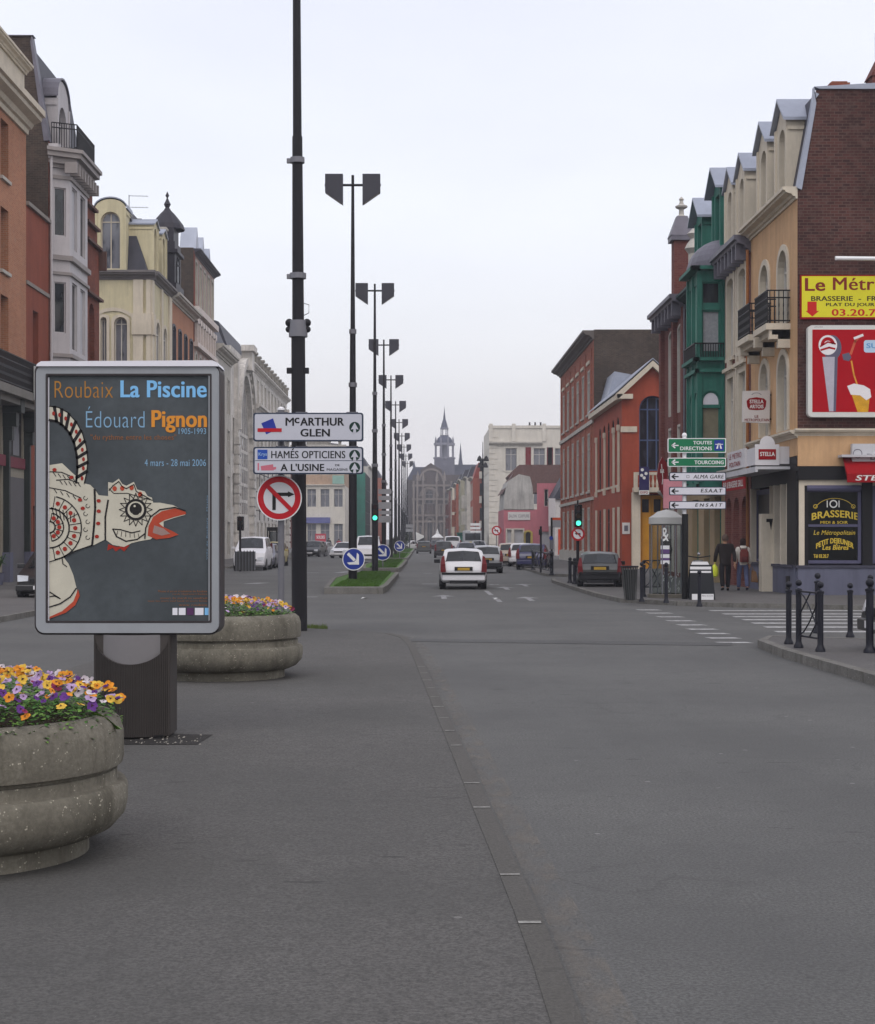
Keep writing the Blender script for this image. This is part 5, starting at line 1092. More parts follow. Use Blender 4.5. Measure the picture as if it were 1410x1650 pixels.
# ---- grey stone house with steep roof
Ys0, Ys1 = Yr1, YL(372); f = fac('L', Ys0); Ls = Ys1 - Ys0
h = thing('slate_roof_house', 'grey stone house with steep dark slate roof before the great arch', 'house', (LX, Ys0, 0))
us = [Ls * (k + .5) / 3 for k in range(3)]; op = [(u - .7, u + .7, a, b, 'r') for u in us for a, b in ((11.5, 14.2), (7.6, 10.2), (4, 6.6), (.4, 3))]
m = MB(); f.sheet(m, 0, Ls, 0, 15.6, op, .08); shell(m, f, Ls, 15.6, 10); m.build('wall', cream2, h)
for o in op: f.window(h, o, wood_w, g_grey, .08, sur=.15, sm=cream2)
f.cornice(h, 0, Ls, 15.4, cream2, .7, .7, 4)
rf = MB(); A = [f.pt(0, 16, 0), f.pt(Ls, 16, 0), f.pt(Ls, 16, 9), f.pt(0, 16, 9)]; B = [f.pt(.0, 18.6, 1.0), f.pt(Ls - 1, 18.6, 1.0), f.pt(Ls - 1, 18.6, 8), f.pt(0, 18.6, 8)]; Cc = [f.pt(.0, 20.2, 4), f.pt(Ls - 5, 20.2, 4), f.pt(Ls - 5, 20.2, 5), f.pt(0, 20.2, 5)]
for a, b in ((A, B), (B, Cc)):
    for k in range(4): rf.poly([a[k], a[(k + 1) % 4], b[(k + 1) % 4], b[k]])
rf.build('roof', slate, h)
# ---- theatre-like stone building with a great arch
Yt0, Yt1 = YL(372), YL(462); f = fac('L', Yt0); Lt = Yt1 - Yt0; Zt = 17.2; orn = M('ornate stone', (212, 208, 202), .85, .3, 1.2, .25, streak=.6)
h = thing('arched_stone_building', 'ornate pale stone building with a great arched bay and balustraded roofline', 'building', (LX, Yt0, 0))
A0 = (3.6, 13.6, 3.5, 15.6, 'a'); us = [17.5 + 3.6 * k for k in range(int((Lt - 18) / 3.6) + 1)]
op = [A0] + [(u - .8, u + .8, a, b, k) for u in us for a, b, k in ((14.2, 16.4, 'r'), (8.6, 12.2, 'a'), (4.3, 7.4, 'r'), (.4, 3.2, 'r'))] + [(1, 2.2, 8.6, 11.5, 'r'), (1, 2.2, 4.3, 7, 'r')]
m = MB(); f.sheet(m, 0, Lt, 0, Zt, op, .12); shell(m, f, Lt, Zt, 14); m.build('wall', orn, h)
for o in op[1:]: f.window(h, o, wood_w, g_dark, .12, sur=.2, sm=orn, mull=1, bars=2)
f.window(h, A0, orn, g_grey, .12, mull=5, bars=5, fw=.3, name='great_window')
ar = MB()
for r0, r1, dd in ((5.0, 5.6, -.35), (5.9, 6.5, -.6), (5.6, 5.9, -.15)):
    for k in range(18):
        a, b = R(10 * k), R(10 * k + 10); q = [(8.6 + r * math.cos(t), 10.6 + r * math.sin(t)) for r, t in ((r0, a), (r1, a), (r1, b), (r0, b))]
        ar.prism([f.pt(x, z, dd) for x, z in q], (dd, 0, 0) if False else (-abs(dd), 0, 0))
for k in range(16): a = R(6 + 11.2 * k); x, z = 8.6 + 5.75 * math.cos(a), 10.6 + 5.75 * math.sin(a); f.box(ar, x - .2, x + .2, z - .2, z + .2, -.45, 0)
f.box(ar, 7.7, 9.5, 16.0, 18.0, -.9, 0); f.box(ar, 7.3, 9.9, 17.6, 18.1, -1.1, 0); ar.build('arch_moulding', orn, h)
cl = MB()
for u in (2.6, 14.6, Lt - .8): f.box(cl, u - .5, u + .5, .5, Zt - 1, -.35, 0); [f.box(cl, u - .6, u + .6, .6 + .8 * k, 1.2 + .8 * k, -.45, 0) for k in range(12)]
cl.build('rusticated_pilaster', orn, h)
f.cornice(h, 14, Lt, 12.8, orn, .9, 1.0, 5, brackets=.9); f.cornice(h, 14, Lt, 16.9, orn, .5, .5, 3, name='upper_cornice')
pp = MB()
for k in range(13): u = 15.4 + (Lt - 16) * k / 12; f.box(pp, u - .25, u + .25, Zt + .2, Zt + 1.3, -.2, .3); f.box(pp, u - .35, u + .35, Zt + 1.3, Zt + 1.5, -.3, .4)
f.box(pp, 15, Lt, Zt + .2, Zt + .9, -.05, .15); pp.build('balustrade', M('weathered stone', (132, 128, 120), .85, .25, 1.5, .3, streak=.5), h)
mansard(h, f, 15.6, Zt, 14, slate, 1.9, .7, .9, 3, d0=.3)
m = MB()
for k in range(9): f.box(m, 15 + k * 4.2, 15.08 + k * 4.2, 3.4, 8.4, -.4, -.34)
for k in range(3): f.box(m, 15, Lt, 4.2 + k * 1.7, 4.28 + k * 1.7, -.42, -.36)
m.build('scaffold_grid', wood_d, h)
# ---- pale building facing us where the avenue bends, then the far left row
Y9 = 250; X9a, X9b = PX(470, Y9), PX(556, Y9); g = face_cam(X9a, Y9); W9 = X9b - X9a; Z9 = PZ(722, Y9)
h = thing('pale_corner_block', 'pale stone corner block with pink upper storey facing down the left carriageway', 'building', (X9a, Y9, 0))
us = [W9 * (k + .5) / 4 for k in range(4)]; fl = [(11.6, 14.2, 'r'), (6.6, 9.4, 'r'), (.5, 4.0, 'r')]; op = [(u - .7, u + .7, *q) for q in fl for u in us]
m = MB(); g.sheet(m, 0, W9, 0, 9.9, [o for o in op if o[2] < 9], .25); m.poly([g.pt(W9, 0), g.pt(W9, 0, 14), g.pt(W9, 9.9, 14), g.pt(W9, 9.9)]); m.build('wall', white_r, h)
m = MB(); g.sheet(m, 0, W9, 9.9, Z9, [o for o in op if o[2] > 9], .25); m.poly([g.pt(W9, 9.9), g.pt(W9, 9.9, 14), g.pt(W9, Z9, 14), g.pt(W9, Z9)]); m.poly([g.pt(0, Z9), g.pt(W9, Z9), g.pt(W9, Z9, 14), g.pt(0, Z9, 14)]); m.build('upper_wall', salmon, h)
for k, o in enumerate(op): g.window(h, o, wood_w, g_grey, .25, sur=.2, sm=white_r)
g.cornice(h, -.2, W9 + .2, Z9 - .3, cream2, .8, .6, 4, brackets=1.2); g.cornice(h, 0, W9, 9.7, white_r, .4, .4, 3, name='string_course'); pp = MB()
for k in range(5): q = g.pt(W9 * (k + .5) / 5, Z9 + .5, .4); pp.lathe([(.3, 0), (.2, .3), (.35, .6), (.1, .9), (.01, 1.1)], q, 8)
g.box(pp, W9 * .3, W9 * .7, Z9 + .5, Z9 + 1.1, 0, .5); pp.build('roof_ornament', M('weathered stone', (132, 128, 120)), h)
gr9 = M('pale green bay', (140, 176, 164), .6); m = MB(); g.box(m, us[3] - .9, us[3] + .9, 10.2, 11.5, -.25, 0); m.build('green_panel', gr9, h); m = MB(); g.box(m, us[1] - 1.2, us[2] + .8, 4.1, 5.0, -.6, 0); m.build('shop_fascia', M('shop blue', (96, 100, 150), .6), h)
specs = [(556, 266, 8, 15.5, b_maroon, 'narrow red brick house beside the pale corner block', slate), (563, 276, 22, 14.5, M('pale render', (190, 184, 172), .8, .1), 'pale rendered house before the green netted facade', slate),
         (593, 330, 40, 16.5, cream2, 'tall grey house after the green netting on the left', slate), (615, 380, 50, 16.0, b_red, 'last brick house on the left before the church', slate)]
for (px, Y, L_, h_, mt, lb, rc) in specs: row_house('L', PX(px, Y), Y, L_, h_, mt, lb, rc, 4, 3)
h = row_house('L', PX(580, 300), 300, 28, 13, net, 'house wrapped in green scaffold netting on the left row', slate, 4, 3)
m = MB(); fN = fac('L', 300, PX(580, 300)); 
for k in range(15): fN.box(m, k * 2, k * 2 + .08, 0, 14, -1.0, -.92)
for k in range(6): fN.box(m, 0, 28, 2.2 * k, 2.2 * k + .08, -1.0, -.92)
m.build('scaffold', wood_d, h); m = MB(); g_ = face_cam(PX(580, 300), 300); g_.box(m, -10, 1.0, 0, 14, -.15, -.1); m.build('netting', net, h)
# ================================================================== CHURCH
Yk = 470; K = lambda px: PX(px, Yk); Kz = lambda py: PZ(py, Yk)
st = M('church stone', (80, 70, 66), .9, .3, .25, .3, streak=.4); st2 = M('church stone light', (122, 113, 106), .9, .2, .4, .3); sl_ = M('church slate', (70, 74, 92), .6, .2, .5, .1)
ch = thing('church', 'grey stone church with domed lantern tower and spire closing the end of the avenue', 'church', (K(700), Yk, 0))
g = face_cam(K(665), Yk); Wc = K(742) - K(665); u_ = lambda px: K(px) - K(665); P_ = (u_(686), u_(700), 1, 8, 'a')
op = [(u_(688), u_(697), .5, Kz(835), 'a'), (u_(685), u_(698), Kz(812), Kz(790), 'a'), (u_(673), u_(678), Kz(830), Kz(815), 'a'), (u_(695) + .8, u_(704), Kz(829), Kz(813), 'a'), (u_(708), u_(712), Kz(830), Kz(814), 'a'), (u_(688), u_(696), Kz(780), Kz(770), 'a'), (u_(668), u_(673), .5, 6, 'a'), (u_(704), u_(709), .5, 6, 'a')]
op = [o for o in op]; ZN = Kz(786)
top = Kz(765); m = MB(); g.sheet(m, 0, Wc, 0, top, [op[0], op[1], op[2], op[4], op[6], op[7]], .8); m.prism([g.pt(u_(678), top), g.pt(u_(678), Kz(757)), g.pt(u_(694), Kz(746)), g.pt(u_(712), Kz(757)), g.pt(u_(712), top)], (0, 5, 0)); shell(m, g, Wc, top, 30); m.build('nave', st, ch)
for a_, b_, c_, d_ in ((673, 679, 829, 815), (702.5, 708, 829, 815), (717, 724, 830, 812), (728, 737, 830, 812), (673, 679, 862, 848), (717, 724, 865, 846), (728, 737, 865, 846), (716, 722, 803, 790), (728, 734, 803, 790)): g.window(ch, (u_(a_), u_(b_), Kz(c_), Kz(d_), 'a'), st2, M('church window', (46, 46, 54), .4), .02, mull=1, bars=1, fw=.12, sur=.25, sm=st2, d=-.06)
for o in (op[0], op[1], op[2], op[4], op[6], op[7]): g.window(ch, o, st2, g_dark, .8, sur=.5, sm=st2, mull=1, bars=1, fw=.2)
m = MB()
for y in (842, 832, 806, 784): g.box(m, -.2, Wc + .2, Kz(y), Kz(y) + .6, -.6, 0)
for px in (665, 671, 680, 702, 714, 726, 740): g.box(m, u_(px), u_(px) + .55, 0, Kz(775), -.9, 0)
for px in (671, 680, 702, 714): q = g.pt(u_(px) + .4, Kz(775), -.4); m.lathe([(.5, 0), (.5, .8), (.01, 3)], q, 6)
ring(m, u_(691.5), Kz(800), 2.5, .7, lambda a, b: g.pt(a, b, -.5), 24, 0, 180); ring(m, u_(695), Kz(775), 3.4, .6, lambda a, b: g.pt(a, b, -.5), 24, 0, 180); m.build('buttress', st2, ch)
m = MB(); m.prism([g.pt(u_(655), Kz(772), 6), g.pt(u_(666), Kz(751), 6), g.pt(u_(690), Kz(751), 6), g.pt(u_(690), Kz(772), 6)], (0, 14, 0)); m.prism([g.pt(u_(722), Kz(772), 6), g.pt(u_(722), Kz(747), 6), g.pt(u_(775), Kz(747), 6), g.pt(u_(775), Kz(772), 6)], (0, 14, 0)); m.build('roof', sl_, ch)
m = MB(); g.box(m, u_(655), u_(775), 0, Kz(772), 6, 20); m.build('transept', st, ch)
tc_ = (K(716.5), Yk + 6); tw = MB(); hw = (K(733) - K(700)) / 2; tw.box(tc_[0] - hw, tc_[0] + hw, tc_[1] - hw, tc_[1] + hw, 0, Kz(737)); t0 = tw.build('tower', M('tower stone', (96, 96, 108), .9, .25, .5, .3), ch)
m = MB(); 
for k in range(8):
    a = R(45 * k + 22.5); x, y = tc_[0] + hw * .92 * math.cos(a), tc_[1] + hw * .92 * math.sin(a); m.box(x - .3, x + .3, y - .3, y + .3, Kz(737), Kz(714)); m.lathe([(.3, 0), (.3, 1.2), (.01, 2.4)], (x, y, Kz(714)), 6)
m.lathe([(hw * .35, 0), (hw * .35, Kz(714) - Kz(737))], (*tc_, Kz(737)), 8); m.lathe([(hw * 1.05, 0), (hw * 1.05, .7), (hw * .9, .7)], (*tc_, Kz(716)), 8); m.lathe([(hw * 1.1, 0), (hw * 1.1, .5), (hw, .5)], (*tc_, Kz(738)), 8); m.build('arcade', M('tower stone light', (128, 128, 140), .9, .2, .5), t0)
R8 = [(hw * .82, Kz(713)), (hw * .8, Kz(709)), (hw * .66, Kz(704)), (hw * .42, Kz(701)), (hw * .42, Kz(700)), (hw * .45, Kz(699.4)), (.1, Kz(699))]
MB().lathe([(r, z) for r, z in R8], (*tc_, 0), 16).build('dome', sl_, t0, smooth=True)
m = MB(); 
for k in range(6): a = R(60 * k); x, y = tc_[0] + hw * .33 * math.cos(a), tc_[1] + hw * .33 * math.sin(a); m.box(x - .14, x + .14, y - .14, y + .14, Kz(700), Kz(689))
m.lathe([(hw * .42, 0), (hw * .42, .4), (hw * .3, .5)], (*tc_, Kz(689.5)), 8); m.build('lantern', M('tower stone light', (128, 128, 140)), t0)
MB().lathe([(hw * .36, Kz(687)), (hw * .26, Kz(680)), (hw * .13, Kz(673)), (hw * .05, Kz(662)), (.02, Kz(652))], (*tc_, 0), 8).build('spire', sl_, t0)
m = MB(); q = (K(744), Yk + 14); m.lathe([(K(748) - K(744), Kz(747)), (K(746.5) - K(744), Kz(735)), (.02, Kz(709))], (*q, 0), 8); m.build('flying_spire', sl_, ch); m = MB().lathe([(.5, Kz(751)), (.3, Kz(747)), (.03, Kz(740))], (K(667), Yk + 8, 0), 6); m.build('finial', sl_, ch)
# ================================================================== LAMP POSTS
pole_m = M('dark pole paint', (30, 29, 34), .5, .18, 2, .1, streak=.2); ring_m = M('galvanised ring', (120, 120, 126), .45, .1, 3, .1, metal=.4)
head_m = M('lamp head', (62, 62, 70), .5, .1, 2, .05)
def make_lamp(H=14.7, sc=1.0):
    r_ = thing('street_lamp', 'x', 'street lamp', (0, 0, 0), 'lamp posts along the median')
    m = MB(); m.tube([(0, 0, 0), (0, 0, 1.2)], .155, 14); m.tube([(0, 0, 1.2), (0, 0, 5.4)], [.15, .14], 14); m.tube([(0, 0, 5.4), (0, 0, 9.0)], [.12, .1], 12); m.tube([(0, 0, 9.0), (0, 0, H)], [.085, .05], 10); m.build('pole', pole_m, r_, smooth=True)
    m = MB()
    for z, a in ((5.35, .17), (7.1, .15), (9.0, .13)): m.tube([(0, 0, z), (0, 0, z + .16)], a, 12)
    m.build('collar', ring_m, r_, smooth=True)
    m = MB(); m.tube([(-1.0, 0, H - .35), (1.0, 0, H - .35)], .045, 8); m.build('arm', pole_m, r_)
    for q in (-1, 1):
        m = MB(); m.prism([(q * .35, -.16, H + .02), (q * .98, -.16, H + .02), (q * .98, -.16, H - .62), (q * .35, -.16, H - 1.05)], (0, .32, 0)); hd = m.build('lamp_head', head_m, r_)
        m = MB(); m.prism([(q * .42, -.12, H - .985), (q * .92, -.12, H - .64), (q * .92, -.12, H - .67), (q * .42, -.12, H - 1.02)], (0, .24, 0)); m.build('lamp_lens', M('lens', (150, 150, 150), .3), hd)
    return r_
lampx = lambda Y, px: PX(px, Y)
lm = make_lamp(14.65)
lps = [(57.5, 568.5), (82, 604), (105, 618.5), (128, 630), (152, 637.5), (175, 643), (198, 647.5), (222, 651), (246, 654), (270, 656.5)]
ords = ['nearest double headed lamp post, carrying a blue arrow sign, on the first grass median', 'second double headed lamp post, with a green traffic light on it', 'third double headed lamp post, on the second grass median', 'fourth double headed lamp post from the camera', 'fifth double headed lamp post from the camera', 'sixth double headed lamp post from the camera', 'seventh double headed lamp post from the camera', 'eighth double headed lamp post, small in the distance', 'ninth double headed lamp post, tiny in the distance', 'farthest double headed lamp post of the row']
for k, ((Y, px), lb) in enumerate(zip(lps, ords)):
    o = lm if k == 0 else dup(lm); o.location = (PX(px, Y), Y, 0); o['label'] = lb
# big near post (its heads are above the frame)
Yn = 29.3; bx = PX(480, Yn); m0 = thing('street_lamp', 'thick dark lamp post behind the town direction signs, running out of the frame top', 'street lamp', (bx, Yn, 0), 'lamp posts along the median')
def at(z): return (bx + .06 * (1 - z / 13.5) - .03, Yn, z)
m = MB(); m.tube([at(.03), at(1.5)], .14, 16); m.tube([at(1.5), at(5.6)], [.135, .125], 16); m.tube([at(5.6), at(9)], [.108, .092], 14); m.tube([at(9), at(14.7)], [.08, .06], 12); m.build('pole', pole_m, m0, smooth=True)
m = MB(); m.tube([at(5.36), at(5.5)], .17, 14); m.tube([at(5.5), at(5.66)], .16, 14)
m.build('collar', ring_m, m0, smooth=True)
m = MB()
for q in (-1, 1): m.ball((at(5.6)[0] + q * .16, Yn, 5.62), .075, 10, 8); m.ball((at(5.6)[0] + q * .17, Yn, 5.5), .06, 10, 8)
m.box(bx - .2, bx + .2, Yn - .06, Yn + .06, 4.7, 4.8); m.box(bx - .17, bx + .17, Yn - .05, Yn + .05, 4.72, 4.78); m.build('bracket', pole_m, m0, smooth=True)
m = MB()
for z in (6.42, 8.52): m.tube([at(z), at(z + .1)], .15 if z < 8 else .13, 14); m.box(bx - .2, bx - .1, Yn - .04, Yn + .04, z, z + .08)
m.build('collar', ring_m, m0, smooth=True)
m = MB(); m.tube([at(5.7), (bx + .2, Yn, 5.8), (bx + .2, Yn, 5.95), at(6.0)], .008, 5); m.build('cable', ring_m, m0)
m = MB(); m.tube([(bx - 1, Yn, 14.3), (bx + 1, Yn, 14.3)], .045, 8); m.build('arm', pole_m, m0)
for q in (-1, 1): MB().prism([(bx + q * .35, Yn - .16, 14.67), (bx + q * .98, Yn - .16, 14.67), (bx + q * .98, Yn - .16, 14.0), (bx + q * .35, Yn - .16, 13.6)], (0, .32, 0)).build('lamp_head', head_m, m0)
# far tall floodlight post on the right
Yq = 172; fx = PX(778, Yq); q_ = thing('floodlight_mast', 'tall dark mast with a cluster of drooping floodlights on the right pavement', 'street lamp', (fx, Yq, .1))
m = MB(); m.tube([(fx, Yq, .1), (fx, Yq, 9)], [.16, .1], 10); m.tube([(fx, Yq, 9), (fx, Yq, 12)], [.08, .03], 8); m.build('pole', pole_m, q_, smooth=True)
for z, r_ in ((10.2, .5), (9.5, .38)):
    for k in range(4):
        a = R(90 * k + 45); c = Vector((fx + r_ * math.cos(a), Yq + r_ * math.sin(a), z)); m = MB(); m.lathe([(.02, .35), (.16, .2), (.3, -.15), (.27, -.2), (.02, -.15)], c, 10); m.build('lamp_head', pole_m, q_, smooth=True)
# ================================================================== TRAFFIC SIGNALS
tl_black = M('signal black', (24, 24, 26), .5, .1, 3, .05); red_off = M('red lens off', (60, 12, 12), .3, .05, 1, 0); amb_off = M('amber lens off', (70, 48, 12), .3, .05, 1, 0); green_on = EM('green lens lit', (80, 245, 200), 1.4)
def signal(x, Y, zb, zt, par_root, w=.15, lit=True, face=-1):
    m = MB(); m.box(x - w, x + w, Y - .12, Y + .1, zb, zt); n = 3; h_ = (zt - zb) / 3
    hd = m.build('signal_head', tl_black, par_root, bevel=.03)
    for k, mt in enumerate((green_on if lit else red_off, amb_off, red_off)):
        z = zb + h_ * (k + .5); mm = MB(); a = [(x + w * .68 * math.cos(R(20 * j)), Y - .125, z + w * .68 * math.sin(R(20 * j))) for j in range(18)]; mm.poly(a); mm.build('signal_lens', mt, hd)
        mm = MB()
        for j in range(-1, 10):
            a0, a1 = R(20 * j), R(20 * j + 20); r_ = w * .78; mm.poly([(x + r_ * math.cos(a0), Y - .12, z + r_ * math.sin(a0)), (x + r_ * math.cos(a1), Y - .12, z + r_ * math.sin(a1)), (x + r_ * math.cos(a1), Y - .3, z + r_ * math.sin(a1)), (x + r_ * math.cos(a0), Y - .3, z + r_ * math.sin(a0))])
        mm.build('visor', tl_black, hd)
    return hd
Ym = 79.5; xm = PX(604.5, Ym); t_ = thing('traffic_light', 'green traffic light on a dark post at the head of the second median', 'traffic light', (xm, Ym, 0))
MB().tube([(xm, Ym, 0), (xm, Ym, 3.6)], .15, 10).build('pole', pole_m, t_, smooth=True); signal(xm, Ym - .2, PZ(839, Ym), PZ(812, Ym), t_, .17)
Yr_ = GY(945.5); xr_ = PX(931, Yr_); t_ = thing('traffic_light', 'green traffic light above a round no left turn sign beside the parked dark grey car', 'traffic light', (xr_, Yr_, .1))
MB().tube([(xr_, Yr_, .1), (xr_, Yr_, 2.7)], .055, 10).build('pole', pole_m, t_, smooth=True); MB().tube([(xr_, Yr_, .1), (xr_, Yr_, .85)], .1, 10).build('base', pole_m, t_, smooth=True); signal(xr_, Yr_ - .15, PZ(849, Yr_), PZ(813, Yr_), t_, .13)
mb_ = MB(); mb_.tube([(xr_, Yr_, 2.7), (xr_, Yr_, PZ(806, Yr_))], .03, 8); mb_.build('cap', pole_m, t_)
Yl_ = 84; xl_ = PX(387, Yl_); t_ = thing('traffic_light', 'dark traffic signal seen from behind beside the left parked van', 'traffic light', (xl_, Yl_, 0))
MB().tube([(xl_, Yl_, 0), (xl_, Yl_, 2.6)], .06, 8).build('pole', pole_m, t_, smooth=True); signal(xl_, Yl_ + .2, PZ(855, Yl_), PZ(832, Yl_), t_, .17, lit=False)
Yl_ = 128; xl_ = PX(871.5, Yl_); t_ = thing('traffic_light', 'slim dark signal post in front of the parked dark blue car', 'traffic light', (xl_, Yl_, .1))
# ================================================================== ROUND SIGNS
blue_s = M('sign blue disc', (28, 52, 140), .4, .06, 2, 0); wht = M('sign white', (222, 222, 224), .45, .05, 2, 0); redd = M('sign red disc', (176, 22, 34), .4, .06, 2, 0); blk = M('sign black', (22, 22, 24), .5, .05, 2, 0); galv = M('galvanised post', (112, 112, 118), .5, .12, 2, .1, metal=.3); back_g = M('sign back grey', (140, 140, 144), .6, .1)
def disc(par_, x, Y, z, r, mat, name, rim=None, t=.02, n=36):
    m = MB(); m.prism([(x + r * math.cos(2 * math.pi * k / n), Y, z + r * math.sin(2 * math.pi * k / n)) for k in range(n)], (0, t, 0)); return m.build(name, mat, par_)
def P2(x, Y, z): return lambda u, v: (x + u, Y, z + v)
def blue_arrow(x, Y, z, r, label, post=None):
    s_ = thing('keep_right_sign', label, 'road sign', (x, Y, 0)); disc(s_, x, Y, z, r, wht, 'rim'); f_ = MB(); fn = P2(x, Y - .003, z); f_.poly([fn(*q) for q in circ(0, 0, r * .92, 36)]); f_.build('face', blue_s, s_)
    a = MB(); fn = P2(x, Y - .006, z); c, s = math.cos(R(-45)), math.sin(R(-45)); T = lambda u, v: fn((u * c - v * s) * r, (u * s + v * c) * r)
    for P in ([(-.72, -.13), (.15, -.13), (.15, .13), (-.72, .13)], [(.68, 0), (.05, .62), (-.2, .62), (.2, .13), (.2, -.13), (-.2, -.62), (.05, -.62)]): a.poly([T(*q) for q in P])
    a.build('arrow', wht, s_)
    if post: MB().tube([(x, Y + .06, 0), (x, Y + .06, z)], .04, 8).build('post', galv, s_)
    else: m = MB(); m.box(x - .05, x + .05, Y + .02, Y + .14, z - .1, z + .1); m.build('clamp', galv, s_)
    return s_
Yb = 57.2; blue_arrow(PX(570, Yb), Yb - .1, PZ(901, Yb), .4, 'blue keep right sign on the nearest double lamp post')
Yb = 84.5; blue_arrow(PX(617, Yb), Yb - .4, PZ(890, Yb), .42, 'blue keep right sign on the second median, behind the traffic light', True)
Yb = 125; blue_arrow(PX(644, Yb), Yb - .4, PZ(880, Yb), .42, 'small blue keep right sign on the third median', True)
Yr0_ = 28.3; x_ = PX(451, Yr0_); z_ = PZ(802.5, Yr0_)
s_ = thing('no_right_turn_sign', 'round red and white no right turn sign on a grey post under the town signs', 'road sign', (x_, Yr0_, 0)); disc(s_, x_, Yr0_ - .12, z_, .395, wht, 'rim'); 
a = MB(); a.poly([P2(x_, Yr0_ - .124, z_)(*q) for q in circ(0, 0, .375, 40)]); a.build('red_ring', redd, s_); a = MB(); a.poly([P2(x_, Yr0_ - .128, z_)(*q) for q in circ(0, 0, .275, 40)]); a.build('face', M('sign grey white', (200, 200, 204), .5, .04), s_)
a = MB(); fn = P2(x_, Yr0_ - .132, z_); k_ = Yr0_ / F; pq = lambda px, py: fn((px - 451) * k_, -(py - 802.5) * k_)
a.poly([pq(440, 822), (pq(445.5, 822)), pq(445.5, 799.5), pq(440, 794)]); a.poly([pq(440, 794), pq(445.5, 799.5), pq(466, 799.5), pq(466, 794)]); a.poly([pq(465, 792), pq(476, 796.8), pq(465, 801.5)]); a.build('arrow', blk, s_)
a = MB(); stroke(a, [(-.19, .19), (.2, -.2)], .075, P2(x_, Yr0_ - .136, z_)); a.build('bar', redd, s_)
MB().tube([(PX(453, Yr0_), Yr0_, .03), (PX(453, Yr0_), Yr0_, PZ(660, Yr0_))], .055, 14).build('post', galv, s_, smooth=True)
a = MB(); a.lathe([(.065, 0), (.065, .03), (.04, .05), (.01, .06)], (PX(453, Yr0_), Yr0_, PZ(661, Yr0_)), 12); a.build('cap', wht, s_)
# town direction panels
Yp = 27.9; fp_ = pixfn(Yp - .004); panel = M('panel grey white', (186, 188, 198), .45, .05, 1, 0); navy = M('panel edge', (46, 56, 74), .5, .05)
def town_sign(label, y0, y1, mid=None):
    s_ = thing('town_direction_sign', label, 'direction sign', (PX(497, Yp), Yp, PZ((y0 + y1) / 2, Yp)), 'town signs on the grey post')
    a = MB(); a.prism([pixfn(Yp)(*q) for q in rrect(408, y0, 585.5, y1, 4)], (0, .09, 0)); a.build('casing', navy, s_)
    a = MB(); a.poly([pixfn(Yp - .002)(*q) for q in rrect(410.5, y0 + 2.2, 583, y1 - 2.2, 3)]); a.build('face', panel, s_)
    a = MB(); [a.box(PX(px, Yp) - .1, PX(px, Yp) + .1, Yp + .09, Yp + .3, PZ(y0 - 2, Yp), PZ(y0 + 4, Yp)) for px in (453, 485, 567)]; a.build('clamp', galv, s_)
    return s_
def tree_arrow(par_, cx, cy, r):
    a = MB(); a.poly([pixfn(Yp - .004)(*q) for q in circ(cx, cy, r, 28)]); a.build('symbol_disc', M('sign dark green', (20, 50, 42), .5, .05), par_)
    a = MB(); a.poly([pixfn(Yp - .007)(*q) for q in ((cx, cy - r * .85), (cx + r * .72, cy + r * .42), (cx + r * .2, cy + r * .3), (cx + r * .3, cy + r), (cx - r * .3, cy + r), (cx - r * .2, cy + r * .3), (cx - r * .72, cy + r * .42))]); a.build('symbol_arrow', panel, par_)
s1 = town_sign('upper white direction panel lettered in two lines with a blue square logo', 665, 711)
text('M', fp_, 460, 473, 686, 673, blk, s1, bold=.03); text('c', fp_, 474.5, 482, 682, 673, blk, s1, bold=.04); text('ARTHUR', fp_, 483.5, 554, 686, 673, blk, s1, bold=.03); text('GLEN', fp_, 484, 531, 703.5, 691, blk, s1, bold=.03); tree_arrow(s1, 571.5, 688.5, 8.8)
a = MB(); a.poly([fp_(*q) for q in ((421, 682), (440, 674), (446, 692), (429, 700))]); a.build('logo_square', M('logo blue', (38, 54, 150), .5), s1); a = MB(); a.poly([pixfn(Yp - .007)(*q) for q in ((415, 690), (454, 690), (454, 696), (415, 696))]); a.build('logo_bar', redd, s1)
s2 = town_sign('lower white direction panel with two shop lines and two arrow symbols', 720, 764)
text("HAMES OPTICIENS", fp_, 437, 556, 738.5, 726.5, blk, s2, bold=.025); text('´', fp_, 470, 474, 725.5, 722.5, blk, s2, bold=.03); text("A L'USINE", fp_, 452, 522, 759, 747, blk, s2, bold=.025); text('DE', fp_, 540, 547, 751, 748, blk, s2, bold=.02); text('MAGASINS', fp_, 526.5, 560, 758.5, 754.5, blk, s2, bold=.03)
tree_arrow(s2, 571.5, 733.5, 8.8); tree_arrow(s2, 571.5, 753.5, 8.8)
a = MB(); a.poly([fp_(*q) for q in ((415, 724.5), (431, 724.5), (431, 740), (415, 740))]); a.build('logo_square', M('logo blue2', (40, 80, 170), .5), s2); text('Krys', pixfn(Yp - .007), 416.5, 430, 736, 729, M('pale logo', (150, 180, 220), .5), s2, bold=.02)
a = MB(); a.poly([pixfn(Yp - .003)(*q) for q in ((411, 741.8), (583, 741.8), (583, 742.8), (411, 742.8))]); a.build('divider', navy, s2)
a = MB(); pk = M('logo pink', (196, 110, 126), .5); a.poly([fp_(*q) for q in ((420, 751), (440, 748), (441, 758), (421, 758))]); a.poly([fp_(*q) for q in ((415, 746), (417.5, 746), (417.5, 758), (415, 758))]); a.poly([fp_(*q) for q in ((440, 753), (445, 752), (445, 756), (441, 757))]); a.build('logo_factory', pk, s2)
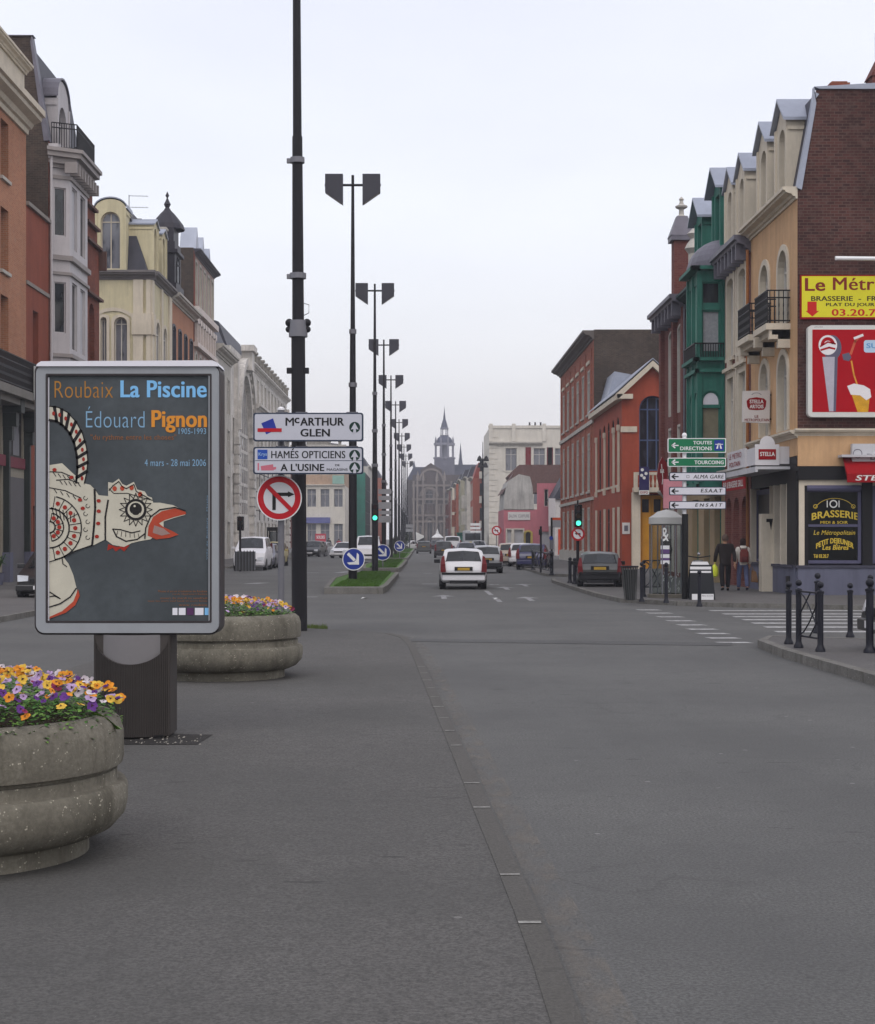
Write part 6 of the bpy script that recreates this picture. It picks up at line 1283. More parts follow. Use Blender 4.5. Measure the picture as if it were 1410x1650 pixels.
# right direction sign
Yd = 42.4; px0 = 1105; dsr = thing('direction_sign', 'tall direction signpost with two green and three white arrow panels pointing left', 'direction sign', (PX(px0, Yd), Yd, .1))
MB().tube([(PX(1105, Yd), Yd + .12, .1), (PX(1105, Yd), Yd + .12, PZ(828, Yd))], .085, 14).build('post', blk, dsr, smooth=True); MB().tube([(PX(1104, Yd), Yd + .12, PZ(828, Yd)), (PX(1104, Yd), Yd + .12, PZ(703, Yd))], .055, 12).build('upper_post', wht, dsr, smooth=True)
MB().ball((PX(1104, Yd), Yd + .12, PZ(701, Yd)), .07, 10, 6).build('cap', wht, dsr, smooth=True)
dgr = M('direction green', (16, 110, 72), .45, .06); f1 = pixfn(Yd - .004); f2_ = pixfn(Yd - .007)
def dpanel(y0, y1, green, xl=1076):
    a = MB(); a.prism([pixfn(Yd)(*q) for q in rrect(xl, y0, 1170, y1, 2)], (0, .06, 0)); p_ = a.build('panel', wht if green else navy, dsr); p_['label'] = ('green' if green else 'white') + ' direction panel'
    a = MB(); a.poly([f1(*q) for q in rrect(xl + 1.3, y0 + 1.3, 1168.7, y1 - 1.3, 1.5)]); a.build('face', dgr if green else M('panel white', (206, 206, 214), .5, .04), p_); cy = (y0 + y1) / 2; a = MB(); fm = wht if green else blk
    stroke(a, [(1084, cy), (1093, cy)], 1.8, f2_); stroke(a, [(1087.5, cy - 3.6), (1083, cy), (1087.5, cy + 3.6)], 2.2, f2_); a.build('arrow', fm, p_); return p_
p_ = dpanel(706, 729.5, True); text('TOUTES', f2_, 1117, 1147, 716, 710.5, wht, p_, bold=.02); text('DIRECTIONS', f2_, 1096, 1147, 725.5, 719.5, wht, p_, bold=.02)
a = MB(); a.poly([f2_(*q) for q in rrect(1151, 709, 1166.5, 726, 1)]); a.build('motorway_symbol', blue_s, p_); a = MB(); fz = pixfn(Yd - .01); a.poly([fz(*q) for q in ((1154, 723), (1157, 714), (1158.2, 714), (1157, 723))]); a.poly([fz(*q) for q in ((1163.5, 723), (1160.5, 714), (1159.3, 714), (1160.5, 723))]); stroke(a, [(1153, 716), (1164.5, 716)], 1.3, fz); a.build('motorway_lines', wht, p_)
p_ = dpanel(737.5, 752, True); text('TOURCOING', f2_, 1119, 1166, 748, 742, wht, p_, bold=.02)
p_ = dpanel(761, 775, False, 1078.5); text('ALMA GARE', f2_, 1117, 1166.5, 771, 765, blk, p_, bold=.02, shear=.2); a = MB(); ring(a, 1108.5, 768, 2.8, .7, f2_, 4, 45, 405); a.build('pictogram', blk, p_)
p_ = dpanel(784.5, 798, False, 1078.5); text('E.S.A.A.T', f2_, 1129, 1164, 793.5, 787.5, blk, p_, bold=.02, shear=.2); p_ = dpanel(807.5, 820.5, False, 1078.5); text('E N S A I T', f2_, 1120, 1164, 816.5, 811, blk, p_, bold=.02, shear=.2)
pr = thing('faded_board', 'faded pink shop board on a thin post behind the direction panels', 'sign', (PX(1085, 48), 48, .1)); a = MB(); a.box(PX(1069, 48), PX(1100, 48), 48, 48.05, PZ(819, 48), PZ(772, 48)); a.build('board', M('faded pink', (188, 128, 138), .7, .2, 2), pr); a = MB(); a.box(PX(1074, 48) - .03, PX(1074, 48) + .03, 48.05, 48.1, .1, PZ(772, 48)); a.build('post', galv, pr)
# ---- no-left sign on signal, bus stop, small far signs
def no_sign(x, Y, z, r, label, post=True):
    s_ = thing('prohibition_sign', label, 'road sign', (x, Y, 0)); disc(s_, x, Y - .12, z, r, redd, 'red_ring'); a = MB(); a.poly([P2(x, Y - .124, z)(*q) for q in circ(0, 0, r * .72, 28)]); a.build('face', wht, s_)
    a = MB(); fn = P2(x, Y - .128, z); a.poly([fn(q[0] * r, q[1] * r) for q in ((.2, -.45), (.35, -.45), (.35, .15), (-.15, .15), (-.15, .32), (-.5, .08), (-.15, -.18), (-.15, 0), (.2, 0))]); a.build('arrow', blk, s_); a = MB(); stroke(a, [(-.5 * r, .5 * r), (.5 * r, -.5 * r)], r * .17, P2(x, Y - .132, z)); a.build('bar', redd, s_)
    if post: MB().tube([(x, Y, 0), (x, Y, z + r)], .04, 8).build('post', galv, s_)
no_sign(xr_, Yr_, PZ(860.5, Yr_), .24, 'round red ringed no left turn sign under the green light beside the dark grey car', False)
no_sign(PX(800, 150), 150, PZ(855, 150), .45, 'small red ringed sign on a post before the pink house')
Yb = GY(929) ; bs = thing('bus_stop', 'bus stop flag with white and orange panels on a dark post by the pink house', 'bus stop', (PX(889, Yb), Yb, .1))
MB().tube([(PX(889, Yb), Yb, .1), (PX(889, Yb), Yb, PZ(834, Yb))], .05, 8).build('post', blk, bs); a = MB(); a.box(PX(890, Yb), PX(903.5, Yb), Yb - .03, Yb + .03, PZ(850, Yb), PZ(838, Yb)); a.build('flag', back_g, bs); a = MB(); a.box(PX(890, Yb), PX(903.5, Yb), Yb - .03, Yb + .03, PZ(838, Yb), PZ(834, Yb)); a.build('flag_top', M('orange panel', (196, 78, 44), .5), bs)
a = MB(); a.box(PX(885.5, Yb), PX(892, Yb), Yb - .06, Yb - .02, PZ(885, Yb), PZ(868, Yb)); a.build('timetable', galv, bs); disc(bs, PX(888, Yb), Yb - .08, PZ(867, Yb), .09, blue_s, 'round_mark')
Yb = 131; wv = thing('advertising_board', 'tall white advertising panel on the pavement before the pink house', 'sign', (PX(890, Yb), Yb, .1)); a = MB(); a.box(PX(884, Yb), PX(895, Yb), Yb, Yb + .1, PZ(848, Yb), PZ(803, Yb)); a.build('board', wht, wv); a = MB(); a.box(PX(889, Yb) - .05, PX(889, Yb) + .05, Yb, Yb + .1, .1, PZ(848, Yb)); a.build('post', galv, wv)
# far stacks of grey direction boards on medians
def stack(x, Y, ys, w, label, mat=back_g):
    s_ = thing('direction_stack', label, 'direction sign', (x, Y, 0)); MB().tube([(x, Y + .1, 0), (x, Y + .1, PZ(ys[0][0] - 4, Y))], .07, 8).build('post', pole_m, s_)
    for a_, b_ in ys: m = MB(); m.box(x - w / 2, x + w / 2, Y - .03, Y + .03, PZ(b_, Y), PZ(a_, Y)); m.build('panel', mat, s_)
stack(PX(620, 101), 101, [(788, 796), (799, 806), (809, 820), (823, 829), (831, 842)], .8, 'stack of grey direction boards on the second median post'); stack(PX(660, 236), 236, [(845, 850), (852, 857)], 1.1, 'pair of pale direction boards far down the median'); stack(PX(766, 190), 190, [(843, 847), (849, 853), (855, 858)], 1.2, 'stack of white direction boards behind the cars on the right', wht)
# ================================================================== POSTER COLUMN
Ya = 13.5; px = lambda v: PX(v, Ya); mu = thing('advertising_column', 'illuminated advertising panel on a fluted dark pedestal with museum exhibition poster of a ceramic bird', 'advertising panel', (px(210), Ya + .2, .03))
frm = M('panel frame grey', (148, 152, 157), .45, .06, 2, .03, streak=.15); frd = M('panel dark trim', (58, 54, 56), .4, .1, 2, .05); topw = M('panel white top', (222, 222, 230), .4, .04)
a = MB(); a.prism([pixfn(Ya + .05)(*q) for q in rrect(55, 583, 354, 1023, 16, 6)], (0, .36, 0)); a.build('casing', frd, mu, bevel=.015)
a = MB(); a.prism([pixfn(Ya - .02)(*q) for q in ((58, 590), (60, 586), (66, 582), (342, 580.5), (350, 584), (353, 590))], (0, .4, 0)); a.build('roof_strip', topw, mu)
def frame_ring(x0, y0, x1, y1, r_, w, Y, mat, nm, t=.05):
    o = rrect(x0, y0, x1, y1, r_, 6); i = rrect(x0 + w, y0 + w, x1 - w, y1 - w, max(r_ - w, 2), 6); m = MB(); n = len(o)
    for k in range(n):
        a0, a1, b1, b0 = o[k], o[(k + 1) % n], i[(k + 1) % n], i[k]; f0 = pixfn(Y); f1_ = pixfn(Y)
        A, B, C_, D = f0(*a0), f0(*a1), f0(*b1), f0(*b0); m.poly([A, B, C_, D]); m.poly([A, B, (B[0], B[1] + t, B[2]), (A[0], A[1] + t, A[2])]); m.poly([D, C_, (C_[0], C_[1] + t, C_[2]), (D[0], D[1] + t, D[2])])
    return m.build(nm, mat, mu)
frame_ring(58, 588, 352, 1020, 14, 16, Ya, frm, 'frame', .06); frame_ring(73.5, 602, 341, 1003.5, 2, 3, Ya - .003, frd, 'inner_frame', .03)
dkp = M('poster charcoal', (76, 82, 86), .5, .3, 1.6, 0, spec=.15); Q = lambda zx, zy: (zx / 3.3, 560 + zy / 3.3)
a = MB(); a.poly([pixfn(Ya + .02)(*q) for q in ((74, 602), (340, 602), (340, 1003), (74, 1003))]); po = a.build('poster', dkp, mu)
a = MB(); a.poly([pixfn(Ya + .018)(*q) for q in ((76.5, 608), (79.5, 608), (79.5, 1000), (76.5, 1000))]); a.build('paper_edge', topw, po)
PL = [pixfn(Ya + .018 - .0015 * k) for k in range(9)]
pgold = M('poster ochre', (168, 118, 52), .5, 0, 1, 0); pblue = M('poster blue letters', (126, 186, 232), .5, 0, 1, 0); pblue2 = M('poster steel blue', (128, 166, 196), .5, 0, 1, 0); porg = M('poster orange', (212, 140, 52), .5, 0, 1, 0); prust = M('poster rust', (140, 88, 48), .5, 0, 1, 0)
text('Roubaix', PL[1], 88, 182, 641, 614, pgold, po, bold=-.012, res=6); text('La Piscine', PL[1], 194, 332, 640.5, 613, pblue, po, bold=.022, res=6); text('Édouard', PL[1], 138.5, 233, 689, 655, pblue2, po, bold=-.012, res=6); text('Pignon', PL[1], 244, 332, 697, 661, porg, po, bold=.022, res=6)
text('1905-1993', PL[1], 288, 332, 699.5, 690, pblue2, po); text('"du rythme entre les choses"', PL[1], 146, 284, 711, 700, prust, po); text('4 mars - 28 mai 2006', PL[1], 233, 332, 751, 740, pblue2, po)
for k, (x0, y0) in enumerate(((255, 951), (278, 956), (258, 962), (238, 967), (288, 973))): text(['Musée d art et d industrie de Roubaix', 'rue de l Espérance à Roubaix', 'ouvert du mardi au vendredi', 'tous les jours sauf lundi et jours fériés', 'www roubaix'][k], PL[1], x0, 334, y0 + 3.3, y0, prust, po)
for x0, x1, mt in ((278, 286, topw), (288, 299, topw), (301, 312, M('logo plum', (84, 50, 90), .5)), (314, 328, topw), (330, 336, pblue)): a = MB(); a.poly([PL[1](x, y) for x, y in ((x0, 979.5), (x1, 979.5), (x1, 991), (x0, 991))]); a.build('logo', mt, po)
text('Ville de Roubaix - Musée', lambda u, v: PL[1](v, u), 902, 798, 334.5, 333, pblue2, po)
# ceramic bird, painted white with black and red ornament
bw_ = M('poster ceramic white', (196, 192, 176), .5, .1, 5, 0); bk_ = M('poster black', (32, 30, 32), .5, 0, 1, 0); brd = M('poster brick red', (176, 72, 50), .5, .15, 6, 0); brd2 = M('poster dark red', (150, 44, 34), .5, 0, 1, 0)
def zp(pts, mat, L_, name): m = MB(); m.poly([PL[L_](*Q(*q)) for q in pts]); return m.build(name, mat, po)
def zs(mb, pts, w, L_): stroke(mb, [Q(*q) for q in pts], w / 3.3, PL[L_])
def zc(mb, cx, cy, r, L_, n=16, ry=None): mb.poly([PL[L_](*q) for q in circ(*Q(cx, cy), r / 3.3, n, ry=(ry or r) / 3.3)])
# handle, outlined and banded
ho = [(263, 312), (310, 318), (360, 345), (405, 395), (438, 455), (460, 530), (467, 600), (462, 660), (448, 725)]; hi = [(263, 385), (300, 392), (335, 415), (370, 455), (395, 510), (408, 570), (412, 640), (405, 720)]
m = MB(); no = 16
def lerp_path(P, t): f_ = t * (len(P) - 1); k = min(int(f_), len(P) - 2); g_ = f_ - k; return (P[k][0] + (P[k + 1][0] - P[k][0]) * g_, P[k][1] + (P[k + 1][1] - P[k][1]) * g_)
for k in range(24):
    a, b = k / 24, (k + 1) / 24; m.poly([PL[1](*Q(*lerp_path(ho, a))), PL[1](*Q(*lerp_path(ho, b))), PL[1](*Q(*lerp_path(hi, b))), PL[1](*Q(*lerp_path(hi, a)))])
m.build('bird_handle', bw_, po)
m = MB(); zs(m, ho, 6, 2); zs(m, hi, 12, 2)
for k in range(1, 10): a = k / 10; p, q = lerp_path(ho, a - .03), lerp_path(hi, a + .05); zs(m, [p, q], 17, 2)
mr_ = MB()
for k in range(10): a = (k + .5) / 10; p, q = lerp_path(ho, a), lerp_path(hi, a); c = ((p[0] + q[0]) / 2, (p[1] + q[1]) / 2); zc(mr_, c[0] + 6, c[1], 8, 3, 8, 12)
mr_.build('bird_dots', brd2, po)
body = [(263, 625), (330, 615), (400, 680), (440, 720), (480, 730), (505, 755), (525, 785), (575, 790), (575, 715), (600, 720), (632, 697), (650, 725), (672, 735), (712, 714), (730, 755), (770, 765), (785, 790), (808, 798), (815, 825), (850, 825), (920, 838), (985, 870), (985, 890), (930, 905), (870, 925), (870, 960), (800, 1020), (740, 1030), (700, 1040), (660, 1060), (600, 1050), (560, 1020), (500, 1050), (440, 1065), (380, 1085), (330, 1120), (263, 1150)]
zp(body, bw_, 2, 'bird_body')
zp([(263, 1130), (330, 1105), (365, 1150), (390, 1210), (410, 1290), (405, 1350), (350, 1400), (263, 1440)], bw_, 1, 'bird_foot'); zp([(263, 1432), (330, 1402), (390, 1350), (415, 1285), (424, 1320), (400, 1370), (350, 1410), (263, 1442)], brd, 3, 'foot_band')
zp([(785, 1000), (790, 950), (815, 900), (860, 870), (930, 855), (985, 870), (990, 885), (930, 900), (875, 918), (845, 935), (870, 955), (915, 975), (950, 995), (900, 1012), (830, 1020)], brd, 3, 'bird_beak'); zp([(812, 985), (820, 945), (870, 962), (905, 990), (860, 1000)], M('poster beak grey', (150, 126, 120), .5, .1, 4, 0), 4, 'beak_inside')
zp([(575, 1045), (620, 1060), (690, 1050), (660, 1085), (640, 1068), (615, 1085), (600, 1065), (570, 1080)], brd2, 1, 'bird_wattle')
for (x, y) in ((650, 748), (700, 745), (745, 780), (610, 750)): zc(mr_ := MB(), x, y, 12, 4, 8, 14); mr_.build('comb_dot', brd, po)
zs(m, [(503, 755), (506, 850), (500, 950), (490, 1050)], 11, 4); zs(m, [(575, 812), (560, 900), (560, 1020)], 9, 4); zs(m, [(580, 760), (600, 735), (632, 712), (650, 740), (672, 750), (712, 728), (725, 765), (770, 790), (800, 808)], 5, 4); zs(m, [(580, 750), (605, 775), (680, 775), (760, 800), (812, 812)], 4, 4)
zs(m, [(770, 1015), (775, 960), (800, 900), (850, 862), (930, 850), (985, 868)], 7, 5)
zs(m, [(600, 965), (640, 968), (700, 985), (745, 975)], 6, 4); zs(m, [(600, 965), (620, 1005), (670, 1030), (730, 1020), (770, 990)], 7, 4); [zs(m, [(625 + 22 * k, 975 + 3 * k), (620 + 24 * k, 1003 + 2 * k)], 3, 4) for k in range(6)]
ec = (722, 862)
for k in range(16):
    a = R(22.5 * k); b = R(22.5 * k + 11); c = R(22.5 * k - 11); r1, r2 = 88, 60
    if k in (15, 0, 14) or True: zs(m, [(ec[0] + r2 * math.cos(c), ec[1] + r2 * math.sin(c)), (ec[0] + r1 * math.cos(a), ec[1] + r1 * math.sin(a)), (ec[0] + r2 * math.cos(b), ec[1] + r2 * math.sin(b))], 4, 4)
zc(m, *ec, 58, 4, 28); m.build('bird_outline', bk_, po)
m = MB(); zc(m, *ec, 44, 5, 24); m.build('eye_white', bw_, po); m = MB(); zc(m, 722, 858, 33, 6, 20); m.build('pupil', bk_, po); m = MB(); ring(m, *Q(722, 872), 24 / 3.3, 1.6, PL[7], 12, 20, 160); zc(m, 716, 843, 6, 7, 8); m.build('eye_highlight', bw_, po)
m = MB(); r_ = MB()
for (cx, cy, r1, r2, n_) in ((263, 960, 105, 170, 9), (263, 955, 30, 75, 5)):
    ring(m, *Q(cx, cy), r1 / 3.3, 2.4, PL[4], 24, -90, 90); ring(m, *Q(cx, cy), r2 / 3.3, 2.0, PL[4], 24, -78, 80)
    for k in range(n_ + 1):
        a = R(-80 + 160 * k / n_); zs(m, [(cx + r1 * math.cos(a), cy + r1 * math.sin(a)), (cx + r2 * math.cos(a), cy + r2 * math.sin(a))], 4, 4)
        b = R(-80 + 160 * (k + .5) / n_)
        if k < n_: zc(r_, cx + (r1 + r2) / 2 * math.cos(b), cy + (r1 + r2) / 2 * math.sin(b), 12, 5, 8)
for k in range(7): zs(m, [(275 + 20 * k, 850 + 5 * k), (290 + 17 * k, 905 + 4 * k)], 5, 4)
for (p, q) in (((263, 745), (430, 800)), ((300, 705), (420, 720)), ((265, 660), (390, 690))): zs(m, [p, ((p[0] + q[0]) / 2, (p[1] + q[1]) / 2 - 12), q], 5, 4); [zs(m, [(p[0] + (q[0] - p[0]) * t, p[1] + (q[1] - p[1]) * t), (p[0] + (q[0] - p[0]) * t + 14, p[1] + (q[1] - p[1]) * t + 20)], 4, 4) for t in (.15, .35, .55, .75, .95)]
for k in range(6): ring(m, *Q(455 + (k % 2) * 12, 800 + 42 * k), 3.2, 1.0, PL[4], 8, 0, 260)
for (x, y) in ((380, 690), (290, 650), (525, 815), (525, 870), (522, 935), (515, 1005), (425, 810), (440, 855)): zc(r_, x, y, 12, 5, 8, 10)
zs(m, [(263, 1380), (320, 1362), (375, 1325), (405, 1280)], 7, 4); zs(m, [(330, 1120), (335, 1150), (355, 1165)], 5, 4); zs(m, [(265, 1300), (320, 1335), (290, 1320), (265, 1325)], 6, 4); zs(m, [(263, 1140), (330, 1118), (420, 1075), (490, 1050)], 5, 4)
m.build('bird_ornament', bk_, po); r_.build('bird_spots', brd2, po)
# pedestal: fluted, bowed, with smooth lunette
x0, x1 = px(150.5), px(273); cxp = (x0 + x1) / 2; hw = (x1 - x0) / 2; zt = PZ(1023, Ya); zb_ = .05; nfl = 44
def fr(t): return (cxp - hw + 2 * hw * t, Ya + .02 - .13 * math.sin(math.pi * t))
m = MB(); lu = MB(); rx_, rz_ = hw * .97, PZ(1023, Ya) - PZ(1066, Ya)
def low(t):
    u = (t - .5) * 2
    return zt - .02 - rz_ * math.sqrt(max(0, 1 - (u / .97) ** 2))
for k in range(nfl):
    for j in (0, 1):
        a, b = (k + j * .5) / nfl, (k + .5 + j * .5) / nfl; dd = .0 if j == 0 else .012
        A, B = fr(a), fr(b); m.poly([(A[0], A[1] + dd, zb_), (B[0], B[1] + dd, zb_), (B[0], B[1] + dd, low(b)), (A[0], A[1] + dd, low(a))]); Cx = fr(b); m.poly([(Cx[0], Cx[1], zb_), (Cx[0], Cx[1] + .012, zb_), (Cx[0], Cx[1] + .012, low(b)), (Cx[0], Cx[1], low(b))])
        lu.poly([(A[0], A[1] + .05, low(a) - .0), (B[0], B[1] + .05, low(b)), (B[0], B[1] + .05, zt), (A[0], A[1] + .05, zt)]); m.poly([(A[0], A[1], low(a)), (B[0], B[1], low(b)), (B[0], B[1] + .06, low(b)), (A[0], A[1] + .06, low(a))])
m.box(x0, x1, Ya + .02, Ya + .42, zb_, zt); m.build('pedestal', M('pedestal dark metal', (68, 64, 62), .55, .14, 2, .1, streak=.2), mu); lu.build('lunette', M('pedestal grey metal', (120, 118, 120), .45, .08, 2), mu)
m = MB(); m.box(x0 + .05, x1 - .05, Ya - .05, Ya + .4, .0, .06); m.build('foot', blk, mu)
# ================================================================== PLANTERS
prof = [(.78, 0), (.78, .1), (.84, .105), (.92, .14), (.985, .21), (1.0, .28), (1.0, .36), (.985, .385), (.945, .39), (.94, .40), (.94, .455), (.925, .46), (.93, .475), (.97, .485), (.978, .52), (.975, .66), (.955, .72), (.915, .755), (.87, .765), (.83, .75), (.82, .66), (.02, .64)]
leafm = M('pansy leaf', (66, 110, 42), .6, .35, 12, .1, alb=1.0); leafm2 = M('pansy leaf light', (106, 144, 62), .6, .3, 12, .1)
cols = [('orange', (214, 140, 48)), ('yellow', (214, 176, 74)), ('violet', (98, 58, 128)), ('lilac', (174, 148, 186)), ('white', (210, 200, 206)), ('magenta', (134, 52, 84))]
pm_ = [M('petal ' + n_, c, .7, .35, 14, 0, spec=.1) for n_, c in cols]; eye_m = M('pansy eye', (50, 18, 30), .7, .1, 3, 0)
def planter(x, y, z, label, fl_label, seed, dens=1.0, ks=1.0):
    random.seed(seed); P_ = thing('concrete_planter', label, 'planter', (x, y, z)); o = MB().lathe([(r_ * ks, z_ * (1 + ks) / 2) for r_, z_ in prof], (x, y, z), 96).build('bowl', conc, P_, smooth=True, ang=45)
    m = MB(); m.lathe([(.815, .655), (.02, .70)], (x, y, z), 30); m.build('soil', M('soil', (52, 40, 30), .95, .3, 8, .6), P_)
    B = thing('pansies', fl_label, 'flowers', (x, y, z + .66)); lf = MB(); lf2 = MB(); pt_ = [MB() for _ in cols]; ey = MB()
    def surf(r, a):
        h = .2 * math.sqrt(max(0, 1 - (r / .93) ** 2)) + .03; return Vector((x + r * math.cos(a), y + r * math.sin(a), z + .7 + h))
    for _ in range(int(5200 * dens)):
        r = .9 * math.sqrt(random.random()); a = random.uniform(0, 6.283); c = surf(r, a); c.z -= random.uniform(.01, .16)
        tgt = lf if random.random() < .62 else lf2; an = random.uniform(0, 6.283); l = random.uniform(.016, .04); d = Vector((math.cos(an), math.sin(an), random.uniform(-.2, .7))).normalized(); w = Vector((-math.sin(an), math.cos(an), random.uniform(-.4, .4))).normalized() * l * .36
        tgt.poly([c, c + d * l * .45 + w, c + d * l + Vector((0, 0, -.006)), c + d * l * .45 - w])
    for _ in range(int(540 * dens)):
        r = .9 * math.sqrt(random.random()); a = random.uniform(0, 6.283)
        if math.sin(a) < -.25 and r > .5 and random.random() < (.82 if math.cos(a) < .5 else .3): continue
        c = surf(r, a); c.z += random.uniform(.0, .05)
        # colour drifts: orange on the right, lilac/violet between, white at the back
        w_ = [1, .8, .35, 1.0, .5, .25]
        if math.cos(a) > .2: w_ = [1.9, 1.9, .5, .7, .45, .1]
        if math.sin(a) > .5: w_ = [.6, .5, .2, 1.2, 1.5, .1]
        if -.8 < math.sin(a) < -.1 and r > .6: w_ = [.7, .5, 1.6, 1.2, .3, .5]
        k = random.choices(range(6), w_)[0]; R_ = random.uniform(.014, .031)
        nrm = Vector((random.uniform(-.5, .5), random.uniform(-1.0, .1), random.uniform(.3, 1.0))).normalized(); u = nrm.cross(Vector((0, 0, 1))).normalized(); v = nrm.cross(u) * -1; rot = random.uniform(-.5, .5)
        for q, (ang, s) in enumerate(((90 + 32, 1.0), (90 - 32, 1.0), (190, .85), (-10, .85), (-90, 1.1))):
            aa = R(ang) + rot; pc = c + (u * math.cos(aa) + v * math.sin(aa)) * R_ * .55 + nrm * (.002 * q); pr_ = R_ * .58 * s
            rj = [random.uniform(.82, 1.16) for _ in range(9)]; lf_t = random.uniform(-.2, .55); ctr = pc - nrm * .002
            rim_ = [pc + (u * math.cos(R(40 * j)) + v * math.sin(R(40 * j))) * pr_ * rj[j] + nrm * (pr_ * lf_t * math.cos(R(40 * j) - aa) + random.uniform(-.0015, .0015)) for j in range(9)]
            ci = pt_[k].p(ctr); ri_ = [pt_[k].p(q_) for q_ in rim_]; pt_[k].f += [[ci, ri_[j], ri_[(j + 1) % 9]] for j in range(9)]
        if random.random() < .75: ey.poly([c + (u * math.cos(R(60 * j)) + v * math.sin(R(60 * j))) * R_ * (.4 if j % 2 else .16) + nrm * .011 for j in range(6)])
    lf.build('foliage', leafm, B); lf2.build('foliage', leafm2, B)
    for (n_, c), m, mt in zip(cols, pt_, pm_): tag(m.build(n_ + '_blossoms', mt, B), kind='stuff')
    tag(ey.build('blossom_eyes', eye_m, B), kind='stuff')
planter(-2.52, 8.6, .03, 'round speckled concrete planter at the lower left, nearest the camera', 'orange, lilac and violet pansies filling the nearest planter at the lower left', 4, 1.25, .938)
planter(-2.45, 19.6, .03, 'round grooved concrete planter behind the advertising panel', 'yellow and lilac pansies in the planter behind the advertising panel', 9, 1.0)
lf_ = thing('fallen_leaf_stem', 'long green leaf drooping over the rim of the nearest planter', 'leaf', (-1.65, 8.5, .8)); m = MB(); c0 = Vector((PX(150, 8.6), 8.55, .84))
pts = [Vector((PX(a, 8.55), 8.5, PZ(b, 8.55))) for a, b in ((152, 1148), (165, 1153), (178, 1162), (190, 1170), (199, 1173))]; ws = [.008, .018, .022, .014, .002]
for (p, q, w0, w1_) in zip(pts, pts[1:], ws, ws[1:]): m.poly([p + Vector((0, -.02, w0)), q + Vector((0, -.02, w1_)), q + Vector((0, .02, -w1_)), p + Vector((0, .02, -w0))])
m.build('blade', leafm2, lf_)
# ================================================================== BOLLARDS, BARRIERS
bol_m = M('bollard paint', (30, 31, 40), .42, .12, 3, .05)
def bollard(x, Y, h, label, z=.12, r=.05, group='ball topped bollards on the near right corner', root=None):
    b_ = thing('bollard', label, 'bollard', (0, 0, 0), group); k = h / 1.07
    MB().lathe([(r * 1.7, 0), (r * 1.7, .03), (r * 1.2, .07), (r * 1.0, .1), (r, .2), (r, .88 * k), (r * 1.25, .885 * k), (r * 1.25, .92 * k), (r * .7, .935 * k)], (0, 0, 0), 16).build('post', bol_m, b_, smooth=True, ang=50)
    MB().ball((0, 0, h - r * 1.1), r * 1.15, 12, 8).build('ball', bol_m, b_, smooth=True); b_.location = (x, Y, z); return b_
def gb(px_, py_, ptop): Y = EYE * F / (py_ - HY) * (EYE - .12) / EYE; return PX(px_, Y), Y, PZ(ptop, Y) - .12
for (a, b, c, lb) in ((1271, 1038, 937, 'leftmost ball topped bollard on the near right corner'), (1287, 1044, 934, 'bollard holding the left end of the lattice barrier'), (1322, 1050, 937, 'bollard holding the right end of the lattice barrier'), (1370, 1027, 939, 'lone bollard in front of the blue grey plinth'), (1401.5, 1052, 932, 'thicker bollard at the right frame edge')):
    x, Y, h_ = gb(a, b, c); bollard(x, Y, h_, lb, r=.052 if a == 1401.5 else .042)
for (a, Yk_, c, lb) in ((1317.5, 29, 922, 'bollard behind the lattice barrier'), (1402.5, 30, 925, 'bollard behind the thick one at the right frame edge')): bollard(PX(a, Yk_), Yk_, PZ(c, Yk_) - .01, lb, z=.0)
x0b, Y0b, _ = gb(1287, 1044, 934); x1b, Y1b, _ = gb(1322, 1050, 937)
def barrier(p, q, z0, h, label, name='barrier', w=.02, nx=1):
    b_ = thing(name, label, 'barrier', (p[0], p[1], z0)); P, Q_ = Vector((*p, z0)), Vector((*q, z0)); L_ = lambda t, z: tuple(P + (Q_ - P) * t + Vector((0, 0, z)))
    m = MB(); m.tube([L_(0, h), L_(1, h)], w, 8); m.tube([L_(0, .18), L_(1, .18)], w, 8); m.build('rail', bol_m, b_, smooth=True); m = MB()
    for k in range(nx):
        a, c = k / nx, (k + 1) / nx
        m.tube([L_(a + (c - a) * t, .18 + (h - .18) * (t ** 1.6 if True else t)) for t in (0, .25, .5, .75, 1)], w * .8, 6); m.tube([L_(a + (c - a) * t, h - (h - .18) * (t ** 1.6)) for t in (0, .25, .5, .75, 1)], w * .8, 6)
        m.tube([L_(a + (c - a) * .5, .18), L_(c, h * .62)], w * .8, 6); m.tube([L_(a, h * .55), L_(a + (c - a) * .55, h)], w * .8, 6)
    m.build('lattice', bol_m, b_, smooth=True)
barrier((x0b, Y0b), (x1b, Y1b), .12, .82, 'lattice ironwork barrier between two ball topped bollards', w=.014)
for k, (a, b, lb) in enumerate(((918.5, 944, 'left slim bollard of three beside the traffic light'), (926, 946, 'middle slim bollard of three beside the traffic light'), (937, 944, 'right slim bollard by the rear wheel of the dark grey car'))): Y = GY(b); bollard(PX(a, Y), Y, .92 + .04 * (k == 2), lb, z=.11, r=.06, group='slim bollards around the dark grey car')
for (a, b, lb) in ((1034, 970, 'bollard between litter bin and phone booth'), (1037.5, 962, 'bollard just behind the litter bin bollard'), (1073.5, 972, 'slim bollard in front of the phone booth'), (1127, 978, 'low bollard in front of the black menu board')): Y = GY(b) * .94; bollard(PX(a, Y), Y, 1.0 if a < 1100 else .85, lb, z=.11, r=.045, group='bollards by the phone booth')
Y = 47; barrier((PX(1038, 47), 47), (PX(1064, 47.5), 47.5), .11, .95, 'crossed iron barrier behind the phone booth', w=.02)
Y = 80; barrier((PX(859, 82), 82), (PX(889, 70), 70), .11, .95, 'iron railing on the pavement beside the dark blue car', w=.03, nx=3)
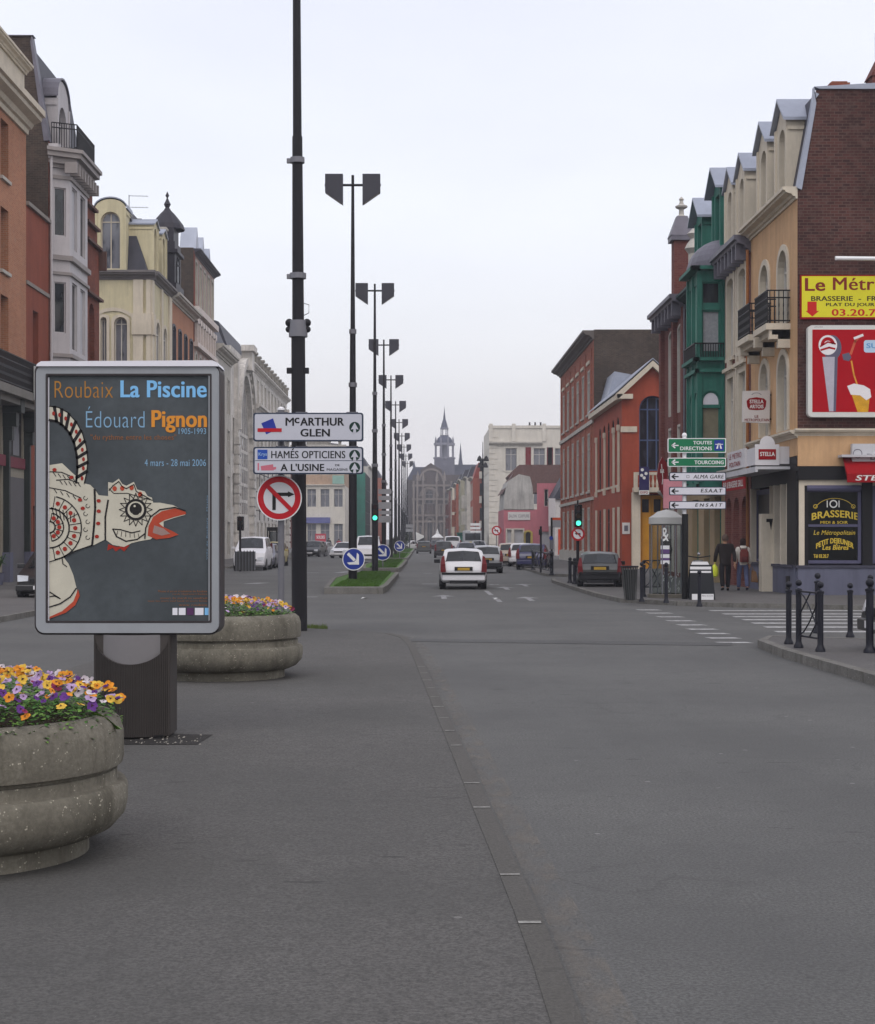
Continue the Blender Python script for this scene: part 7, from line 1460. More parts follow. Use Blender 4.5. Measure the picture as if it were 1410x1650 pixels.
for (a, b, lb) in ((859, 918.5, 'thin post at the left end of the railing by the dark blue car'), (889, 927, 'thick dark post at the right end of the railing by the dark blue car')): Y = GY(b) * .94; bollard(PX(a, Y), Y, 1.05, lb, z=.11, r=.08, group='posts by the dark blue car')
Y = 76; t_ = bpy.data.objects[t_.name]; t_.location = (PX(871.5, Y), Y, .1); MB().tube([(PX(871.5, Y), Y, .1), (PX(871.5, Y), Y, PZ(848, Y))], .05, 8).build('pole', pole_m, t_); a = MB(); a.box(PX(868, Y), PX(873, Y), Y - .2, Y, PZ(862, Y), PZ(853, Y)); a.build('signal_head', tl_black, t_)
# ---- litter bin
Yb_ = GY(969) * .95; xb = PX(1016, Yb_); lb_ = thing('litter_bin', 'slanting dark slatted litter bin on the kerb in front of the dark grey car', 'bin', (xb, Yb_, .11)); m = MB()
for k in range(20): a = R(18 * k); m.poly([(xb + .13 * math.cos(a - .09) * 1.2, Yb_ + .16 * math.sin(a - .09), .13), (xb + .13 * math.cos(a + .09) * 1.2, Yb_ + .16 * math.sin(a + .09), .13), (xb - .03 + .22 * math.cos(a + .09), Yb_ + .2 * math.sin(a + .09), .98), (xb - .03 + .22 * math.cos(a - .09), Yb_ + .2 * math.sin(a - .09), .98)])
m.build('slats', M('bin metal', (64, 66, 66), .6, .15), lb_); MB().lathe([(.11, .12), (.18, .9), (.02, .9)], (xb - .01, Yb_, 0), 16).build('liner', blk, lb_); MB().lathe([(.22, .96), (.24, .98), (.24, 1.0), (.19, 1.0)], (xb - .03, Yb_, 0), 20).build('rim', bol_m, lb_)
Yb_ = 82; xb = PX(394, Yb_); lb_ = thing('cage_bin', 'grey barred recycling cage beside the white van on the left', 'bin', (xb, Yb_, 0)); m = MB(); m.box(xb - .5, xb + .5, Yb_, Yb_ + .6, .1, 1.05); m.build('box', M('cage grey', (92, 94, 98), .6, .15), lb_); m = MB()
for k in range(7): m.box(xb - .5 + k * .155, xb - .46 + k * .155, Yb_ - .04, Yb_, .05, 1.1)
m.build('bars', blk, lb_)
# ---- phone booth
Yb_ = 43.6; xb = PX(1074, Yb_); rb_ = .46; pb_ = thing('phone_booth', 'curved glass phone booth with white ampersand mark and grey roof', 'phone booth', (xb, Yb_, .11)); zt_ = PZ(846, Yb_)
glb = CLEAR('booth glass', (226, 232, 230), .05); m = MB(); m.lathe([(rb_, .18), (rb_, zt_)], (xb, Yb_, 0), 16); m.build('glass_wall', glb, pb_, smooth=True)
m = MB()
for k in range(8): a = R(45 * k + 22.5); m.tube([(xb + rb_ * math.cos(a), Yb_ + rb_ * math.sin(a), .12), (xb + rb_ * math.cos(a), Yb_ + rb_ * math.sin(a), zt_)], .018, 6)
m.build('frame', galv, pb_); m = MB(); m.lathe([(rb_ + .06, .11), (rb_ + .06, .2), (rb_, .22)], (xb, Yb_, 0), 24); m.build('base', M('booth base', (96, 92, 84), .8, .2), pb_)
m = MB(); m.lathe([(rb_ - .05, 0), (rb_ + .02, .03), (rb_ + .02, .2), (rb_ - .1, .27), (.25, .36), (.01, .42)], (xb, Yb_, zt_), 24); m.build('roof', M('booth roof', (168, 168, 166), .6, .08), pb_, smooth=True)
m = MB(); m.box(xb - .12, xb + .14, Yb_ + .1, Yb_ + .3, 1.1, 1.7); m.tube([(xb + .1, Yb_ + .05, 1.2), (xb + .12, Yb_ - .05, 1.4), (xb + .08, Yb_ - .02, 1.6)], .03, 6); m.box(xb - .02, xb + .04, Yb_ + .15, Yb_ + .2, .15, 1.1); m.build('telephone', blk, pb_)
def cyl_fn(rr): return lambda u, v: (xb + rr * math.sin((PX(u, 1) - PX(1074, 1)) * Yb_ / rr), Yb_ - rr * math.cos((PX(u, 1) - PX(1074, 1)) * Yb_ / rr), PZ(v, Yb_ - rr))
text('&', cyl_fn(rb_ + .006), 1061.5, 1073.5, 872, 850, whitel, pb_, bold=.01)
for y0, y1, mt in ((879, 885, wht), (885, 892, M('poster violet', (96, 70, 120), .6)), (893, 899, wht), (899, 903, M('poster violet', (96, 70, 120))), (903, 909, wht)):
    fn = cyl_fn(rb_ + .006); m = MB(); [m.poly([fn(1060.5 + 3.5 * k, y0), fn(1064 + 3.5 * k, y0), fn(1064 + 3.5 * k, y1), fn(1060.5 + 3.5 * k, y1)]) for k in range(4)]; m.build('sticker', mt, pb_)
m = MB(); fn = cyl_fn(rb_ + .004); random.seed(4)
for _ in range(26): u, v = random.uniform(1062, 1094), random.uniform(925, 955); stroke(m, [(u, v), (u + random.uniform(-3, 3), v - random.uniform(2, 7))], .8, fn)
m.build('frosted_pattern', M('frost', (150, 158, 156), .6), pb_)
# ---- black menu board
Yb_ = 42.0; f_ = pixfn(Yb_); mbd = thing('menu_board', 'black swing menu board with white strips standing on the pavement by the walkers', 'menu board', (PX(1131, Yb_), Yb_, .11))
m = MB(); m.prism([f_(1113, 910), f_(1148, 910), f_(1153, 971), f_(1111, 971)], (0, .08, 0)); m.prism([(f_(1113, 910)[0], Yb_ + .1, f_(1113, 910)[2]), (f_(1148, 910)[0], Yb_ + .1, f_(1148, 910)[2]), (f_(1153, 971)[0], Yb_ + .55, .12), (f_(1111, 971)[0], Yb_ + .55, .12)], (0, .04, 0)); m.build('panel', M('menu black', (40, 42, 46), .45, .12), mbd)
m = MB(); m.prism([f_(1116, 905), f_(1140, 905), f_(1143, 910), f_(1114, 910)], (0, .06, 0)); m.build('header', wht, mbd); m = MB(); fq = pixfn(Yb_ - .004)
for q in ((1112, 913, 1146, 917.5), (1112, 920, 1124, 923), (1130, 920, 1146, 923), (1115, 957, 1125, 968), (1130, 957, 1150, 968)): m.poly([fq(q[0], q[1]), fq(q[2], q[1]), fq(q[2], q[3]), fq(q[0], q[3])])
m.build('paper_strip', wht, mbd); text('MENU DU JOUR', pixfn(Yb_ - .007), 1131, 1149, 962, 959, grt, mbd)
# ================================================================== CARS
def car_set(L_=3.9, W_=1.62, H=1.42, kind='hatch'):
    hl = L_ / 2; w = W_ / 2; b = H * .64
    if kind == 'hatch': S = [(-hl, .32, .62, .64, .93), (-hl + .06, .26, b - .08, b - .05, .97), (-hl + .14, .24, b, b + .03, .99), (-hl + .46, .22, b + .02, H - .06, 1), (-hl + .62, .2, b + .02, H - .02, 1), (-.15, .2, b - .01, H, 1), (.35, .2, b - .03, H - .04, 1), (1.02, .2, b - .08, b - .04, 1), (hl - .35, .2, b - .2, b - .17, .97), (hl - .1, .24, .6, .62, .92), (hl, .3, .52, .54, .84)]
    elif kind == 'van': S = [(-hl, .32, .7, .72, .96), (-hl + .03, .28, b, b + .2, .98), (-hl + .1, .24, b + .02, H - .05, 1), (-hl + .3, .22, b + .02, H, 1), (0, .2, b, H, 1), (.5, .2, b - .02, H - .05, 1), (1.15, .2, b - .08, b, 1), (hl - .2, .2, b - .25, b - .22, .97), (hl - .05, .24, .6, .62, .92), (hl, .3, .5, .52, .86)]
    else: S = [(-hl, .32, .62, .64, .93), (-hl + .06, .26, b - .1, b - .07, .97), (-hl + .7, .22, b - .02, b + .0, 1), (-hl + 1.3, .2, b, H - .04, 1), (-hl + 1.6, .2, b, H, 1), (.25, .2, b - .03, H - .03, 1), (.95, .2, b - .09, b - .05, 1), (hl - .35, .2, b - .2, b - .18, .97), (hl - .1, .24, .6, .62, .92), (hl, .3, .52, .54, .84)]
    return S, hl, w, b
def make_car(name, label, paint, L_=3.9, W_=1.62, H=1.42, kind='hatch', trim=False, plate=(176, 142, 52), group=None, sticker=False, dark_bumper=False):
    S, hl, w, b = car_set(L_, W_, H, kind); r_ = thing(name, label, 'car', (0, 0, 0), group); m = MB(); rings = []
    for (y, zb, zl, zt, ws) in S:
        ww = w * ws; gh = zt - zl; tw = ww * (.99 - .2 * min(gh / .5, 1)); rr = .05 if gh > .2 else gh * .3
        half = [(0, zb), (ww * .88, zb), (ww * .97, zb + .08), (ww, zb + (zl - zb) * .5), (ww * .985, zl - .05), (ww * .955, zl), (tw, zt - rr), (tw * .86, zt - rr * .25), (0, zt + (.02 if gh > .2 else .01))]
        ring_ = [(x, y, z) for x, z in half] + [(-x, y, z) for x, z in half[-2:0:-1]]; rings.append((half, [m.p(q) for q in ring_]))
    n = len(rings[0][1])
    for (_, a), (_, c) in zip(rings, rings[1:]):
        for j in range(n): m.f.append([a[j], a[(j + 1) % n], c[(j + 1) % n], c[j]])
    m.f.append(rings[0][1]); m.f.append(rings[-1][1][::-1]); body = m.build('body', paint, r_, smooth=True, ang=32)
    gl = GL('car glass', (28, 32, 36), .05); chro = M('car chrome', (150, 150, 154), .25, .02, 1, 0, metal=.8); rub = M('tyre rubber', (24, 24, 26), .8, .1, 8, .1); blkp = M('car black plastic', (30, 30, 33), .55, .1, 4, .05)
    # glass areas: quads of the shell, shrunk and standing 4 mm proud
    def P_(i, j, q=1): y, zb, zl, zt, ws = S[i]; x, z = rings[i][0][j]; return Vector((x * q, y, z))
    def strip(i0, i1, name, t0=.1, t1=.92, kx=.86):
        js = [6, 7, 8]; B_ = [P_(i0, 5 if j == 6 else j) for j in js] + [P_(i0, 5 if j == 6 else j, -1) for j in (7, 6)]; T_ = [P_(i1, j) for j in js] + [P_(i1, j, -1) for j in (7, 6)]
        nn = (B_[4] - B_[0]).cross(T_[2] - B_[2]).normalized(); nn = nn if nn.dot((B_[2] + T_[2]) / 2 - Vector((0, 0, .6))) > 0 else -nn; mm = MB()
        A = []
        for b_, t_ in zip(B_, T_):
            lo, hi_ = b_ + (t_ - b_) * t0, b_ + (t_ - b_) * t1; A.append([Vector((q.x * kx, q.y, q.z)) + nn * .014 for q in (lo, hi_)])
        for (a_, c_) in zip(A, A[1:]): mm.poly([a_[0], c_[0], c_[1], a_[1]])
        mm.build(name, gl, r_)
    def proud(quad, name, k=.86, k2=.86, mat=gl, push=.006):
        c = sum(quad, Vector()) / 4; nn = (quad[1] - quad[0]).cross(quad[3] - quad[0]).normalized()
        if nn.dot(c - Vector((0, 0, .6))) < 0: nn = -nn
        MB().poly([c + (q - c) * k + nn * push for q in quad]).build(name, mat, r_)
    ri = 2 if kind == 'hatch' else 1 if kind == 'van' else 2; strip(ri, ri + 1, 'rear_window')
    fi = [k for k in range(len(S) - 1) if S[k][3] - S[k][2] > .25 and S[k + 1][3] - S[k + 1][2] < .15][-1]; strip(fi + 1, fi, 'windscreen', .06, .95, .9)
    for q in (-1, 1):
        ii = [k for k in range(ri + 1, fi) if S[k + 1][0] - S[k][0] > .15]
        ends = []
        for k in ii: proud([P_(k, 5, q), P_(k + 1, 5, q), P_(k + 1, 6, q), P_(k, 6, q)], 'side_window', .88)
        c0, c1 = P_(fi, 5, q), P_(fi + 1, 5, q); t_ = P_(fi, 6, q); MB().poly([c0 + (t_ - c0) * .12 + Vector((q * .006, .03, 0)), c0 + (c1 - c0) * .75 + Vector((q * .008, 0, .03)), t_ + (c0 - t_) * .15 + Vector((q * .01, .04, 0))]).build('side_window', gl, r_)
        # wheels
        for wy in (-hl + .68, hl - .72):
            wr = .29; a = MB(); a.box(q * w * 1.004 if q > 0 else -w * 1.004 - .001, q * w * 1.004 + .001 if q > 0 else -w * 1.004, wy - .01, wy + .01, .3, .31)
            arch = MB(); arch.prism([(q * (w - .12), wy + (wr + .07) * math.cos(R(15 * k)), .28 + (wr + .07) * math.sin(R(15 * k))) for k in range(13)] + [(q * (w - .12), wy - wr - .07, .18), (q * (w - .12), wy + wr + .07, .18)], (q * .125, 0, 0)); arch.build('wheel_arch', blkp, r_)
            T = MB(); T.tube([(q * (w - .19), wy, wr), (q * (w + .008), wy, wr)], wr, 20); wh = T.build('wheel', rub, r_, smooth=True); Rm = MB(); Rm.tube([(q * (w + .0), wy, wr), (q * (w + .014), wy, wr)], wr * .62, 16); Rm.build('rim', chro, wh)
        # lights
        zl_ = b * .8; a = MB(); yb = -hl + .0
        if kind == 'hatch': a.prism([(q * w * .99, yb + .02, b * .66), (q * w * .76, yb, b * .68), (q * w * .79, yb + .03, b - .03), (q * w * 1.0, yb + .05, b - .03)], (0, -.08, 0)); a.prism([(q * w * 1.0, yb + .05, b - .031), (q * w * .79, yb + .03, b - .031), (q * w * .83, yb + .3, b + .27), (q * w * .93, yb + .3, b + .22)], (0, -.09, 0))
        elif kind == 'van': a.box(min(q * w * .98, q * w * .84), max(q * w * .98, q * w * .84), yb - .02, yb + .08, b * .75, b * 1.25)
        else: a.box(min(q * w * .96, q * w * .62), max(q * w * .96, q * w * .62), yb - .0, yb + .1, b * .68, b * .88)
        a.build('tail_light', M('tail light red', (96, 14, 20), .55, .1, 4, 0), r_)
        a = MB(); a.prism([(q * w * .88, hl - .12, .72), (q * w * .5, hl - .04, .7), (q * w * .5, hl - .02, .56), (q * w * .86, hl - .06, .54)], (0, .05, 0)); a.build('headlight', M('headlight glass', (196, 200, 206), .1, .05, 4, 0), r_)
        a = MB(); a.box(min(q * (w - .02), q * (w + .19)), max(q * (w - .02), q * (w + .19)), S[fi][0] + .35, S[fi][0] + .43, b - .02, b + .11); a.build('mirror', blkp if trim else paint, r_, bevel=.02)
    a = MB(); a.box(-w * .92, w * .92, -hl - .05, -hl + .1, .3, .52); a.build('rear_bumper', blkp if dark_bumper else paint, r_, bevel=.03)
    if trim: a = MB(); a.box(-w * .94, w * .94, -hl - .075, -hl + .02, .5, .57); a.build('bumper_strip', blkp, r_)
    a = MB(); a.box(-w * .6, w * .6, -hl - .04, -hl + .1, .2, .3); a.build('under_tray', blkp, r_)
    a = MB(); a.box(-w * .92, w * .92, hl - .1, hl + .05, .28, .46); a.build('front_bumper', blkp if dark_bumper else paint, r_, bevel=.03); a = MB(); a.box(-w * .45, w * .45, hl - .04, hl + .02, .5, .62); a.build('grille', blkp, r_)
    zp_ = .64 if kind != 'van' else .75; a = MB(); a.box(-.3, .3, -hl - .03, -hl + .05, zp_ - .005, zp_ + .12); a.build('plate_recess', blkp, r_); a = MB(); a.box(-.2, .2, -hl - .04, -hl - .031, zp_, zp_ + .09); a.build('number_plate', M('plate ' + str(plate), plate, .5, .05, 3, 0), r_); a = MB(); a.box(-.25, .25, hl + .051, hl + .056, .33, .43); a.build('number_plate', wht, r_)
    a = MB(); a.tube([(0, -hl + .17, b + .06), (.12, -hl + .22, b + .1), (.4, -hl + .27, b + .11)], .012, 5); a.build('wiper', blkp, r_)
    a = MB(); a.tube([(w * .45, -hl - .06, .26), (w * .45, -hl + .1, .26)], .03, 8); a.build('exhaust', blkp, r_)
    return r_
def paintm(n_, c, r_=.28): return M('car paint ' + n_, c, r_, .04, 1, 0, spec=.6)
def place(c, pxc, py, Y=None, rot=0, z=0):
    Y = Y or GY(py); c.location = (PX(pxc, Y), Y + 1.9 * (1 if abs(rot) < 2 else 1), z); c.rotation_euler = (0, 0, rot); return c
white = paintm('white', (208, 208, 212)); silver = paintm('silver', (150, 152, 156), .35); dgrey = paintm('dark grey', (66, 68, 68)); dblue = paintm('dark blue', (34, 34, 78)); blackp = paintm('black', (26, 27, 30)); beige = paintm('beige', (164, 150, 136), .35); yell = paintm('yellow silver', (170, 156, 96), .35); mgrey = paintm('mid grey', (92, 92, 104))
c = make_car('hatchback', 'white hatchback with red tail lights and yellow plate driving away in the middle lane', white, 3.9, 1.55, 1.36, 'hatch', trim=True); place(c, 747, 950)
c = make_car('hatchback', 'silver white hatchback ahead and to the right of the white car', silver, 3.8, 1.5, 1.36, 'hatch', dark_bumper=True); c.children[0].data.materials; place(c, 786, 924)
c = make_car('hatchback', 'dark grey hatchback with yellow plate parked beside the kerb by the litter bin', dgrey, 3.7, 1.46, 1.22, 'hatch', trim=True, dark_bumper=True); place(c, 975, 949.5, 53.0, R(-5), z=.04)
c = make_car('hatchback', 'beige hatchback parked farthest left of the three on the right kerb', beige, 3.9, 1.6, 1.42, 'hatch'); place(c, 824, 912, None, R(-3))
c = make_car('small_car', 'white car parked between the beige and the dark blue cars', white, 3.6, 1.6, 1.42, 'hatch', group=None); place(c, 845, 914, 98, R(-6))
c = make_car('hatchback', 'dark blue hatchback parked behind the iron railing on the right', dblue, 3.9, 1.68, 1.42, 'hatch'); place(c, 864, 918, 88, R(-8), z=.0)
c = make_car('saloon_car', 'dark grey car driving away in the left lane beside the medians', dgrey, 4.2, 1.7, 1.42, 'van'); place(c, 683, 892)
c = make_car('van', 'white van far ahead in the middle lane', white, 4.2, 1.8, 1.95, 'van'); place(c, 729, 893, 160)
c = make_car('saloon_car', 'grey saloon just ahead of the white hatchback', mgrey, 4.3, 1.7, 1.4, 'saloon'); place(c, 752, 900, 128)
c = make_car('hatchback', 'dark car following the white van in the queue', blackp, 3.9, 1.65, 1.5, 'hatch'); place(c, 715, 898, 142)
c = make_car('saloon_car', 'pale car far away in the queue by the white tent', silver, 4.2, 1.7, 1.5, 'saloon'); place(c, 711, 884, 250)
c = make_car('saloon_car', 'dark car far away beside the white tent', blackp, 4.2, 1.7, 1.5, 'saloon'); place(c, 703, 886, 225)
c = make_car('saloon_car', 'grey car parked before the green container on the right', silver, 4.2, 1.7, 1.5, 'saloon'); place(c, 772, 893, 170)
c = make_car('small_car', 'white car turning in front of the market canopy', white, 3.8, 1.7, 1.4, 'saloon'); place(c, 662, 886, 240, R(120))
# left carriageway
c = make_car('van', 'white van parked at the left kerb behind the cage bin', white, 4.2, 1.75, 1.8, 'van'); place(c, 402, 920, 86, R(180))
c = make_car('hatchback', 'dark grey car parked tightly beside the white van on the left', mgrey, 3.9, 1.6, 1.42, 'hatch'); place(c, 420, 916, 92, R(180))
c = make_car('hatchback', 'yellowish car parked in front of the grey one on the left', yell, 3.9, 1.6, 1.5, 'hatch'); place(c, 436, 913, 99, R(180))
c = make_car('hatchback', 'black car facing us between the thick lamp post and the pale corner block', blackp, 4, 1.7, 1.5, 'hatch'); place(c, 504, 897, 150, R(172))
c = make_car('hatchback', 'small silver car next to the black one before the pale corner block', silver, 3.8, 1.6, 1.4, 'hatch'); place(c, 516, 896, 158, R(172))
c = make_car('hatchback', 'white hatchback parked before the pale corner block', white, 3.8, 1.7, 1.4, 'hatch'); place(c, 554, 899, 140, R(165))
c = make_car('van', 'white van coming towards us behind the green traffic light', white, 4.4, 1.85, 1.9, 'van'); place(c, 592, 908, 112, R(180))
c = make_car('hatchback', 'black car nose showing left of the advertising panel', blackp, 3.9, 1.6, 1.42, 'hatch'); place(c, 70, 970, 43.5, R(180))
c = make_car('hatchback', 'black car just entering at the right frame edge', blackp, 3.9, 1.5, 1.3, 'hatch'); c.location = (PX(1406, 22.8) + 1.96, 22.8, .1); c.rotation_euler = (0, 0, R(90))
# scooter behind the menu board
xs, Ys_ = PX(1124, 46.5), 46.5; sc_ = thing('scooter', 'dark scooter parked behind the black menu board', 'scooter', (xs, Ys_, .11)); m = MB()
for dx in (-.6, .6): m.tube([(xs + dx, Ys_ - .05, .36), (xs + dx, Ys_ + .05, .36)], .24, 16)
m.build('wheel', M('tyre rubber', (24, 24, 26)), sc_); m = MB(); m.prism([(xs - .75, Ys_ - .14, .5), (xs - .1, Ys_ - .14, .4), (xs + .3, Ys_ - .14, .4), (xs + .55, Ys_ - .14, 1.05), (xs + .45, Ys_ - .14, 1.1), (xs + .2, Ys_ - .14, .6), (xs - .1, Ys_ - .14, .95), (xs - .8, Ys_ - .14, .9)], (0, .28, 0)); m.build('body', blackp, sc_, bevel=.03)
m = MB(); m.box(xs - .75, xs - .05, Ys_ - .15, Ys_ + .15, .95, 1.05); m.build('seat', blk, sc_, bevel=.03); m = MB(); sc_.rotation_euler = (0, 0, R(78)); m.tube([(xs + .42, Ys_ - .35, 1.2), (xs + .47, Ys_, 1.15), (xs + .42, Ys_ + .35, 1.2)], .02, 6); m.build('handlebar', blk, sc_); MB().ball((xs - .25, Ys_ - .05, 1.26), .05, 8, 6).build('mirror', M('car chrome', (150, 150, 154)), sc_)
# ================================================================== PEOPLE
def skin(name, verts, edges, radii, mat, parent, root=0, sub=2):
    me = bpy.data.meshes.new(name); me.from_pydata(verts, edges, []); o = bpy.data.objects.new(name, me); C.objects.link(o)
    s = o.modifiers.new('skin', 'SKIN'); s.use_smooth_shade = True
    if not me.skin_vertices:
        bm = bmesh.new(); bm.from_mesh(me); bm.verts.layers.skin.verify(); bm.to_mesh(me); bm.free()
    for k, r_ in enumerate(radii):
        v = me.skin_vertices[0].data[k]; v.radius = (r_, r_) if not isinstance(r_, tuple) else r_; v.use_root = (k == root)
    sb = o.modifiers.new('sub', 'SUBSURF'); sb.levels = sub; sb.render_levels = sub; me.materials.append(mat)
    if parent: par(o, parent)
    return o
def person(label, x, Y, z, H, skinm, jacket, trousers, shoes, hairm, stride=.16, coat_len=.0, arm=(0, 0), hood=False, hair_long=False, sw=1.0, facing=0):
    p_ = thing('person', label, 'person', (0, 0, 0)); k = H / 1.72; s = stride
    V = {'pel': (0, 0, .93), 'waist': (0, .01, 1.07), 'chest': (0, .0, 1.27), 'neckb': (0, 0, 1.42), 'neck': (0, .01, 1.48), 'head': (0, .02, 1.57), 'top': (0, .02, 1.66)}
    for q, t in ((-1, 'l'), (1, 'r')):
        st_ = s * q; V['hip' + t] = (q * .1, 0, .88); V['kn' + t] = (q * .11, st_ * .5 + .03, .48); V['an' + t] = (q * .11, st_ - (.04 if st_ < 0 else 0), .09 + (.03 if st_ < 0 else 0)); V['to' + t] = (q * .12, st_ + .13, .04)
        V['sh' + t] = (q * .19 * sw, 0, 1.38); V['el' + t] = (q * .26 * sw, -st_ * .25, 1.1); V['wr' + t] = (q * .27 * sw, -st_ * .6 + .06, .87); V['ha' + t] = (q * .27 * sw, -st_ * .6 + .08, .8)
        for f_ in range(4): V['f%d' % f_ + t] = (q * .27 * sw, -st_ * .6 + .045 + .02 * f_, .76); V['g%d' % f_ + t] = (q * .262 * sw, -st_ * .6 + .05 + .02 * f_, .72 - .006 * (f_ in (1, 2)))
        V['th' + t] = (q * .25 * sw, -st_ * .6 + .125, .79); V['tj' + t] = (q * .24 * sw, -st_ * .6 + .135, .76)
    def mk(nm, ids, ed, rad, mat, **kk):
        vs = [tuple(c * k for c in V[i]) for i in ids]; return skin(nm, vs, [(ids.index(a), ids.index(b)) for a, b in ed], [tuple(c * k for c in r_) if isinstance(r_, tuple) else r_ * k for r_ in rad], mat, p_, **kk)
    ids = ['pel', 'waist', 'chest', 'neckb', 'neck', 'head', 'top']; ed = [('pel', 'waist'), ('waist', 'chest'), ('chest', 'neckb'), ('neckb', 'neck'), ('neck', 'head'), ('head', 'top')]; rad = [(.13, .09), (.12, .085), (.14, .09), (.07, .06), .052, (.078, .095), (.06, .07)]
    for t in 'lr':
        ids += ['hip' + t, 'kn' + t, 'an' + t, 'to' + t, 'sh' + t, 'el' + t, 'wr' + t, 'ha' + t]; rad += [.075, .052, .036, .03, .05, .038, .026, (.018, .038)]; ed += [('pel', 'hip' + t), ('hip' + t, 'kn' + t), ('kn' + t, 'an' + t), ('an' + t, 'to' + t), ('chest', 'sh' + t), ('sh' + t, 'el' + t), ('el' + t, 'wr' + t), ('wr' + t, 'ha' + t)]
        for f_ in range(4): ids += ['f%d' % f_ + t, 'g%d' % f_ + t]; rad += [.009, .007]; ed += [('ha' + t, 'f%d' % f_ + t), ('f%d' % f_ + t, 'g%d' % f_ + t)]
        ids += ['th' + t, 'tj' + t]; rad += [.01, .008]; ed += [('ha' + t, 'th' + t), ('th' + t, 'tj' + t)]
    mk('body', ids, ed, rad, skinm)
    ids = ['pel', 'waist', 'hipl', 'knl', 'anl', 'hipr', 'knr', 'anr']; V['waist'] = (0, .01, 1.0); mk('trousers', ids, [('pel', 'waist'), ('pel', 'hipl'), ('hipl', 'knl'), ('knl', 'anl'), ('pel', 'hipr'), ('hipr', 'knr'), ('knr', 'anr')], [(.15, .11), (.14, .1), .1, .082, .068, .1, .082, .068], trousers)
    V['waist'] = (0, .01, 1.07); V['hem'] = (0, 0, .84 - coat_len); V['wc'] = (0, 0, 1.0)
    ids = ['hem', 'wc', 'chest', 'neckb', 'shl', 'ell', 'wrl', 'shr', 'elr', 'wrr']; mk('jacket', ids, [('hem', 'wc'), ('wc', 'chest'), ('chest', 'neckb'), ('chest', 'shl'), ('shl', 'ell'), ('ell', 'wrl'), ('chest', 'shr'), ('shr', 'elr'), ('elr', 'wrr')], [(.185 * sw, .13), (.17 * sw, .125), (.19 * sw, .13), (.1, .085), .075, .066, .052, .075, .066, .052], jacket, root=1)
    for t in 'lr':
        a = Vector(V['an' + t]) * k; b = Vector(V['to' + t]) * k; skin('shoe', [tuple(a + Vector((0, -.05, -.045)) * k), tuple(a + Vector((0, .02, -.03)) * k), tuple(b)], [(0, 1), (1, 2)], [.045 * k, .05 * k, .036 * k], shoes, p_)
    hz = 1.6 * k; m = MB(); 
    for i in range(8):
        for j in range(16):
            pass
    prof_ = [(.001, .125), (.05, .118), (.085, .085), (.1, .03), (.1, -.03), (.088, -.07 if not hair_long else -.12)]; m.lathe([(r_ * k, z_ * k) for r_, z_ in prof_], (0, .0 if True else 0, hz), 18)
    for v_i in range(len(m.v)):
        x_, y_, z_ = m.v[v_i]; m.v[v_i] = (x_, y_ * 1.12 - (.015 * k), z_ + (.05 * k if y_ > .05 * k and z_ < hz else 0))
    m.build('hair', hairm, p_, smooth=True, ang=80)
    m = MB()   # face and ears
    m.ball((0, .118 * k, 1.575 * k), .014 * k, 8, 6, 1.6)
    for q in (-1, 1): m.ball((q * .083 * k, .02 * k, 1.575 * k), .02 * k, 8, 6, 1.5)
    m.build('face_features', skinm, p_, smooth=True); m = MB(); [m.ball((q * .032 * k, .105 * k, 1.6 * k), .009 * k, 6, 5) for q in (-1, 1)]; m.box(-.02 * k, .02 * k, .108 * k, .113 * k, 1.525 * k, 1.53 * k); m.build('eyes_and_mouth', blk, p_)
    if hood: m = MB(); m.lathe([(.07 * k, .0), (.12 * k, -.03 * k), (.14 * k, -.09 * k), (.1 * k, -.12 * k)], (0, -.03 * k, 1.49 * k), 16); m.build('hood', jacket, p_, smooth=True)
    p_.location = (x, Y, z); p_.rotation_euler = (0, 0, facing); return p_
skn = M('skin', (190, 146, 120), .6, .05, 3, 0); hair1 = M('grey brown hair', (86, 70, 62), .8, .2, 20, .2); hair2 = M('dark brown hair', (44, 28, 28), .8, .2, 20, .2)
Yp1 = 49.0; xp1 = PX(1168.5, Yp1); person('person in a dark jacket and black trousers walking away, holding a yellow bag', xp1, Yp1, .11, 1.72, skn, M('dark brown jacket', (40, 34, 34), .85, .15, 6, .3), M('black trousers', (28, 26, 30), .85, .1, 6, .2), blk, hair1, .17, .08, sw=1.06)
Yp2 = 49.2; xp2 = PX(1197, Yp2); person('person in a pale hooded jacket and blue jeans walking away, with long dark hair', xp2, Yp2, .11, 1.6, skn, M('pale jacket', (206, 200, 192), .85, .15, 6, .3), M('blue jeans', (84, 90, 122), .85, .15, 8, .3), M('dark shoes', (40, 36, 50), .7), hair2, -.13, .0, hood=True, hair_long=True, sw=.95)
bg = thing('plastic_bag', 'yellow green plastic bag held by the walker in dark clothes', 'bag', (xp1 - .3, Yp1, .6)); m = MB(); m.lathe([(.01, 0), (.1, .04), (.12, .18), (.09, .32), (.03, .4)], (xp1 - .31, Yp1 + .05, .52), 12); m.build('sack', M('yellow bag', (196, 204, 60), .5, .1, 8, .3), bg, smooth=True); m = MB(); m.tube([(xp1 - .31, Yp1 + .05, .9), (xp1 - .295, Yp1 + .06, .99)], .01, 5); m.build('handle', M('yellow bag', (196, 204, 60)), bg)
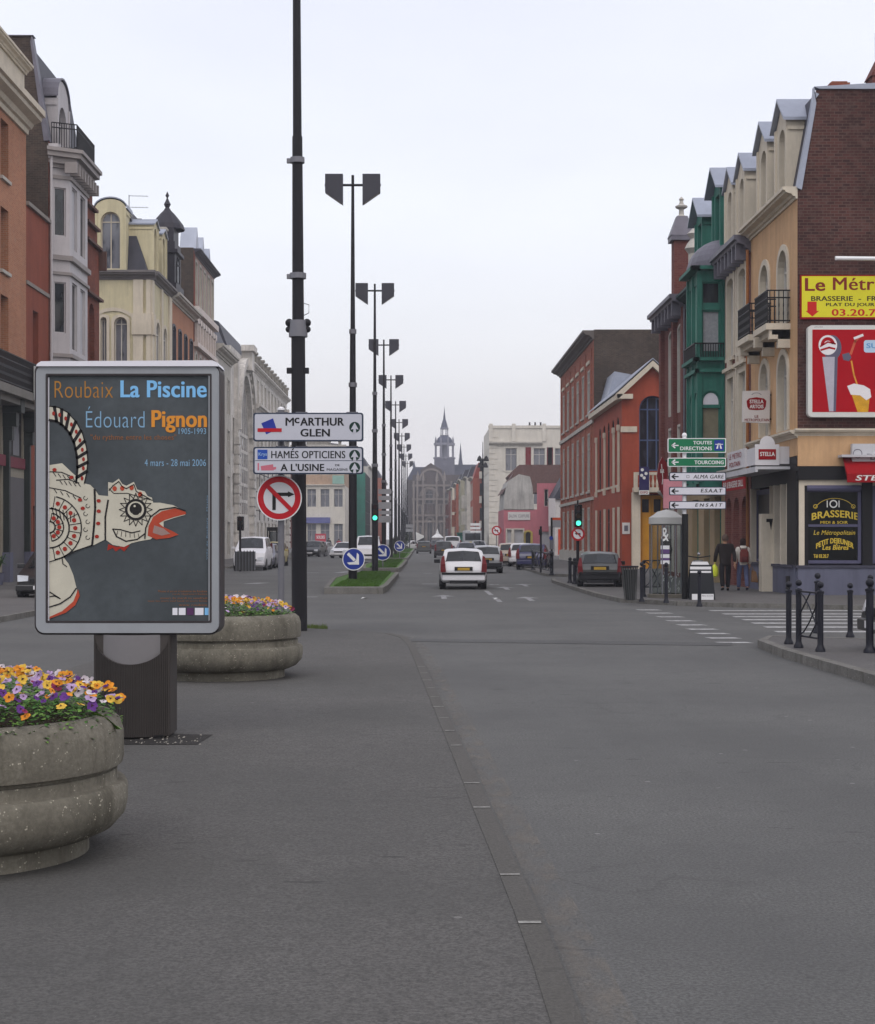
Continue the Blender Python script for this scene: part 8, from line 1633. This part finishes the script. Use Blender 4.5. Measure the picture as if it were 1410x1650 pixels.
bg = thing('backpack', 'dark red backpack on the back of the walker in the pale jacket', 'backpack', (xp2, Yp2 - .2, 1.2)); m = MB(); m.prism([(xp2 - .13, Yp2 - .15, .98), (xp2 + .13, Yp2 - .15, .98), (xp2 + .13, Yp2 - .15, 1.28), (xp2 + .08, Yp2 - .15, 1.38), (xp2 - .08, Yp2 - .15, 1.38), (xp2 - .13, Yp2 - .15, 1.28)], (0, -.12, 0)); m.build('pack', M('backpack red', (112, 52, 48), .7, .15, 8, .2), bg, bevel=.03); m = MB(); m.box(xp2 - .09, xp2 + .09, Yp2 - .31, Yp2 - .26, 1.02, 1.16); m.build('pocket', M('backpack dark', (90, 40, 40), .7), bg, bevel=.02); m = MB(); [m.tube([(xp2 + q * .09, Yp2 - .16, 1.36), (xp2 + q * .11, Yp2 - .05, 1.47), (xp2 + q * .12, Yp2 + .1, 1.38)], .015, 6) for q in (-1, 1)]; m.build('strap', M('backpack dark', (90, 40, 40)), bg)
bg = thing('tote_bag', 'brown tote bag hanging from the right hand of the walker in the pale jacket', 'bag', (xp2 + .33, Yp2, .6)); m = MB(); m.prism([(xp2 + .25, Yp2 - .06, .38), (xp2 + .47, Yp2 - .06, .36), (xp2 + .4, Yp2 - .06, .7), (xp2 + .27, Yp2 - .06, .74)], (0, .14, 0)); m.build('sack', M('tote brown', (132, 100, 74), .8, .2, 6, .2), bg, bevel=.02); m = MB(); m.tube([(xp2 + .3, Yp2 + .01, .72), (xp2 + .27, Yp2 + .02, .86), (xp2 + .36, Yp2 + .01, .7)], .012, 5); m.build('handle', M('tote brown', (132, 100, 74)), bg)
person('person in black standing far off before the pale corner block', PX(530, 195), 195, .05, 1.75, skn, M('black coat', (30, 28, 32), .85), M('black trousers', (28, 26, 30)), blk, hair2, .1, .2)
person('person in a red top far off beside the black clothed one', PX(546, 197), 197, .05, 1.65, skn, M('red top', (160, 50, 60), .85), M('blue jeans', (84, 90, 122)), blk, hair1, -.1)
# ================================================================== FAR SMALL THINGS
Yt = 300; tt = thing('white_tent', 'white pointed market tent in the road before the church', 'tent', (PX(705, Yt), Yt, 0)); xt = PX(705, Yt); m = MB(); c = [(xt - 1.15, Yt, 1.9), (xt + 1.15, Yt, 1.9), (xt + 1.15, Yt + 2.3, 1.9), (xt - 1.15, Yt + 2.3, 1.9)]
d = [(xt - .35, Yt + .8, 2.6), (xt + .35, Yt + .8, 2.6), (xt + .35, Yt + 1.5, 2.6), (xt - .35, Yt + 1.5, 2.6)]
for k in range(4): m.poly([c[k], c[(k + 1) % 4], d[(k + 1) % 4], d[k]]); m.poly([d[k], d[(k + 1) % 4], (xt, Yt + 1.15, 3.6)])
m.build('canopy', M('tent white', (232, 232, 232), .7, .03), tt); m = MB(); [m.box(q[0] - .04, q[0] + .04, q[1] - .04, q[1] + .04, 0, 1.9) for q in c]; m.build('pole', galv, tt)
mc = thing('market_canopy', 'white slanting market canopy at the left end of the road', 'canopy', (PX(672, 290), 290, 0)); m = MB(); m.prism([pixfn(290)(*q) for q in ((670, 857), (683, 863), (683, 866), (671, 872))], (0, 3, 0)); m.build('cloth', M('tent white', (232, 232, 232)), mc); m = MB(); m.box(PX(671, 290), PX(683, 290), 291, 292, 0, PZ(866, 290)); m.build('stall', M('stall dark', (60, 60, 62), .8), mc)
gc_ = thing('green_container', 'dark green kiosk among the cars on the right', 'kiosk', (PX(745, 230), 230, 0)); m = MB(); m.box(PX(737, 230), PX(752, 230), 230, 233, 0, PZ(860, 230)); m.build('box', M('kiosk green', (30, 100, 84), .6, .1), gc_); m = MB(); m.box(PX(736, 230), PX(753, 230), 229.7, 233.2, PZ(860, 230), PZ(858, 230)); m.build('roof', M('kiosk green', (30, 100, 84)), gc_)
vb = thing('bus', 'grey bus with dark windows beyond the green kiosk', 'bus', (PX(760, 210), 210, 0)); xv = PX(759, 210); m = MB(); m.box(xv - .9, xv + 1.4, 210, 218, .4, 2.75); m.build('body', silver, vb, bevel=.1); m = MB(); m.box(xv - .75, xv + 1.25, 209.97, 209.99, 1.5, 2.4); m.build('rear_window', g_dark, vb); m = MB(); m.box(xv - .2, xv + .8, 209.96, 209.98, .7, 1.3); m.build('rear_panel', M('bus yellow', (190, 170, 60), .5), vb); m = MB(); [m.tube([(xv + a, y, .45), (xv + a + .3, y, .45)], .45, 12) for a in (-.9, 1.1) for y in (211.5, 216)]; m.build('wheel', blk, vb)
ab = thing('red_hoarding', 'red and white shop hoarding beside the distant walkers on the left', 'sign', (PX(513, 200), 200, 0)); m = MB(); m.box(PX(508, 200), PX(525, 200), 200, 200.1, PZ(876, 200), PZ(860, 200)); m.build('board', M('hoarding red', (190, 70, 84), .6), ab); text('SOLDES', pixfn(199.99), 510, 523, 868, 863, wht, ab, bold=.03); m = MB(); [m.box(PX(q, 200) - .04, PX(q, 200) + .04, 200.1, 200.15, 0, PZ(876, 200)) for q in (510, 523)]; m.build('post', galv, ab)
bsn = thing('bus_shelter', 'dark framed glass bus shelter by the left parked cars', 'bus shelter', (PX(442, 108), 108, 0)); m = MB(); xA, xB = PX(430, 108), PX(447, 108); m.box(xA, xB, 108, 109.5, PZ(853, 108) - .1, PZ(853, 108) + .15); [m.box(a, a + .08, b, b + .08, 0, PZ(853, 108)) for a in (xA, xB - .08) for b in (108, 109.4)]; m.build('frame', blk, bsn); m = MB(); m.box(xA, xB, 109.42, 109.44, .4, 2.2); m.build('glass_wall', CLEAR('shelter glass', (170, 176, 180), .2), bsn)
# roadside shrubs far along the median
random.seed(8); bshm = M('shrub leaf', (40, 50, 32), .8, .3, 4, .2)
for (pxx, Y, h_, w_, lb) in ((648, 235, 2.6, 1.6, 'dark shrub at the foot of the far lamp posts'), (656, 262, 3.4, 1.8, 'taller dark shrub on the far median end'), (637, 196, 1.6, 1.2, 'low dark shrub on the third median')):
    sb_ = thing('shrub', lb, 'shrub', (PX(pxx, Y), Y, .2)); m = MB()
    for _ in range(900):
        a = random.uniform(0, 6.28); t = random.random(); r_ = w_ * .6 * math.sqrt(random.random()) * math.sin(math.pi * (.15 + .8 * t)) ; c = Vector((PX(pxx, Y) + r_ * math.cos(a), Y + r_ * math.sin(a), .25 + h_ * t)); d1 = Vector((random.uniform(-1, 1), random.uniform(-1, 1), random.uniform(-1, 1))) * .14; d2 = Vector((random.uniform(-1, 1), random.uniform(-1, 1), random.uniform(-1, 1))) * .14; m.poly([c, c + d1, c + d1 + d2, c + d2])
    m.build('crown', bshm, sb_); MB().tube([(PX(pxx, Y), Y, .2), (PX(pxx, Y), Y, h_ * .7)], .06, 6).build('stem', M('bark', (60, 50, 42), .9), sb_)
# litter specks on the road
random.seed(21); wl_ = M('litter', (196, 196, 194), .8, .1)
for (a, b, lb) in ((586, 967, 'crumpled white paper litter in front of the first median'), (543, 935, 'white litter scrap beside the first grass median'), (800, 968, 'tiny white litter scrap on the road near the white car')):
    x, y = G(a, b); m = MB(); m.poly([(x - .05, y, .04), (x + .03, y - .02, .07), (x + .07, y + .03, .035), (x, y + .05, .06)]); m.poly([(x - .05, y, .04), (x - .02, y + .06, .08), (x + .03, y - .02, .07)]); s = .3 if b > 1400 else 1.6; m.v = [(x + (q[0] - x) * s, y + (q[1] - y) * s, q[2]) for q in m.v]; o = m.build('litter', wl_); tag(o, lb, 'litter')
# ================================================================== split stray pieces into parts of their own
def split_pieces(o, maxn=40):
    me = o.data; nv = len(me.vertices); pa = list(range(nv))
    def fd(a):
        while pa[a] != a: pa[a] = pa[pa[a]]; a = pa[a]
        return a
    for e in me.edges: a, b = fd(e.vertices[0]), fd(e.vertices[1]); pa[a] = b
    isl = {}
    for v in me.vertices: isl.setdefault(fd(v.index), []).append(v.index)
    bb = []
    for ids in isl.values():
        co_ = [me.vertices[k].co for k in ids]; bb.append([[min(c[i] for c in co_) - .015 for i in range(3)], [max(c[i] for c in co_) + .015 for i in range(3)], set(ids)])
    ch_ = True
    while ch_:
        ch_ = False
        for i in range(len(bb)):
            for j in range(len(bb) - 1, i, -1):
                if all(bb[i][0][k] <= bb[j][1][k] and bb[j][0][k] <= bb[i][1][k] for k in range(3)):
                    bb[i][0] = [min(p, q) for p, q in zip(bb[i][0], bb[j][0])]; bb[i][1] = [max(p, q) for p, q in zip(bb[i][1], bb[j][1])]; bb[i][2] |= bb[j][2]; bb.pop(j); ch_ = True
    if not 1 < len(bb) <= maxn: return
    data = [([tuple(me.vertices[k].co) for k in sorted(b[2])], {k: n for n, k in enumerate(sorted(b[2]))}, b[2]) for b in bb]
    polys = [list(p.vertices) for p in me.polygons]; mat = me.materials[0] if me.materials else None; nm = o.name.split('.')[0]
    for k, (vs, mp_, st_) in enumerate(data):
        m2 = bpy.data.meshes.new(nm); m2.from_pydata(vs, [], [[mp_[i] for i in p] for p in polys if p[0] in st_]); m2.materials.append(mat)
        if k == 0: o.data = m2
        else:
            c = o.copy(); c.data = m2; C.objects.link(c)
SPL = {'oriel_moulding', 'rusticated_pilaster', 'shop_surround', 'shop_column', 'bracket', 'stone_band', 'pilaster', 'column', 'column_base', 'lintel', 'turret', 'finial', 'balcony', 'shutter', 'stone_ornament', 'door', 'plinth', 'board', 'post', 'clamp', 'strap', 'chimney', 'cellar_grille', 'door_column', 'pointed_dormer', 'buttress', 'transom', 'shopfront', 'arcade', 'roof', 'collar', 'paper_strip', 'pole', 'wheel', 'arch_moulding', 'coping', 'face_features', 'eyes_and_mouth', 'roof_ornament', 'bay', 'inner_wall', 'gold_scroll', 'plate_emblem', 'logo_factory', 'print', 'window', 'poster', 'hood', 'lettering_', 'frame_'}
for o in [o for o in C.objects if o.type == 'MESH' and o.parent and o.name.split('.')[0] in SPL and not o.children and not o.modifiers]:
    if o.name.split('.')[0] == 'window': continue
    split_pieces(o)
# ================================================================== HAZE
hz = MB().box(-70, 70, -12, 560, -1, 48).build('haze', None); tag(hz, kind='stuff')
mh = bpy.data.materials.new('haze'); mh.use_nodes = True; t = mh.node_tree; t.nodes.clear(); o_ = t.nodes.new('ShaderNodeOutputMaterial'); v = t.nodes.new('ShaderNodeVolumePrincipled'); v.inputs['Color'].default_value = (.9, .92, 1, 1); v.inputs['Density'].default_value = .0006; v.inputs['Anisotropy'].default_value = .2
t.links.new(v.outputs[0], o_.inputs['Volume']); hz.data.materials.append(mh)
